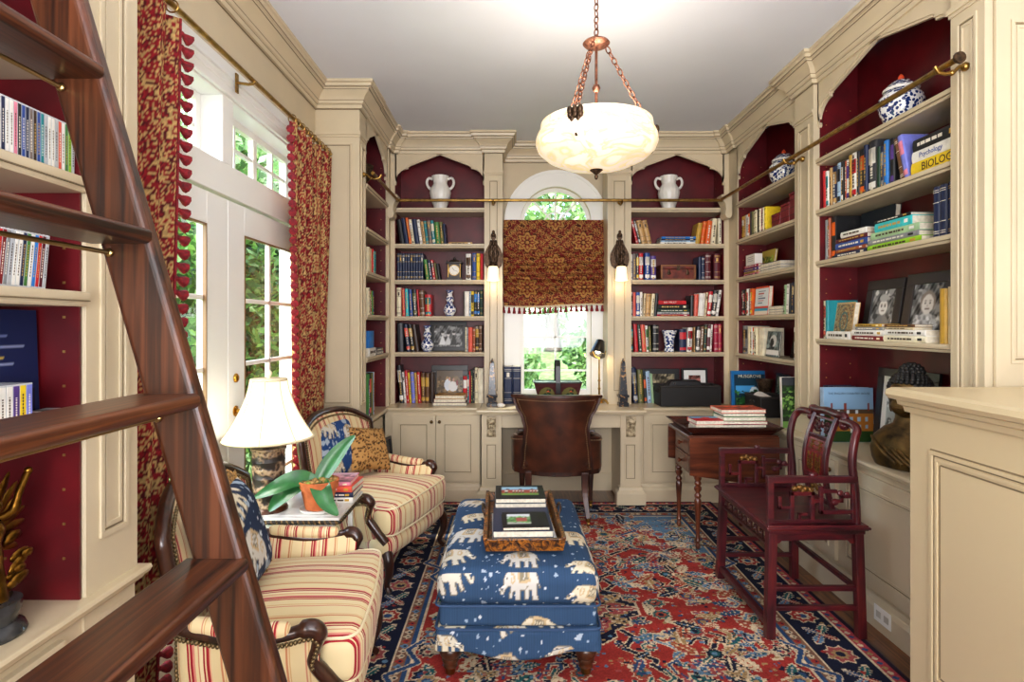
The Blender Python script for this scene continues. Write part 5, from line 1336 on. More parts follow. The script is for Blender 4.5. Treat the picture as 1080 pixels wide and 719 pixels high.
# ================================================================== LIGHT FIXTURES
alab = glow('lit_alabaster', 'f4e2c6', .64, 'e6dac6', True)
PXC, PYC, PZ = .40, 2.70, 2.39
t = thing('pendant_light', 'lit alabaster bowl pendant hanging on chains from the ceiling', 'pendant light', (PXC, PYC, PZ))
part('bowl', alab, t, lambda m: m.lathe([(0, -.209), (.03, -.208), (.09, -.2), (.17, -.18), (.235, -.15), (.275, -.115), (.287, -.085), (.285, -.06), (.276, -.038), (.270, -.034), (.266, -.02), (.262, .01), (.255, .012), (.25, -.02), (.262, -.085), (.2, -.15), (.08, -.18), (0, -.185)], 64), smooth=60)
part('finial', bronze, t, lambda m: m.lathe([(0, -.255), (.006, -.25), (.010, -.238), (.006, -.23), (.016, -.222), (.030, -.21), (.034, -.203), (.0, -.198)], 20), smooth=50)
copper = P('copper_bronze', '8a5e4c', .4, .8, var=.3, scale=60)
part('canopy_disc', copper, t, lambda m: m.lathe([(.0, .372), (.03, .374), (.055, .382), (.064, .392), (.058, .40), (.02, .41), (.01, .43), (.0, .432)], 32), smooth=50)
part('stem', copper, t, lambda m: (m.lathe([(.007, -.05), (.007, .16), (.014, .165), (.020, .18), (.014, .195), (.007, .20), (.007, .375)], 14)), smooth=50)
def chain(m, p, q, link=.038, r=.0032, w=.011):
    p, q = Vector(p), Vector(q); L = (q - p).length; n = max(1, int(L / (link * .78))); d = (q - p) / n; e = d.normalized()
    s1 = e.orthogonal().normalized(); s2 = e.cross(s1)
    for k in range(n):
        c = p + d * (k + .5); s = s1 if k % 2 else s2; h = d.length * .62
        m.tube([c + e * (h * math.sin(a)) + s * (w * math.cos(a)) for a in np.linspace(0, 2 * math.pi, 13)[:-1]], r, 6, closed=True)
for k in range(3):
    a = R(-117 + 120 * k)
    part('chain', copper, t, lambda m: chain(m, (.05 * math.cos(a), .05 * math.sin(a), .375), (.252 * math.cos(a), .252 * math.sin(a), .012)), smooth=50)
    lfv = part('leaf_ornament', bronze, t, lambda m: [m.ball(((.285 - .004 * j) * math.cos(a + s * .085), (.285 - .004 * j) * math.sin(a + s * .085), -.015 - j * .018), (.013, .013, .020), 8, 6) for j in range(6) for s in ((-1, 0, 1) if j < 2 else (-.6, .6) if j < 4 else (0,))], smooth=60)
part('hanging_chain', copper, t, lambda m: chain(m, (0, 0, .43), (0, 0, CZ - PZ - .012)), smooth=50)
part('ceiling_canopy', copper, t, lambda m: m.lathe([(.01, CZ - PZ - .035), (.05, CZ - PZ - .02), (.06, CZ - PZ - .004), (.06, CZ - PZ - .0005)], 24), smooth=50)
lamp('pendant_bulb', 'POINT', (PXC, PYC, PZ + .10), 3, 'ffe8c8', .09)
lamp('pendant_uplight', 'AREA', (PXC, PYC, PZ - .02), 7, 'fff6ea', .38, (180, 0, 0))

cup_m = glow('lit_sconce_glass', 'ffe6ba', 1.3, 'f7e6c4')
def sconce(label, x, rz):
    t = thing('wall_sconce', label, 'sconce', (x, YB - JP - .001, 2.02), R(rz), 'bronze wall sconces beside the window')
    out = [(0, .20), (.022, .195), (.024, .17), (.012, .15), (.03, .12), (.055, .08), (.078, .03), (.082, -.02), (.07, -.07), (.045, -.095), (.0, -.10)]
    pol = [(x, z) for x, z in out] + [(-x, z) for x, z in out[-2:0:-1]]
    part('backplate', bronze, t, lambda m: (m.prism(pol, -.012, 0, 'y'), [m.ball((s * .035 * (1 - abs(k - 2) / 5), -.014, -.06 + k * .045), (.012, .010, .028), 8, 6) for k in range(5) for s in (-1, 0, 1)], m.ball((0, -.016, .19), (.02, .014, .018)), m.ball((0, -.016, .215), (.012, .010, .014))), smooth=50)
    part('arm', bronze, t, lambda m: (m.tube(smoothpts([(0, -.01, .0), (0, -.06, .02), (0, -.085, .0), (0, -.085, -.05)], 5), .009, 8), m.lathe([(.034, -.085), (.038, -.07), (.02, -.055), (.012, -.05)], 20, (0, -.085, 0))), smooth=50)
    g = part('glass_cup', cup_m, t, lambda m: m.lathe([(.052, -.205), (.055, -.20), (.050, -.19), (.046, -.15), (.043, -.10), (.036, -.085)], 24, (0, -.085, 0)), smooth=50)
    p = Matrix.Rotation(R(rz), 4, 'Z') @ Vector((0, -.085, -.15)); lamp('sconce_bulb', 'POINT', (x + p.x, YB - JP + p.y, 2.02 - .25), .7, 'ffd6a4', .03)
sconce('lit bronze leaf sconce on the pilaster left of the roman shade', -.158, 0)
sconce('lit bronze leaf sconce on the pilaster right of the roman shade', .916, 0)

# brass ladder rail with hooks and corner scrolls
RZ_ = 2.487
t = thing('ladder_rail', 'brass library ladder rail running round the bookcases above the top shelves', 'rail', (.41, 4.755, RZ_))
part('rod', brass, t, lambda m: m.tube([(-.985 - .41, 0, 0), (1.765 - .41, 0, 0)], .0125, 12), smooth=50)
part('rod', brass, t, lambda m: m.tube([(-.955 - .41, -.02, 0), (-.955 - .41, 3.90 - 4.755, 0)], .0125, 12), smooth=50)
part('rod', brass, t, lambda m: m.tube([(1.74 - .41, -.02, 0), (1.74 - .41, 2.22 - 4.755, 0)], .0125, 12), smooth=50)
def hook(m, x, y, nx, ny):
    """wall point (x,y) with outward normal"""
    P_ = lambda o, z, s=0: (x - .41 + nx * o - ny * s, y - 4.755 + ny * o + nx * s, z)
    m.tube([P_(.0, .0), P_(.03, .0), P_(.05, -.02), P_(.085, -.03), P_(.115, -.024), P_(.128, 0)], .008, 8); m.ball(P_(.006, 0), .018); m.ball(P_(.06, -.025), .012)
for x, y, nx, ny in ((-.158, YB - JP, 0, -1), (.916, YB - JP, 0, -1), (XR - JP, 3.57, -1, 0), (XR - JP, 2.29, -1, 0), (XL + .006, 3.94, 1, 0)):
    part('hook_bracket', brass, t, lambda m: hook(m, x, y, nx, ny), smooth=50)
part('end_cap', bronze, t, lambda m: m.lathe([(0, -.012), (.022, -.010), (.024, 0), (.018, .008), (.012, .014)], 16, (1.74 - .41, 2.215 - 4.755, 0), ax='y'), smooth=50)
for x, s in ((-.985, 1), (1.775, -1)):
    part('corner_scroll', cream, t, lambda m: m.prism([(x - .41 + s * a, b) for a, b in ((-.055, .045), (.03, .045), (.035, .02), (.02, .0), (.0, -.04), (-.005, -.08), (.005, -.12), (-.01, -.15), (-.04, -.155), (-.055, -.13))], -.03, .096, 'y'), smooth=0, bevel=.004)
CT = CT + .0008; ZS = [z + .0008 for z in ZS]
# ================================================================== BOOKS
ORD = 'first second third fourth fifth sixth seventh eighth ninth tenth eleventh twelfth thirteenth fourteenth fifteenth sixteenth seventeenth eighteenth nineteenth twentieth'.split() + ['twenty-' + w for w in 'first second third fourth fifth sixth seventh eighth ninth'.split()] + ['thirtieth']
page_m = P('book_pages', 'e9e0cb', .85, var=.08, scale=60)
def cmat(name):
    name = name.split('+')[0]
    return P('cover_' + name, PAL[name], .42, var=.10, scale=18, spec=.45)
def plain(col): return col.replace('_', ' ').replace('+', ' and ')
brng = random.Random(99)
LIGHT = ('cream', 'white', 'ivory', 'beige', 'yellow', 'pale_blue', 'silver', 'tan', 'gold', 'pale_green', 'lime', 'pink')
def book_mesh(mb, w, h, d, col, style=None, xo=0.0):
    """spine at y=0 facing -y, x from xo to xo+w ; materials 0 cover 1 pages 2 ink 3 second colour"""
    b = min(.0028, w * .15)
    x0, x1 = xo, xo + w
    bow = min(.006, w * .16)
    sp = [(x0, .004), (x0 + w * .15, -bow * .5), (x0 + w * .5, -bow), (x0 + w * .85, -bow * .5), (x1, .004), (x1 - b, .008), (x0 + b, .008)]
    mb.prism(sp, 0, h, 'z', 0)
    mb.box(x0, x0 + b, .004, d, 0, h, 0); mb.box(x1 - b, x1, .004, d, 0, h, 0)
    mb.box(x0 + b, x1 - b, .008, d - .004, .003, h - .004, 1)
    yf = -bow - .0005
    st = style or brng.choice(['bands', 'title', 'title', 'title', 'block', 'plain'])
    xa, xb = x0 + w * .18, x1 - w * .18
    def strip(z0, z1, mi, a=None, c=None):
        a_, c_ = (x0 + w * .06, x1 - w * .06) if a is None else (a, c)
        mb.add([(a_, yf + bow * .62, z0), (x0 + w * .5, yf, z0), (c_, yf + bow * .62, z0), (c_, yf + bow * .62, z1), (x0 + w * .5, yf, z1), (a_, yf + bow * .62, z1)], [(0, 1, 4, 5), (1, 2, 3, 4)], mi)
    if '+' in col: strip(h * .55, h * .86, 3); strip(h * .08, h * .2, 3)
    if st == 'bands':
        for z in (.08, .12, .3, .68, .88, .92): strip(h * z, h * z + .003, 2)
        strip(h * .72, h * .84, 2, xa, xb) if brng.random() < .4 else None
    elif st == 'block':
        strip(h * .6, h * .85, 3); strip(h * .05, h * .1, 2, xa, xb)
    if st in ('title', 'block'):
        z = h * brng.uniform(.22, .3); ze = h * brng.uniform(.72, .9); c = (xa + xb) / 2; ww = max(.0025, w * .13)
        while z < ze:
            L = brng.uniform(.006, .02)
            mb.box(c - ww, c + ww, yf - .0003, yf + .001, z, z + L, 2); z += L + brng.uniform(.003, .008)
        mb.box(c - ww, c + ww, yf - .0003, yf + .001, h * .06, h * .06 + .012, 2)
def ink(col):
    c = col.split('+')[0]
    return P('spine_ink_dark', '4a3a2c', .6) if c in LIGHT else P('spine_ink_gold', 'c9a65a', .45, .2) if brng.random() < .45 else P('spine_ink_pale', 'e6dfd0', .6)
def second(col):
    c2 = col.split('+')[1] if '+' in col else brng.choice(['white', 'black', 'gold', 'cream'])
    return cmat(c2)
def one_book(Mw, w, h, d, col, label, group, style=None, xo=0.0, name='book'):
    mb = MB(); book_mesh(mb, w, h, d, col, style, xo)
    o = mb.build(name, [cmat(col), page_m, ink(col), second(col)], None, smooth=0, fixn=True)
    o.matrix_world = Mw; tag(o, label, 'book', group); return o
NTH = {}
def row(fr, z, shelf, spec, v=.022, dmax=.20):
    """'@mm' moves the cursor; 'colour width height lean [style]' in mm / degrees"""
    u = .0075; key = (fr.name, shelf); prev = None
    for tok in spec.split(';'):
        tok = tok.strip()
        if not tok: continue
        if tok[0] == '@':
            if u > float(tok[1:]) / 1000: print('ROWGAP', key, u, tok)
            u = float(tok[1:]) / 1000; prev = None; continue
        p = tok.split(); col = p[0]; w, h = float(p[1]) / 1000, float(p[2]) / 1000; a = float(p[3]) if len(p) > 3 else 0; st = p[4] if len(p) > 4 else None
        NTH[key] = NTH.get(key, 0) + 1
        vv = v + brng.uniform(0, .012); d = min(dmax, h * brng.uniform(.68, .8), DEP - .005 - vv)
        lab = '%s book, %s from left, %s, %s' % (plain(col), ORD[NTH[key] - 1], shelf, fr.name)
        ca = math.cos(R(a)); hw_ = w / ca
        if prev is not None and a < prev[0]: u += min(h, prev[1]) * (math.tan(R(prev[0])) - math.tan(R(a))) + .0006
        prev = (a, h)
        if a > 0: Mw = fr.M() @ Matrix.Translation((u + hw_, vv, z)) @ Matrix.Rotation(R(a), 4, 'Y'); xo = -w
        else: Mw = fr.M() @ Matrix.Translation((u, vv, z)) @ Matrix.Rotation(R(a), 4, 'Y'); xo = 0
        one_book(Mw, w - .0006, h, d, col, lab, 'books on the %s of the %s' % (shelf, fr.name), st, xo)
        u += hw_ + .0005
        if u > fr.W - .006: print('ROWEND', key, round(u, 3), round(fr.W, 3), tok)
def lying(Mw, L, t, D, col, label, group, pages=False, text=None, tcol='black', tsize=None, off=0, cover=None):
    """book lying flat: spine along x facing -y (or the page edge when pages)"""
    th = thing('book', label, 'book', (0, 0, 0), 0, group); th.matrix_world = Mw
    b = min(.0028, t * .16); y0, y1 = 0, D
    def cov(m):
        m.box(-L / 2, L / 2, 0, D, 0, b); m.box(-L / 2, L / 2, 0, D, t - b, t)
        if pages: m.box(-L / 2, L / 2, D - b, D, b, t - b)
        else:
            m.prism([(0, b * .0), (-.003, t * .2), (-.0045, t * .5), (-.003, t * .8), (0, t), (.004, t - b), (.004, b)], -L / 2, L / 2, 'x')
            if text: m.text(text, tsize or t * .62, TR(off, -.0048, t / 2, 90), 2, .0004)
            else:
                x = -L * .38
                while x < L * .2: s = brng.uniform(.008, .03); m.box(x, x + s, -.0052, -.004, t * .36, t * .64, 2); x += s + brng.uniform(.004, .01)
                m.box(L * .33, L * .42, -.0052, -.004, t * .3, t * .7, 3)
    part('cover', [cmat(col), page_m, cmat(tcol) if text else ink(col), second(col)], th, cov, smooth=0)
    part('pages', page_m, th, lambda m: m.box(-L / 2 + .003, L / 2 - .003, .003 if pages else .004, D - (.003 if not pages else b), b, t - b), smooth=0)
    if cover is not None: picture(th, 'cover_picture', cover, L * .98, D * .97, TR(0, D / 2, t + .0004), .008)
    return th
def stack(fr, u, v, z, where, items, group=None):
    """items bottom to top: (colour, L, t, D, du, rot, dict)"""
    n = len(items)
    for k, it in enumerate(items):
        col, L, t, D = it[0], it[1] / 1000, it[2] / 1000, it[3] / 1000; du = it[4] / 1000 if len(it) > 4 else 0; ro = it[5] if len(it) > 5 else 0; kw = it[6] if len(it) > 6 else {}
        pos = 'topmost' if k == n - 1 else 'bottom' if k == 0 else ORD[n - 1 - k] + ' from top'
        lab = '%s book lying %s in %s' % (plain(col), pos, where.replace('the ', '').replace(' on ', ', '))
        Mw = fr.M() @ Matrix.Translation((u + du, v, z)) @ Matrix.Rotation(R(ro), 4, 'Z')
        lying(Mw, L, t, D, col, kw.pop('label', lab), 'books in the ' + where, **kw); z += t + .0003
    return z
def cover_book(Mw, w, h, t, cv, label, col='white', text=(), lean=6, res=.005, extra=None):
    """front cover faces -y; stands on z=0, x 0..w, cover plane y=0"""
    th = thing('book', label, 'book', (0, 0, 0), 0); th.matrix_world = Mw @ Matrix.Translation((0, 0, t * math.sin(R(lean)) + .0004)) @ Matrix.Rotation(R(-lean), 4, 'X')
    part('cover', cmat(col), th, lambda m: (m.box(0, w, 0, .0025, 0, h), m.box(0, w, t - .0025, t, 0, h), m.box(0, .0025, .0025, t - .0025, 0, h)), smooth=0)
    part('pages', page_m, th, lambda m: m.box(.0025, w - .004, .0026, t - .0026, .003, h - .003), smooth=0)
    picture(th, 'cover_picture', cv, w - .002, h - .002, TR(w / 2, -.0005, h / 2, 90), res)
    for body, size, x, z, c in text: part('lettering', cmat(c), th, lambda m: m.text(body, size, TR(x, -.0008, z, 90), 0, .0003), smooth=0)
    return th
def frame(Mw, w, h, b, cv, label, col='1b1a1b', matb=0, lean=8, res=.004, name='photo_frame', depth=.016):
    th = thing(name, label, 'picture frame', (0, 0, 0), 0); th.matrix_world = Mw @ Matrix.Translation((0, 0, depth * math.sin(R(lean)) + .0004)) @ Matrix.Rotation(R(-lean), 4, 'X')
    fm = P('frame_paint_' + col, col, .35)
    part('frame_border', fm, th, lambda m: (m.box(-w / 2, w / 2, 0, depth, 0, b), m.box(-w / 2, w / 2, 0, depth, h - b, h), m.box(-w / 2, -w / 2 + b, 0, depth, b, h - b), m.box(w / 2 - b, w / 2, 0, depth, b, h - b)), smooth=0, bevel=.002)
    part('backing_board', P('backing_board', '3a332c', .8), th, lambda m: m.box(-w / 2 + b * .5, w / 2 - b * .5, depth - .006, depth - .001, b * .5, h - b * .5), smooth=0)
    if matb: part('mat_board', P('white_mat_board', 'f0eee8', .8), th, lambda m: m.box(-w / 2 + b, w / 2 - b, depth - .008, depth - .006, b, h - b), smooth=0)
    pw, ph = w - 2 * b - 2 * matb, h - 2 * b - 2 * matb
    picture(th, 'photograph', cv, pw, ph, TR(0, depth - .0085, h / 2, 90), res, .2)
    return th
def greys(seed, kind='child', tint=(1, 1, 1), w=72, h=90):
    rg = random.Random(seed); cv = Cv(w, h, '8a8a8a'); X, Y = np.meshgrid(np.arange(w), np.arange(h))
    nz = 110 + 55 * np.sin(X * .23 + seed) * np.cos(Y * .17 + seed * 2) + 25 * np.sin(X * .7 + Y * .4); cv.a[:] = nz[..., None]
    for k in range(26): x, y, r = rg.random() * w, rg.random() * h, rg.uniform(2, 8); g = rg.randint(40, 235); cv.ell(x, y, r, r * rg.uniform(.4, 1), (g, g, g))
    if kind in ('child', 'girl'):
        cx = w * .5; cy = h * .42; r = w * .19
        cv.ell(cx, h * .95, w * .34, h * .33, 'c9c9c9' if kind == 'girl' else '7d7d7d'); cv.ell(cx, cy - r * .1, r * 1.28, r * 1.35, '9a8f86' if kind == 'girl' else '6a6a6a'); cv.ell(cx, cy + r * .15, r, r * 1.15, 'e6e2de')
        for s in (-1, 1): cv.ell(cx + s * r * .4, cy, r * .14, r * .11, '2a2a2a'); cv.line((cx + s * r * .22, cy - r * .26), (cx + s * r * .58, cy - r * .28), 1.2, '6a5f58')
        cv.line((cx - r * .35, cy + r * .65), (cx + r * .35, cy + r * .65), 1.6, '7a6a66'); cv.ell(cx, cy + r * .32, r * .12, r * .1, 'bcb4ae')
        if kind == 'girl':
            for k in range(40): x, y = rg.uniform(4, w - 4), rg.uniform(h * .68, h - 4); cv.ell(x, y, 3.5, 2.6, rg.choice(['f4f4f4', 'd0d0d0', '9a9a9a']))
        else:
            cv.ell(cx, cy - r * 1.25, r * 1.1, r * .55, 'b9b9b9')
    if kind == 'group':
        for k in range(3):
            cx = w * (.3 + .2 * k); cy = h * (.4 + .06 * (k % 2)); cv.poly([(cx, cy), (cx - 12, h * .92), (cx + 12, h * .92)], ['eeeeee', 'd8d8d8', '3a3a3a'][k]); cv.ell(cx, cy - 3, 5, 6, 'e8e4e0'); cv.ell(cx, cy - 7, 5, 4, '3a3a3a')
    cv.a *= np.array(tint, np.float32); cv.a = np.clip(cv.a, 0, 255); return cv.blur(2)
def scene_cv(seed, w, h, sky, mid, low, blobs=90):
    rg = random.Random(seed); cv = Cv(w, h, sky); cv.rect(0, h * .45, w, h, mid); cv.rect(0, h * .8, w, h, low)
    for k in range(blobs):
        x, y = rg.random() * w, h * rg.uniform(.25, .85); r = rg.uniform(1.5, w * .08); c = np.array(rgb(mid)) * rg.uniform(.5, 1.5); cv.ell(x, y, r, r * .7, tuple(np.clip(c, 0, 255)))
    return cv.blur(1)

# ------------------------------------------------------------------ back left bookcase
S = {2: 'second shelf', 3: 'third shelf', 4: 'fourth shelf', 5: 'fifth shelf', 6: 'counter'}
Z2, Z3, Z4, Z5 = ZS[1], ZS[2], ZS[3], ZS[4]
row(BL, Z2, S[2], '@40;black 42 214 -9 plain;navy 34 224 -9;orange 22 232 -9;cream 27 214 -8;navy 40 214 -8 plain;white 27 212 -8;tan 26 195 -7;teal 23 202 -7;taupe 32 203 -6;teal+cream 27 206 -6;green 42 190 -5;olive 30 192 -5;navy 20 178 -5 plain')
lying(BL.M() @ TR(.56, .04, Z2), .20, .021, .15, 'tan', 'tan book lying flat alone on the second shelf of the back left bookcase', None)
row(BL, Z3, S[3], '@11;' + ';'.join(['navy 22.5 229 0 bands'] * 10) + ';@262;green 34 176 -8;navy 26 170 -8;red 24 174 -8;olive 17 150 -8 plain;black 24 142 -8 plain;@606;white+brown 46 226 0 block;@662;blue 35 232;yellow 32 228 0;red 28 226 0 plain')
row(BL, Z4, S[4], '@9;cream 41 246 0;red 28 240 -2;turquoise 28 236 -2;blue 30 230 -3;black+olive 38 230 -3;red 17 230 -4;brown 42 220 -3 bands;red+teal 56 186 -1 block;@583;dark_brown 11 212;white 40 214;pale_blue 17 214;yellow+black 24 214;black+bright_blue 25 222;black+bright_blue 25 222;dark_green 25 224 0 bands')
row(BL, Z5, S[5], '@22;charcoal 52 246 -2 plain;@98;navy+coral 34 238 -7;black+gold 30 236 -8;dark_brown 38 234 -8 plain;@600;cream 14 212;silver 14 205;coral 36 212 0 plain;rust 24 206;dark_brown+gold 28 230 0 bands;brown 30 230 0 bands')
row(BL, CT, S[6], '@37;black+white 36 326 -5 block;white 20 268 -5;red 25 282 -4;yellow 17 262 -4;lavender 34 266 -3;gold 22 262 -3;red 28 266 -3;brown+gold 33 258 -1;brown+gold 35 258 0;dark_brown 40 262 0 plain;@582;red+white 36 232 0 plain;teal 15 240;red 14 276 0 plain;dark_green 20 284;black 12 300;cream 28 306;ivory 50 300 0 plain', v=.03, dmax=.11)
part_ = P('lettering_white', 'f4f1ea', .6)
mb = MB(); mb.text('501', .034, TR(0, 0, 0, 90)); 
o = mb.build('lettering', part_, None, smooth=0)
rb = [x for x in C.objects if x.get('label', '').startswith('red and white book') and 'counter, back left' in x['label']][0]
o.parent = rb; o.matrix_parent_inverse = Matrix.Identity(4); o.location = (.019, -.0078, .175); o.rotation_euler = (0, R(90), 0)
stack(BL, .485, -.135, CT, 'stack on counter before the back left bookcase', [('charcoal', 285, 27, 200, 0, 0, dict(pages=True)), ('dark_red', 265, 30, 195, 0, 2, dict(pages=True)), ('gold', 245, 30, 180, 0, -2, dict(pages=True, cover=scene_cv(4, 40, 30, 'd9a85a', 'b98a4a', '8a5a2a', 40)))])
frame(BL.M() @ TR(.437, .165, Z5), .325, .262, .038, greys(3, 'group', w=90, h=66), 'black framed black and white photograph on the fifth shelf, left of the window', lean=6)
frame(BL.M() @ TR(.452, .155, CT), .325, .315, .046, (lambda c: (c.ell(38, 40, 12, 16, 'dfe3ea'), c.ell(56, 44, 16, 14, 'e8e4e0'), c.ell(44, 24, 4, 5, 'c89a80'), c.ell(58, 26, 4, 5, 'c89a80'), c.ell(70, 34, 4, 8, '8a3a34'), c)[-1])(scene_cv(8, 90, 70, '6a5a48', '7a6242', '5a4630', 120)), 'black framed colour group photograph standing on the counter behind a book stack', lean=6)
# blue and white porcelain
def porcelain(name='blue_white_porcelain', sc=30, thr=.52):
    m, nt, b = _new(name); v = nd(nt, 'ShaderNodeTexVoronoi'); v.inputs['Scale'].default_value = sc; n = nd(nt, 'ShaderNodeTexNoise'); n.inputs['Scale'].default_value = sc * .8; n.inputs['Detail'].default_value = 4
    nt.links.new(coords(nt), v.inputs['Vector']); nt.links.new(coords(nt), n.inputs['Vector'])
    ad = nd(nt, 'ShaderNodeMath', operation='ADD'); nt.links.new(v.outputs['Distance'], ad.inputs[0]); nt.links.new(n.outputs['Fac'], ad.inputs[1])
    nt.links.new(ramp(nt, ad.outputs[0], [(0, '20356f'), (thr + .18, '2f4f98'), (thr + .30, 'e8eaf0'), (thr + .42, 'f3f3f2')], 'CONSTANT'), b.inputs['Base Color']); b.inputs['Roughness'].default_value = .15; b.inputs['Coat Weight'].default_value = .5
    return m
por = porcelain('blue_white_porcelain', 50, .66); por_d = porcelain('blue_white_porcelain_dense', 62, .76)
blue_band = P('cobalt_band', '2b4a94', .2)
def gourd(label, loc):
    t = thing('gourd_vase', label, 'vase', loc)
    part('body', por, t, lambda m: m.lathe([(.030, 0), (.034, .008), (.052, .035), (.056, .055), (.048, .085), (.028, .108), (.024, .116), (.034, .135), (.036, .150), (.030, .168), (.022, .182), (.020, .196), (.028, .215), (.034, .226), (.028, .226), (.016, .20), (0, .19)], 28), smooth=60)
    for r, z in ((.0255, .113), (.034, .222), (.035, .010)): part('painted_band', blue_band, t, lambda m: m.lathe([(r, z - .003), (r + .0015, z), (r, z + .003)], 28), smooth=60)
gourd('blue and white double-gourd vase on the fourth shelf between books', BL.at(.462, .09, Z4))
gourd('blue and white double-gourd vase on the fifth shelf beside the framed photograph', BL.at(.268, .075, Z5))
t = thing('mantel_clock', 'small dark wooden mantel clock on the third shelf of the back left bookcase', 'clock', BL.at(.505, .08, Z3))
clkw = P('ebonised_clock_wood', '33261c', .4, var=.3, scale=30)
part('case', clkw, t, lambda m: (m.box(-.068, .068, -.045, .045, 0, .018), m.box(-.058, .058, -.04, .04, .018, .145), m.box(-.07, .07, -.048, .048, .145, .158), m.frus((-.05, .05, -.035, .035, .158), (-.028, .028, -.02, .02, .178)), m.ball((0, 0, .188), (.012, .012, .014)), [m.ball((s * .06, -.035, .165), .007) for s in (-1, 1)]), smooth=40, bevel=.002)
part('gilt_mount', brass, t, lambda m: [m.tube([(s * .052, -.042, .025), (s * .052, -.042, .14)], .004, 6) for s in (-1, 1)], smooth=50)
d = part('dial', P('clock_dial_white', 'efece2', .4), t, lambda m: m.lathe([(0, -.046), (.043, -.046), (.043, -.040)], 32, (0, 0, .085), ax='y'), smooth=40)
part('bezel', brass, d, lambda m: m.tube([(.045 * math.cos(a), -.044, .085 + .045 * math.sin(a)) for a in np.linspace(0, 2 * math.pi, 33)[:-1]], .004, 6, closed=True), smooth=60)
part('hand', P('black_paint', '151515', .5), d, lambda m: m.tube([(0, -.0475, .085), (-.018, -.0475, .106)], .0015, 5), smooth=0)
part('hand', P('black_paint', '151515', .5), d, lambda m: m.tube([(0, -.0475, .085), (.028, -.0475, .074)], .0012, 5), smooth=0)
part('hour_mark', P('black_paint', '151515', .5), d, lambda m: [m.tube([(.032 * math.cos(a), -.0468, .085 + .032 * math.sin(a)), (.038 * math.cos(a), -.0468, .085 + .038 * math.sin(a))], .0015, 4) for a in [k * math.pi / 6 for k in range(12)]], smooth=0)
urnw = P('white_glazed_ceramic', 'ece8e0', .3)
def urn(label, loc):
    t = thing('handled_urn', label, 'vase', loc)
    part('body', urnw, t, lambda m: m.lathe([(.052, 0), (.055, .012), (.056, .03), (.070, .07), (.086, .12), (.092, .155), (.086, .19), (.066, .218), (.058, .235), (.062, .265), (.074, .288), (.076, .30), (.066, .30), (.052, .27), (.05, .235), (0, .22)], 48, flute=.035, nf=16), smooth=60)
    for s in (-1, 1): part('handle', urnw, t, lambda m: m.tube(smoothpts([(s * .066, 0, .275), (s * .10, 0, .285), (s * .118, 0, .255), (s * .11, 0, .215), (s * .085, 0, .188)], 5), .012, 8), smooth=60)
urn('white two-handled ceramic urn on the top shelf left of the window', BL.at(.375, .12, ZS[0])); urn('white two-handled ceramic urn on the top shelf right of the window', BR.at(.36, .12, ZS[0]))

# ------------------------------------------------------------------ back right bookcase
row(BR, Z2, S[2], '@58;red 22 214 -14;black+silver 19 212 -14;tan 44 206 -13 bands;tan 44 206 -13 bands;@560;gold 40 182 9 plain;orange 35 196 8;orange 42 200 7;cream 44 222 5;@764;ivory 30 226')
stack(BR, .44, .03, Z2, 'stack on the second shelf of the back right bookcase', [('white', 312, 20, 180, -22), ('pale_blue', 306, 13, 180, -20), ('navy', 300, 15, 175, -20), ('bright_blue', 295, 18, 175, -18)])
row(BR, Z3, S[3], '@9;white 14 220;taupe 32 226;charcoal+yellow 20 226;red+white 38 230 0 block;@128;blue+white 45 232 0 block;@180;purple+white 48 208 0 block;@590;navy 28 200 0 plain;navy 30 200 0 bands;maroon 50 226 0 bands;@726;maroon 58 226 0 bands')
t = thing('leather_chest', 'small brown leather chest with dark trim on the third shelf right of window', 'box', BR.at(.415, .10, Z3))
chl = P('chest_leather', '6e2a1a', .4, var=.35, scale=20)
part('chest_body', chl, t, lambda m: m.box(-.148, .148, -.08, .08, 0, .095), smooth=0, bevel=.004)
part('lid', chl, t, lambda m: m.prism([(-.08, .097), (.08, .097), (.082, .118), (.07, .132), (-.07, .132), (-.082, .118)], -.15, .15, 'x'), smooth=0, bevel=.003)
part('corner_trim', P('chest_trim', '8a5a34', .4, .2), t, lambda m: [m.box(x - .008, x + .008, -.084, -.078, 0, .13) for x in (-.143, .143)] + [m.box(-.15, .15, -.084, -.08, .0, .012), m.box(-.15, .15, -.085, -.08, .118, .13)], smooth=0)
part('clasp', bronze, t, lambda m: (m.box(-.014, .014, -.088, -.08, .08, .125), [m.ball((s * .08, -.082, .055 + .012 * k), (.018 - .004 * k, .004, .012), 8, 6) for s in (-1, 1) for k in range(3)]), smooth=40)
row(BR, Z4, S[4], '@11;silver 14 208;coral 26 206;blue+white 34 206 0 block;white 22 208;@112;beige 22 196 3;tan 42 192 3;cream 30 192 4;black 26 196 5 plain;@518;black 32 178 1 plain;coral 38 188 2;white 54 196 4;beige 18 204 5;red+white 34 212 6;black+white 42 220 7;white 26 226 8')
stack(BR, .375, .03, Z4, 'stack on the fourth shelf of the back right bookcase', [('crimson', 280, 16, 180, 0), ('silver', 275, 20, 180, 0), ('dark_green', 278, 24, 180, 0), ('black', 262, 40, 170, -2), ('red', 240, 34, 170, -8, 0, dict(text='501 MUST', tcol='white', tsize=.026, off=-.02))])
row(BR, Z5, S[5], '@9;black+teal 18 228;red 34 238 -3;dark_green 28 232 -4;coral 36 234 -4;white+green 22 226 -3;olive 20 222 -2;@196;black 54 232 0 bands;@428;navy+red 62 196 0 plain;white+red 44 208 3 block;@552;tan 12 212;charcoal+white 34 216 3;brown 34 220 3;dark_green 24 226 3 bands;maroon+white 30 232 3;white 17 236 3;@725;crimson 34 240 0 bands;crimson 34 240 0 bands')
t = thing('beaker_vase', 'blue and white flared beaker vase on the fifth shelf right of the window', 'vase', BR.at(.352, .075, Z5))
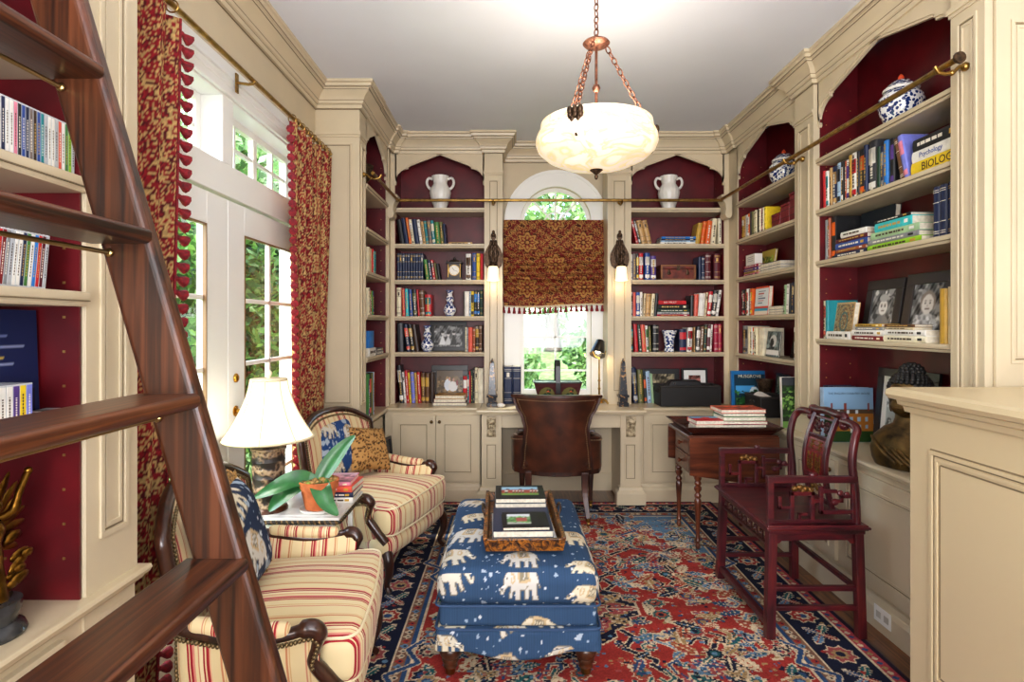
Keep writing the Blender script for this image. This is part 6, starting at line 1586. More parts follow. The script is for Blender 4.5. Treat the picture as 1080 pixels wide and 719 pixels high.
part('body', por, t, lambda m: m.lathe([(.040, 0), (.043, .006), (.042, .028), (.036, .034), (.040, .06), (.046, .11), (.056, .155), (.068, .182), (.070, .186), (.062, .183), (.04, .11), (0, .05)], 32), smooth=60)
part('painted_band', blue_band, t, lambda m: m.lathe([(.0385, .030), (.040, .033), (.0385, .036)], 28), smooth=60)
row(BR, CT, S[6], '@34;navy+silver 40 306 -4 block;olive 48 288 -2;black+orange 22 236 -3;pale_blue 38 274 -4;pale_green 20 252 -4 plain', v=.03, dmax=.11)
frame(BR.M() @ TR(.31, .15, CT), .32, .285, .045, greys(12, 'x', (1, .92, .75), 70, 50), 'black framed sepia photograph standing behind the woven box on the counter', lean=5)
frame(BR.M() @ TR(.605, .15, CT), .23, .29, .018, greys(15, 'x', (1.1, .7, .62), 50, 60), 'black framed reddish print with a wide white mat behind the woven box', matb=.045, lean=5)
wov = P('black_woven_rattan', '2a2522', .6)
def weave_m():
    m, nt, b = _new('black_woven_rattan_box'); w1_ = nd(nt, 'ShaderNodeTexBrick'); w1_.inputs['Scale'].default_value = 30; w1_.inputs['Color1'].default_value = (*lin('2c2622'), 1); w1_.inputs['Color2'].default_value = (*lin('201b18'), 1); w1_.inputs['Mortar'].default_value = (*lin('0c0a09'), 1); w1_.inputs['Mortar Size'].default_value = .06; w1_.inputs['Brick Width'].default_value = .5; w1_.inputs['Row Height'].default_value = .22
    nt.links.new(coords(nt, rot=(R(90), 0, 0)), w1_.inputs['Vector']); nt.links.new(w1_.outputs['Color'], b.inputs['Base Color']); b.inputs['Roughness'].default_value = .5; bump(nt, b, w1_.outputs['Fac'], -.6, .006); return m
wvm = weave_m()
def basket(label, Mw, w, d, h, name='woven_box'):
    t = thing(name, label, 'basket', (0, 0, 0)); t.matrix_world = Mw
    part('body', wvm, t, lambda m: (m.box(-w / 2, w / 2, 0, .012, 0, h), m.box(-w / 2, w / 2, d - .012, d, 0, h), m.box(-w / 2, -w / 2 + .012, .012, d - .012, 0, h), m.box(w / 2 - .012, w / 2, .012, d - .012, 0, h), m.box(-w / 2, w / 2, 0, d, 0, .01)), smooth=0, bevel=.003)
    part('rim', wov, t, lambda m: m.tube([(x, y + d / 2, h) for x, y in rrect(w / 2, d / 2, .02, 3)], .009, 8, closed=True), smooth=50)
    for s in (-1, 1): part('handle_hole_rim', wov, t, lambda m: m.tube([(s * (w / 2 + .002), d / 2 + .035 * math.cos(a), h - .045 + .014 * math.sin(a)) for a in np.linspace(0, 2 * math.pi, 17)[:-1]], .006, 6, closed=True, up=(1, 0, 0)), smooth=50)
    return t
bk = basket('long black woven rattan box on the counter right of the desk', TR(1.48, 4.70, CT, rz=1), .50, .22, .165)
t = thing('leather_case', 'black leather case lying inside the long woven box', 'case', (1.46, 4.81, CT + .0115))
part('case_body', P('black_leather', '17161a', .35), t, lambda m: (m.box(-.20, .20, -.07, .07, 0, .13), m.frus((-.18, .18, -.06, .06, .13), (-.12, .10, -.05, .05, .20))), smooth=0, bevel=.012)
part('clasp', P('chrome_clasp', 'b9b9bc', .2, 1), t, lambda m: m.box(-.11, -.095, -.064, -.055, .165, .18), smooth=0)

# ------------------------------------------------------------------ left side bookcase
row(LS, Z3, S[3], '@100;cream 60 182 0 plain;beige 70 180 0;red+green 28 182;white 60 176;teal 40 176', v=.004)
row(LS, Z4, S[4], '@110;cream 40 196 -4;black 18 200 -4;white 30 190 -4;red 28 182 -4;green 34 180 -4;blue 36 178 -4', v=.004)
stack(LS, .23, .006, Z5, 'stack on the fifth shelf of the left side bookcase', [('white', 200, 62, 150, 0)]); stack(LS, .46, .006, Z5, 'second stack on the fifth shelf of the left side bookcase', [('grey', 240, 26, 150), ('charcoal', 230, 26, 150)])
one_book(LS.M() @ TR(.14, .010, Z5 + .0628, 0, 0, 0), .17, .125, .13, 'bright_blue', 'bright blue boxed volume standing on the white book, left side bookcase', None, 'plain')
row(LS, CT, S[6], '@85;green+purple 36 318 0 block;white 22 300;black+coral 74 322 0 plain;olive 26 318 0 plain;pale_blue 50 318;orange 22 312 0 plain', v=.0)
t = thing('bronze_urn', 'dark bronze fluted urn on the top shelf of the left side bookcase', 'vase', LS.at(.36, .125, ZS[0]), LS.rot); t.scale = (.82, .82, .9)
part('bowl', bronze, t, lambda m: m.lathe([(.05, 0), (.05, .012), (.02, .03), (.018, .07), (.05, .10), (.09, .15), (.105, .21), (.115, .25), (.10, .25), (.08, .16), (0, .11)], 32, flute=.05, nf=12), smooth=60)
for s in (-1, 1): part('handle', bronze, t, lambda m: m.tube(smoothpts([(s * .10, 0, .22), (s * .135, 0, .22), (s * .13, 0, .16), (s * .07, 0, .12)], 4), .009, 6), smooth=60)

# ------------------------------------------------------------------ right far bookcase
row(RF, Z2, S[2], '@10;gold 42 190;tan 38 190;silver 20 190 0 plain;white 26 190;orange+white 34 192;charcoal 42 198 0 plain;olive 22 194;cream 34 190;cream 36 192;black 40 192 0 plain;ivory 28 188;pink 30 188;cream 34 184;yellow 30 184')
cr = 0
wlm = _new('woven_red_leather'); m_, nt_, b_ = wlm
ck = nd(nt_, 'ShaderNodeTexBrick'); ck.inputs['Scale'].default_value = 9; ck.inputs['Brick Width'].default_value = .45; ck.inputs['Row Height'].default_value = .45; ck.inputs['Mortar Size'].default_value = .025
ck.inputs['Color1'].default_value = (*lin('7a1a24'), 1); ck.inputs['Color2'].default_value = (*lin('8e2530'), 1); ck.inputs['Mortar'].default_value = (*lin('4a0c14'), 1); nt_.links.new(coords(nt_, rot=(R(90), 0, 0)), ck.inputs['Vector']); nt_.links.new(ck.outputs['Color'], b_.inputs['Base Color']); b_.inputs['Roughness'].default_value = .35; bump(nt_, b_, ck.outputs['Fac'], -.4, .006)
for u0, w_, h_, nm in ((.545, .13, .105, 'lowest'), (.680, .125, .15, 'middle-height'), (.810, .15, .205, 'tallest')):
    t = thing('leather_box', '%s of three stepped red woven leather boxes on the right far bookcase' % nm, 'box', RF.at(u0, .03, Z2), RF.rot, 'red woven leather boxes')
    part('box_body', wlm[0], t, lambda m: m.box(0, w_, 0, .16, 0, h_ - .022), smooth=0, bevel=.006); part('lid', wlm[0], t, lambda m: m.box(-.001, w_ + .001, -.002, .162, h_ - .021, h_), smooth=0, bevel=.006)
cover_book(RF.M() @ TR(.06, .15, Z3), .23, .205, .02, scene_cv(31, 50, 44, 'd8c25a', '8aa04a', '3f6a3a'), 'yellow and green picture book standing behind a stack on the right far bookcase', 'yellow', lean=8)
zt_ = stack(RF, .19, .03, Z3, 'left stack on the third shelf of the right far bookcase', [('pink', 260, 22, 110), ('gold', 250, 16, 110), ('purple', 260, 26, 110), ('crimson', 255, 22, 110)])
t = thing('card_box', 'white lettered card box standing on the left stack, right far bookcase', 'box', RF.at(.08, .035, zt_), RF.rot)
part('box_body', P('white_card', 'eae6de', .6), t, lambda m: m.box(0, .17, 0, .06, 0, .085), smooth=0, bevel=.002); part('printed_panel', P('grey_print', 'a9a6a6', .6), t, lambda m: [m.box(.03, .14, -.0008, 0, z, z + .005) for z in (.03, .045, .06)], smooth=0)
stack(RF, .52, .03, Z3, 'second stack on the third shelf of the right far bookcase', [('charcoal', 330, 26, 150, 0, 0, dict(pages=True)), ('white', 330, 16, 150, 0, 0, dict(pages=True)), ('navy', 325, 30, 150, 0, 0, dict(pages=True))])
frame(RF.M() @ TR(.80, .13, Z3), .20, .245, .024, greys(33, 'x', (.8, .95, 1.1), 50, 60), 'black framed picture on the third shelf of the right far bookcase', lean=12)
row(RF, Z3, S[3], '@915;red+gold 30 232 0 block;coral 24 222')
row(RF, Z4, S[4], '@10;dark_brown 22 214;black+red 50 210 0 block;maroon 30 212;white+coral 34 214;taupe 30 210;orange+yellow 42 212 0 block', v=.025)
cvb = Cv(50, 60, 'e9eef0'); cvb.rect(0, 0, 50, 4, 'e0552e'); cvb.rect(0, 42, 50, 47, 'd8402e'); cvb.rect(0, 47, 50, 52, '35a8c8'); cvb.rect(0, 52, 50, 60, 'f1e4d2')
for k in range(6): cvb.rect(12, 9 + 5 * k, 38 - (k % 3) * 5, 10.6 + 5 * k, ['6a7688', 'c2564e', '8a96a4'][k % 3])
cover_book(RF.M() @ TR(.25, .03, Z4), .23, .215, .03, cvb, 'white and orange book facing out on the fourth shelf, right far bookcase', 'coral', lean=4)
stack(RF, .61, .03, Z4, 'stack on the fourth shelf of the right far bookcase', [('brown', 205, 20, 150, 0, 0, dict(pages=True)), ('white', 200, 14, 150, 0, 0, dict(pages=True)), ('charcoal', 205, 28, 150, 0, 0, dict(pages=True))])
frame(RF.M() @ TR(.74, .20, Z4), .22, .27, .03, greys(34, 'x', (.5, .5, .55)), 'dark framed picture leaning behind books, fourth shelf of right far bookcase', lean=4)
row(RF, Z4, S[4], '@728;pale_green 44 202 4;white 36 204 4;black 24 208 4 plain;navy 28 214 3;black 34 220 2 plain;white 18 226 2', v=.025, dmax=.13)
row(RF, Z5, S[5], '@10;grey+charcoal 104 226 0 block;cream 44 222 0 plain;yellow 16 214;white 24 216;orange+cream 36 214;ivory 26 212;cream 34 212;ivory 110 210 0 plain', v=.03)
cvc = greys(40, 'x', (.9, 1, .98), 50, 60); cvc.rect(0, 44, 50, 55, 'eceae6'); cvc.ell(25, 22, 13, 14, 'd8d8d4'); cvc.ell(20, 26, 7, 10, '20221f')
cover_book(RF.M() @ TR(.455, .028, Z5), .20, .185, .012, cvc, 'small black and white picture book facing out on the fifth shelf, right far bookcase', 'charcoal', lean=6)
frame(RF.M() @ TR(.755, .10, Z5), .165, .225, .030, greys(41, 'group', w=40, h=60), 'black framed black and white photograph on fifth shelf, right far bookcase', lean=10)
row(RF, Z5, S[5], '@872;white+brown 66 216 0 block;white 30 214', v=.02)
cvm = Cv(60, 66, '1d6fa8'); cvm.rect(4, 6, 60, 66, '16384a'); cvm.rect(6, 26, 40, 40, '4aa0d8'); cvm.ell(40, 40, 9, 12, 'c9d6dc'); cvm.rect(6, 48, 60, 66, '2f5a2a')
for k in range(60): rr = random.Random(k); cvm.ell(rr.uniform(6, 60), rr.uniform(34, 62), rr.uniform(1, 5), rr.uniform(1, 4), rr.choice(['1c3f22', '2f6a34', '16301c', '4a8a4a']))
cover_book(TR(1.785, 4.60, CT), .27, .30, .03, cvm, 'blue and green picture book standing in the right corner behind the dark bowl', 'bright_blue', [('MUSGROVE', .036, .145, .255, 'ivory')], lean=5)
t = thing('dark_bowl', 'dark bronze footed bowl standing before the blue picture book', 'bowl', (2.0, 4.50, CT))
part('bowl', bronze, t, lambda m: m.lathe([(.04, 0), (.042, .01), (.02, .03), (.022, .11), (.045, .15), (.058, .20), (.066, .245), (.058, .245), (.04, .17), (0, .13)], 28), smooth=60)
basket('short black woven basket holding white papers on the right corner counter', TR(1.905, 4.13, CT), .20, .28, .145, 'woven_basket')
t = thing('paper_sheaf', 'curled white papers lying in the short woven basket', 'papers', (1.905, 4.15, CT + .012))
part('sheets', P('white_paper', 'efe9e2', .8), t, lambda m: (m.box(-.08, .08, 0, .24, 0, .09), m.grid(lambda u, v: (-.08 + .16 * u, .01 + .22 * v, .092 + .06 * math.sin(math.pi * u) * (.6 + .4 * v)), 12, 6)), smooth=40, fixn=False)
frame(TR(2.035, 4.34, CT, rz=-90), .20, .30, .02, scene_cv(50, 40, 60, '6a7a6a', '46564a', '2a342c'), 'dark framed green picture leaning behind the short woven basket', lean=5)
cvn = Cv(60, 80, '24301f'); cvn.rect(0, 0, 60, 13, '3a3c40'); cvn.rect(0, 70, 60, 80, '6f9a4c'); cvn.rect(22, 13, 60, 30, '9ab8c4')
for k in range(260): rr = random.Random(k + 500); cvn.ell(rr.uniform(0, 60), rr.uniform(16, 62), rr.uniform(1, 4), rr.uniform(1, 3), rr.choice(['3f6a2c', '5f8f3c', '2a4a20', '86ac56', '1d3318']))
cvn.rect(24, 52, 28, 72, '2a2018'); cvn.rect(44, 50, 47, 70, '2a2018')
cover_book(TR(1.768, 3.715, CT), .25, .332, .028, cvn, 'green garden book with NEW on its cover, standing by the right pilaster', 'white', [('NEW', .034, .125, .306, 'ivory'), ('Virginia', .024, .105, .235, 'pale_green')][:1], lean=3)

# ------------------------------------------------------------------ right near bookcase
Z4 = 1.3658
row(RN, Z2, S[2], '@18;red 28 232 -2;white+teal 30 224 -2;tan 26 234;navy+tan 48 232 0 block;pale_blue+black 34 240;black+white 24 242;black 20 240 0 plain;orange 13 232;white+purple 30 232;gold 26 250;white+red 46 252 0 block;black 22 250;black+orange 44 250 0 block;navy 26 262;charcoal+white 66 270 0 block;dark_green 28 224 0 plain;navy+grey 24 218;bright_blue 34 238;@612;black+purple 34 232 0 plain;brown 28 220 -14;lavender+pink 34 226 -14 plain', v=.02, dmax=.19)
stack(RN, .925, .02, Z2, 'stack on the second shelf of the right near bookcase', [('yellow', 290, 62, 190, 0, 0, dict(text='BIOLOGY', tcol='dark_brown', tsize=.05, off=.03, label='yellow biology textbook lying at the bottom of its stack, right near bookcase')), ('white', 280, 50, 185, 0, 0, dict(text='Psychology', tcol='blue', tsize=.032, off=-.02, label='white psychology textbook lying second from top in its stack, right near bookcase')), ('black', 270, 54, 185, 0)])
row(RN, Z3, S[3], '@12;grey 20 246 0 plain;silver 20 246;rust 18 250;black+orange 46 254 0 plain', v=.03)
cover_book(RN.M() @ TR(.13, .16, Z3), .30, .26, .03, Cv(20, 20, '232a34'), 'large dark slate book standing behind the left stack on the third shelf', 'charcoal', lean=5)
stack(RN, .275, .03, Z3, 'left stack on the third shelf of the right near bookcase', [('navy', 300, 28, 120), ('rust', 270, 20, 120), ('blue', 290, 36, 120, 6), ('maroon', 285, 24, 120, 8), ('white', 210, 32, 120, 30, 4)])
stack(RN, .63, .03, Z3, 'right stack on the third shelf of the right near bookcase', [('lime', 390, 32, 170, 0), ('grey', 370, 26, 170, -6), ('pale_green', 350, 34, 170, 8), ('turquoise', 270, 44, 165, 0), ('black', 265, 16, 165, -8)])
row(RN, Z3, S[3], '@905;navy 40 228 0 bands;navy 40 230 0 bands;@990;navy 40 232 0 bands;navy 38 232 0 bands', v=.02)
row(RN, Z4, S[4], '@9;cream+coral 28 226 0 block;teal 30 228 0 plain', v=.02)
cvp = Cv(70, 66, '8a7350')
for k in range(700): rr = random.Random(k); cvp.ell(rr.uniform(0, 70), rr.uniform(0, 66), 1.1, 1.1, rr.choice(['b9a070', '3f6a68', '6a4a30', 'c2a878', '7a3a2a']))
cvp.ell(35, 34, 24, 28, 'a88d60', .86); cvp.ell(35, 36, 15, 19, '3f6a68', .8); cvp.rect(0, 0, 70, 3, 'c2a878'); cvp.rect(0, 63, 70, 66, 'c2a878'); cvp.rect(0, 0, 3, 66, 'c2a878'); cvp.rect(67, 0, 70, 66, 'c2a878')
cover_book(RN.M() @ TR(.065, .05, Z4), .18, .21, .03, cvp, 'book with ornate tan patterned cover facing out on the fourth shelf', 'tan', lean=8, res=.004)
frame(RN.M() @ TR(.365, .12, Z4), .30, .33, .055, greys(60, 'child', w=64, h=72), 'dark framed black and white portrait of a child, left of two alike', '2a2523', lean=9, res=.0035)
frame(RN.M() @ TR(.695, .12, Z4), .32, .34, .055, greys(61, 'girl', w=72, h=74), 'dark framed black and white portrait of a girl, right of two alike', '3a322e', lean=9, res=.0035)
frame(RN.M() @ TR(.965, .13, Z4), .20, .34, .05, greys(62, 'x'), 'dark framed photograph half hidden behind the gold and beige books', '3a322e', lean=9)
stack(RN, .215, .0, Z4, 'left pile on the fourth shelf of the right near bookcase', [('white', 230, 44, 44, -8)])
stack(RN, .475, .0, Z4, 'middle pile on the fourth shelf of the right near bookcase', [('dark_red', 255, 24, 105), ('white', 265, 30, 105), ('grey', 215, 16, 95, 10), ('gold', 210, 16, 95, 8)])
stack(RN, .755, .0, Z4, 'right pile on the fourth shelf of the right near bookcase', [('ivory', 290, 30, 100, 0, 0, dict(pages=False)), ('white', 280, 28, 100, 0), ('beige', 190, 12, 90, -30), ('brown', 205, 14, 90, -34)])
row(RN, Z4, S[4], '@965;gold 40 240 0 plain;beige 62 246 0 plain', v=.01, dmax=.12)
row(RN, CT, S[6], '@9;navy+pink 48 312 0 block;navy+pink 48 312 0 block', v=.02, dmax=.17)
cve = Cv(64, 66, '8fb4d4'); cve.rect(0, 26, 64, 34, '5a4634'); cve.rect(4, 31, 64, 55, 'b0702c'); cve.rect(0, 53, 64, 66, '2c4a22')
for x in (8, 26, 56): cve.rect(x, 19, x + 3, 28, '8a3a2a')
for j in range(2):
    for k in range(5): cve.rect(13 + 10 * k, 36 + 9 * j, 17 + 10 * k, 41 + 9 * j, '9db8cc')
for k in range(3): cve.rect(17 + 12 * k, 27, 20 + 12 * k, 31, 'dfe6ea')
cve.ell(4, 44, 7, 12, '2a3a20'); cve.rect(34, 47, 38, 55, 'e8e4da')
cover_book(TR(1.80, 3.275, CT), .285, .312, .04, cve, 'country house picture book facing out beside the carved armchair back', 'pale_blue', [('THE ENGLISH COUNTRY HOUSE', .0165, .145, .278, 'navy')], lean=2)
frame(TR(2.03, 2.98, CT, rz=-90), .46, .44, .045, scene_cv(70, 60, 60, 'd9dcd8', 'b9c0ba', '8f9a92', 60), 'large black framed pale picture behind the gilt bronze statue bust', '1c1a1c', matb=.04, lean=5)
# Buddha bust
bud = P('gilt_bronze_patina', '7d5f30', .45, .7, dark='2a2418', scale=14, bmp=.4); budh = P('dark_bronze_curls', '2f2d2b', .5, .5, var=.3, scale=40)
t = thing('statue_bust', 'gilt bronze statue bust with dark curled hair on the right counter', 'bust', (1.885, 2.70, CT), R(-62))
part('shoulders', bud, t, lambda m: m.lathe([(.0, 0), (.15, 0), (.165, .03), (.172, .08), (.155, .14), (.11, .185), (.07, .205), (.062, .23), (.06, .27), (.0, .28)], 36), smooth=60)
for v_ in C.objects:
    pass
bpy.data.objects[t.children[0].name].scale = (1.0, .62, 1)
part('robe_fold', bud, t, lambda m: [m.tube(smoothpts([(-.15 + .03 * k, -.04, .13), (-.08 + .03 * k, -.105, .09), (.0 + .03 * k, -.115, .03)], 5), .008, 6) for k in range(4)], smooth=60)
hd = part('head', bud, t, lambda m: (m.ball((0, -.005, .335), (.078, .088, .105), 24, 18), m.ball((0, -.075, .295), (.045, .03, .04), 14, 10)), smooth=60)
part('nose', bud, hd, lambda m: m.tube([(0, -.088, .355), (0, -.102, .325), (0, -.098, .315)], [.007, .012, .009], 8), smooth=60)
part('mouth', bud, hd, lambda m: m.ball((0, -.100, .289), (.022, .006, .007), 10, 6), smooth=60)
for s in (-1, 1):
    part('eye', bud, hd, lambda m: (m.ball((s * .032, -.082, .345), (.019, .008, .008), 10, 6), m.tube(smoothpts([(s * .012, -.088, .362), (s * .035, -.082, .372), (s * .055, -.066, .360)], 4), .004, 6)), smooth=60)
    part('ear', bud, hd, lambda m: (m.ball((s * .082, .0, .335), (.010, .020, .034), 10, 8), m.ball((s * .080, -.002, .285), (.008, .012, .03), 10, 8)), smooth=60)
def curls(m):
    m.ball((0, .012, .365), (.083, .088, .092), 20, 14); m.ball((0, .02, .45), (.046, .046, .038), 14, 10)
    for i in range(11):
        ph = R(2 + i * 9); n = max(4, int(26 * math.cos(ph)))
        for j in range(n):
            a = 2 * math.pi * (j + .5 * (i % 2)) / n; x, y, z = .085 * math.cos(ph) * math.cos(a), .012 + .090 * math.cos(ph) * math.sin(a), .362 + .095 * math.sin(ph)
            if y < -.045 and z < .40: continue
            m.ball((x, y, z), .0125, 7, 5)
    for i in range(4):
        ph = R(8 + i * 22); n = max(4, int(14 * math.cos(ph)))
        for j in range(n): a = 2 * math.pi * j / n; m.ball((.047 * math.cos(ph) * math.cos(a), .02 + .047 * math.cos(ph) * math.sin(a), .45 + .04 * math.sin(ph)), .0115, 7, 5)
part('curled_hair', budh, hd, curls, smooth=60)
# ginger jars
def jar(label, loc):
    t = thing('ginger_jar', label, 'jar', loc)
    part('body', por_d, t, lambda m: m.lathe([(.060, 0), (.064, .006), (.068, .02), (.092, .07), (.104, .115), (.100, .15), (.078, .178), (.062, .186), (0, .186)], 36), smooth=60)
    lid = part('lid', por_d, t, lambda m: m.lathe([(.066, .187), (.078, .190), (.080, .20), (.066, .212), (.045, .232), (.020, .244), (.0, .246)], 36), smooth=60)
    part('lid_rim', urnw, lid, lambda m: m.lathe([(.079, .188), (.082, .194), (.079, .201)], 36), smooth=60)
    part('finial', P('orange_red_finial', 'd8502a', .3), lid, lambda m: m.lathe([(.010, .244), (.015, .252), (.012, .262), (.005, .272), (0, .276)], 14), smooth=60)
jar('blue and white lidded ginger jar on the right near bookcase top shelf', RN.at(.56, .12, ZS[0])); jar('blue and white lidded ginger jar on the right far bookcase top shelf', RF.at(.545, .12, ZS[0]))

Z4 = ZS[3]
# ------------------------------------------------------------------ left near bookcase
def cds(u, z, shelf, cols, lean=0, w=.0099, h=.125, d=.14, kind='CD case', v=.016):
    n = 0
    for c in cols.split():
        n += 1; a = R(lean); hw_ = w / math.cos(a)
        mb = MB(); x0 = -w if lean > 0 else 0
        mb.box(x0 + .0005, x0 + w - .0005, .0, d, 0, h, 0); mb.box(x0 + .0012, x0 + w - .0012, -.0006, 0, .004, h - .004, 1)
        zz = h * .2
        while zz < h * .75: L = brng.uniform(.002, .006); mb.box(x0 + w * .38, x0 + w * .58, -.0009, -.0004, zz, zz + L, 2); zz += L + .002
        o = mb.build('cassette' if kind == 'cassette' else 'compact_disc', [P('clear_case_plastic', 'c9cdd0', .15), cmat(c), ink(c)], None, smooth=0, bevel=0)
        o.matrix_world = LN.M() @ Matrix.Translation((u + (hw_ if lean > 0 else 0), v, z)) @ Matrix.Rotation(a, 4, 'Y')
        tag(o, '%s %s, %s from left on the %s behind the ladder' % (plain(c), kind, ORD[n - 1], shelf), kind.split()[0].lower() if kind == 'cassette' else 'cd', '%ss on the %s behind the ladder' % (kind, shelf)); u += hw_ + .0002
cds(.787, 1.811, 'upper shelf', 'white navy white white white navy white white pink black+white blue navy taupe dark_brown blue teal silver white white silver coral white green lime silver')
cds(.80, 1.531, 'middle shelf', 'grey white red dark_red grey silver white white navy green white bright_blue red maroon silver', 6)
cds(.80, 1.211, 'lower shelf', 'red white white white purple yellow lavender', 0, .0165, .109, .068, 'cassette')
cvd = Cv(80, 84, '14204a')
for k in range(14): cvd.rect(8 + (k % 3) * 6, 10 + 4 * k, 40 + (k * 7) % 30, 11 + 4 * k, ['b9a04a', '8a94b8', '6a78a8'][k % 3])
cvd.rect(56, 58, 76, 84, '0c0e14')
for k in range(4): cvd.ell(66, 62 + 5.4 * k, 1.8, 1.8, ['c84a4a', '4a8ac8', 'c8b04a', '6ab06a'][k])
cover_book(LN.M() @ TR(.77, .095, 1.2108), .262, .272, .04, cvd, 'dark blue boxed set facing out on the lower shelf behind the ladder', 'navy', lean=2)
t = thing('cassette_rack', 'low black rack of cassettes lying on the lower shelf behind the ladder', 'rack', LN.at(.925, .016, 1.2112), LN.rot)
part('rack_tray', P('black_plastic', '1a1a1c', .35), t, lambda m: (m.box(0, .115, 0, .07, 0, .004), m.box(0, .115, 0, .003, .004, .02), m.box(0, .115, .067, .07, .004, .02)), smooth=0)
for k in range(6): part('cassette', cmat(['silver', 'charcoal', 'white', 'dark_green', 'grey', 'silver'][k]), t, lambda m: m.box(.003 + k * .0185, .003 + k * .0185 + .016, .0035, .066, .0045, .034), smooth=0)
gold_m = P('gilded_bronze', 'a87c34', .3, 1, dark='5a3c14', scale=30, bmp=.3)
t = thing('gilt_figurine', 'gilded winged figurine on black marble base at the left edge', 'figurine', LN.at(.875, .075, CT), LN.rot)
part('marble_base', P('black_marble', '1a1a1a', .15, dark='3f3f40', scale=18), t, lambda m: m.lathe([(.062, 0), (.066, .008), (.060, .022), (.048, .03), (.050, .045), (.056, .055), (.056, .075), (.0, .076)], 28), smooth=40)
def fig(m):
    m.tube(smoothpts([(0, 0, .076), (.006, 0, .13), (0, 0, .19), (.004, 0, .235), (.0, 0, .262)], 5), [.034, .032, .030, .027, .024, .022, .021, .021, .022, .023, .022, .020, .022, .024, .025, .024, .020, .014, .010, .009, .009], 14)
    m.ball((.004, -.004, .282), (.016, .017, .020), 14, 10); m.ball((.004, .006, .288), (.017, .016, .017), 12, 8)
    m.tube(smoothpts([(.022, 0, .248), (.048, -.01, .262), (.062, -.012, .30), (.085, -.01, .335)], 5), [.010] * 8 + [.008] * 8, 8)
    m.tube(smoothpts([(-.020, 0, .248), (-.045, -.02, .22), (-.05, -.035, .18)], 5), .009, 8); m.ball((.088, -.01, .34), .009)
    for k, (x, z, a, L) in enumerate(((.03, .10, 75, .045), (.035, .125, 60, .05), (.045, .15, 80, .045), (-.03, .11, -70, .05), (.02, .085, 95, .04), (.05, .185, 70, .04))):
        m.T = TR(x, -.02 + .006 * k, z, ry=a); m.ball((0, 0, L * .5), (.013, .006, L * .6), 8, 6); m.T = None
part('figure', gold_m, t, fig, smooth=60)
for s in (-1, 1):
    def wing(m):
        for k in range(7):
            a = R(28 + k * 14); L = .12 - .006 * k
            m.T = TR(s * .014, .020, .232 - .006 * k, ry=s * math.degrees(a)); m.ball((0, 0, L * .5), (.012, .005, L * .55), 8, 6); m.T = None
    part('wing', gold_m, t, wing, smooth=60)
part('leaf_branch', gold_m, t, lambda m: [m.ball((.035 + .010 * k, -.02 + .01 * (k % 2), .10 + .014 * k), (.016, .006, .010), 8, 6) for k in range(5)], smooth=60)

# ------------------------------------------------------------------ desk things
obm = P('dark_veined_marble', '23262c', .2, dark='b98a4a', scale=34)
m_ = obm.node_tree
for n_ in m_.nodes:
    if n_.type == 'VALTORGB':
        e = n_.color_ramp.elements; e[0].position = .36; e[0].color = (*lin('c09058'), 1); e[1].position = .44; e[1].color = (*lin('22262e'), 1)
for label, x in (('dark veined marble obelisk on the desk left of the window', -.165), ('dark veined marble obelisk on the desk right of the desk lamp', .925)):
    t = thing('obelisk', label, 'obelisk', (x, 4.74, CT))
    part('plinth', obm, t, lambda m: (m.box(-.042, .042, -.042, .042, 0, .03), m.box(-.034, .034, -.034, .034, .03, .075), m.box(-.044, .044, -.044, .044, .075, .095)), smooth=0, bevel=.002)
    part('shaft', obm, t, lambda m: (m.frus((-.032, .032, -.032, .032, .095), (-.016, .016, -.016, .016, .36)), m.frus((-.016, .016, -.016, .016, .36), (-.001, .001, -.001, .001, .40))), smooth=0, bevel=.001)
class Dk: pass
DKF = Fr(-.075, 4.86, 0, .2, 'desk')
for k in range(2): one_book(TR(-.07 + .074 * k, 4.87, CT), .073, .318, .2, 'navy', 'tall navy volume with gold bands on the desk, %s of a pair' % ('left' if k == 0 else 'right'), 'navy volumes on the desk', 'bands')
t = thing('tole_basket', 'dark red painted metal basket with tall black handle on the desk', 'basket', (.385, 4.84, CT))
tole = P('dark_red_tole', '4a1a1e', .35); 
part('basket_body', tole, t, lambda m: (m.frus((-.15, .15, -.07, .07, 0), (-.20, .20, -.10, .10, .19)),), smooth=0, bevel=.003)
part('rim', P('black_tole', '1c1a1a', .35), t, lambda m: m.tube([(x, y, .192) for x, y in rrect(.20, .10, .01, 2)], .006, 6, closed=True), smooth=50)
part('liner', P('pale_green_liner', '9db8a4', .5), t, lambda m: m.box(-.19, .19, -.09, .09, .186, .191), smooth=0)
part('handle', P('black_tole', '1c1a1a', .35), t, lambda m: m.tube([(0, -.106, .10), (0, -.108, .19), (0, -.095, .33), (0, -.05, .375), (0, .05, .375), (0, .095, .33), (0, .105, .19)], 1, sq=(.04, .006), up=(0, 1, 0)), smooth=0, bevel=.001)
for s in (-1, 1):
    cvt = Cv(40, 34, '4a1a1e'); cvt.ell(20, 17, 19, 16, '6f6a3a'); rr = random.Random(s)
    for k in range(16): cvt.ell(20 + rr.uniform(-10, 10), 17 + rr.uniform(-9, 9), rr.uniform(2, 4), rr.uniform(2, 4), rr.choice(['c8482a', 'd86a3a', '2f4a34', '1f3028']))
    picture(t, 'painted_medallion', cvt, .13, .115, Matrix.Translation((s * .095, -.0905, .10)) @ Matrix.Rotation(R(90 + 9), 4, 'X'), .004)
t = thing('desk_lamp', 'small brass desk lamp with lit black shade at the right of the desk', 'lamp', (.745, 4.86, CT))
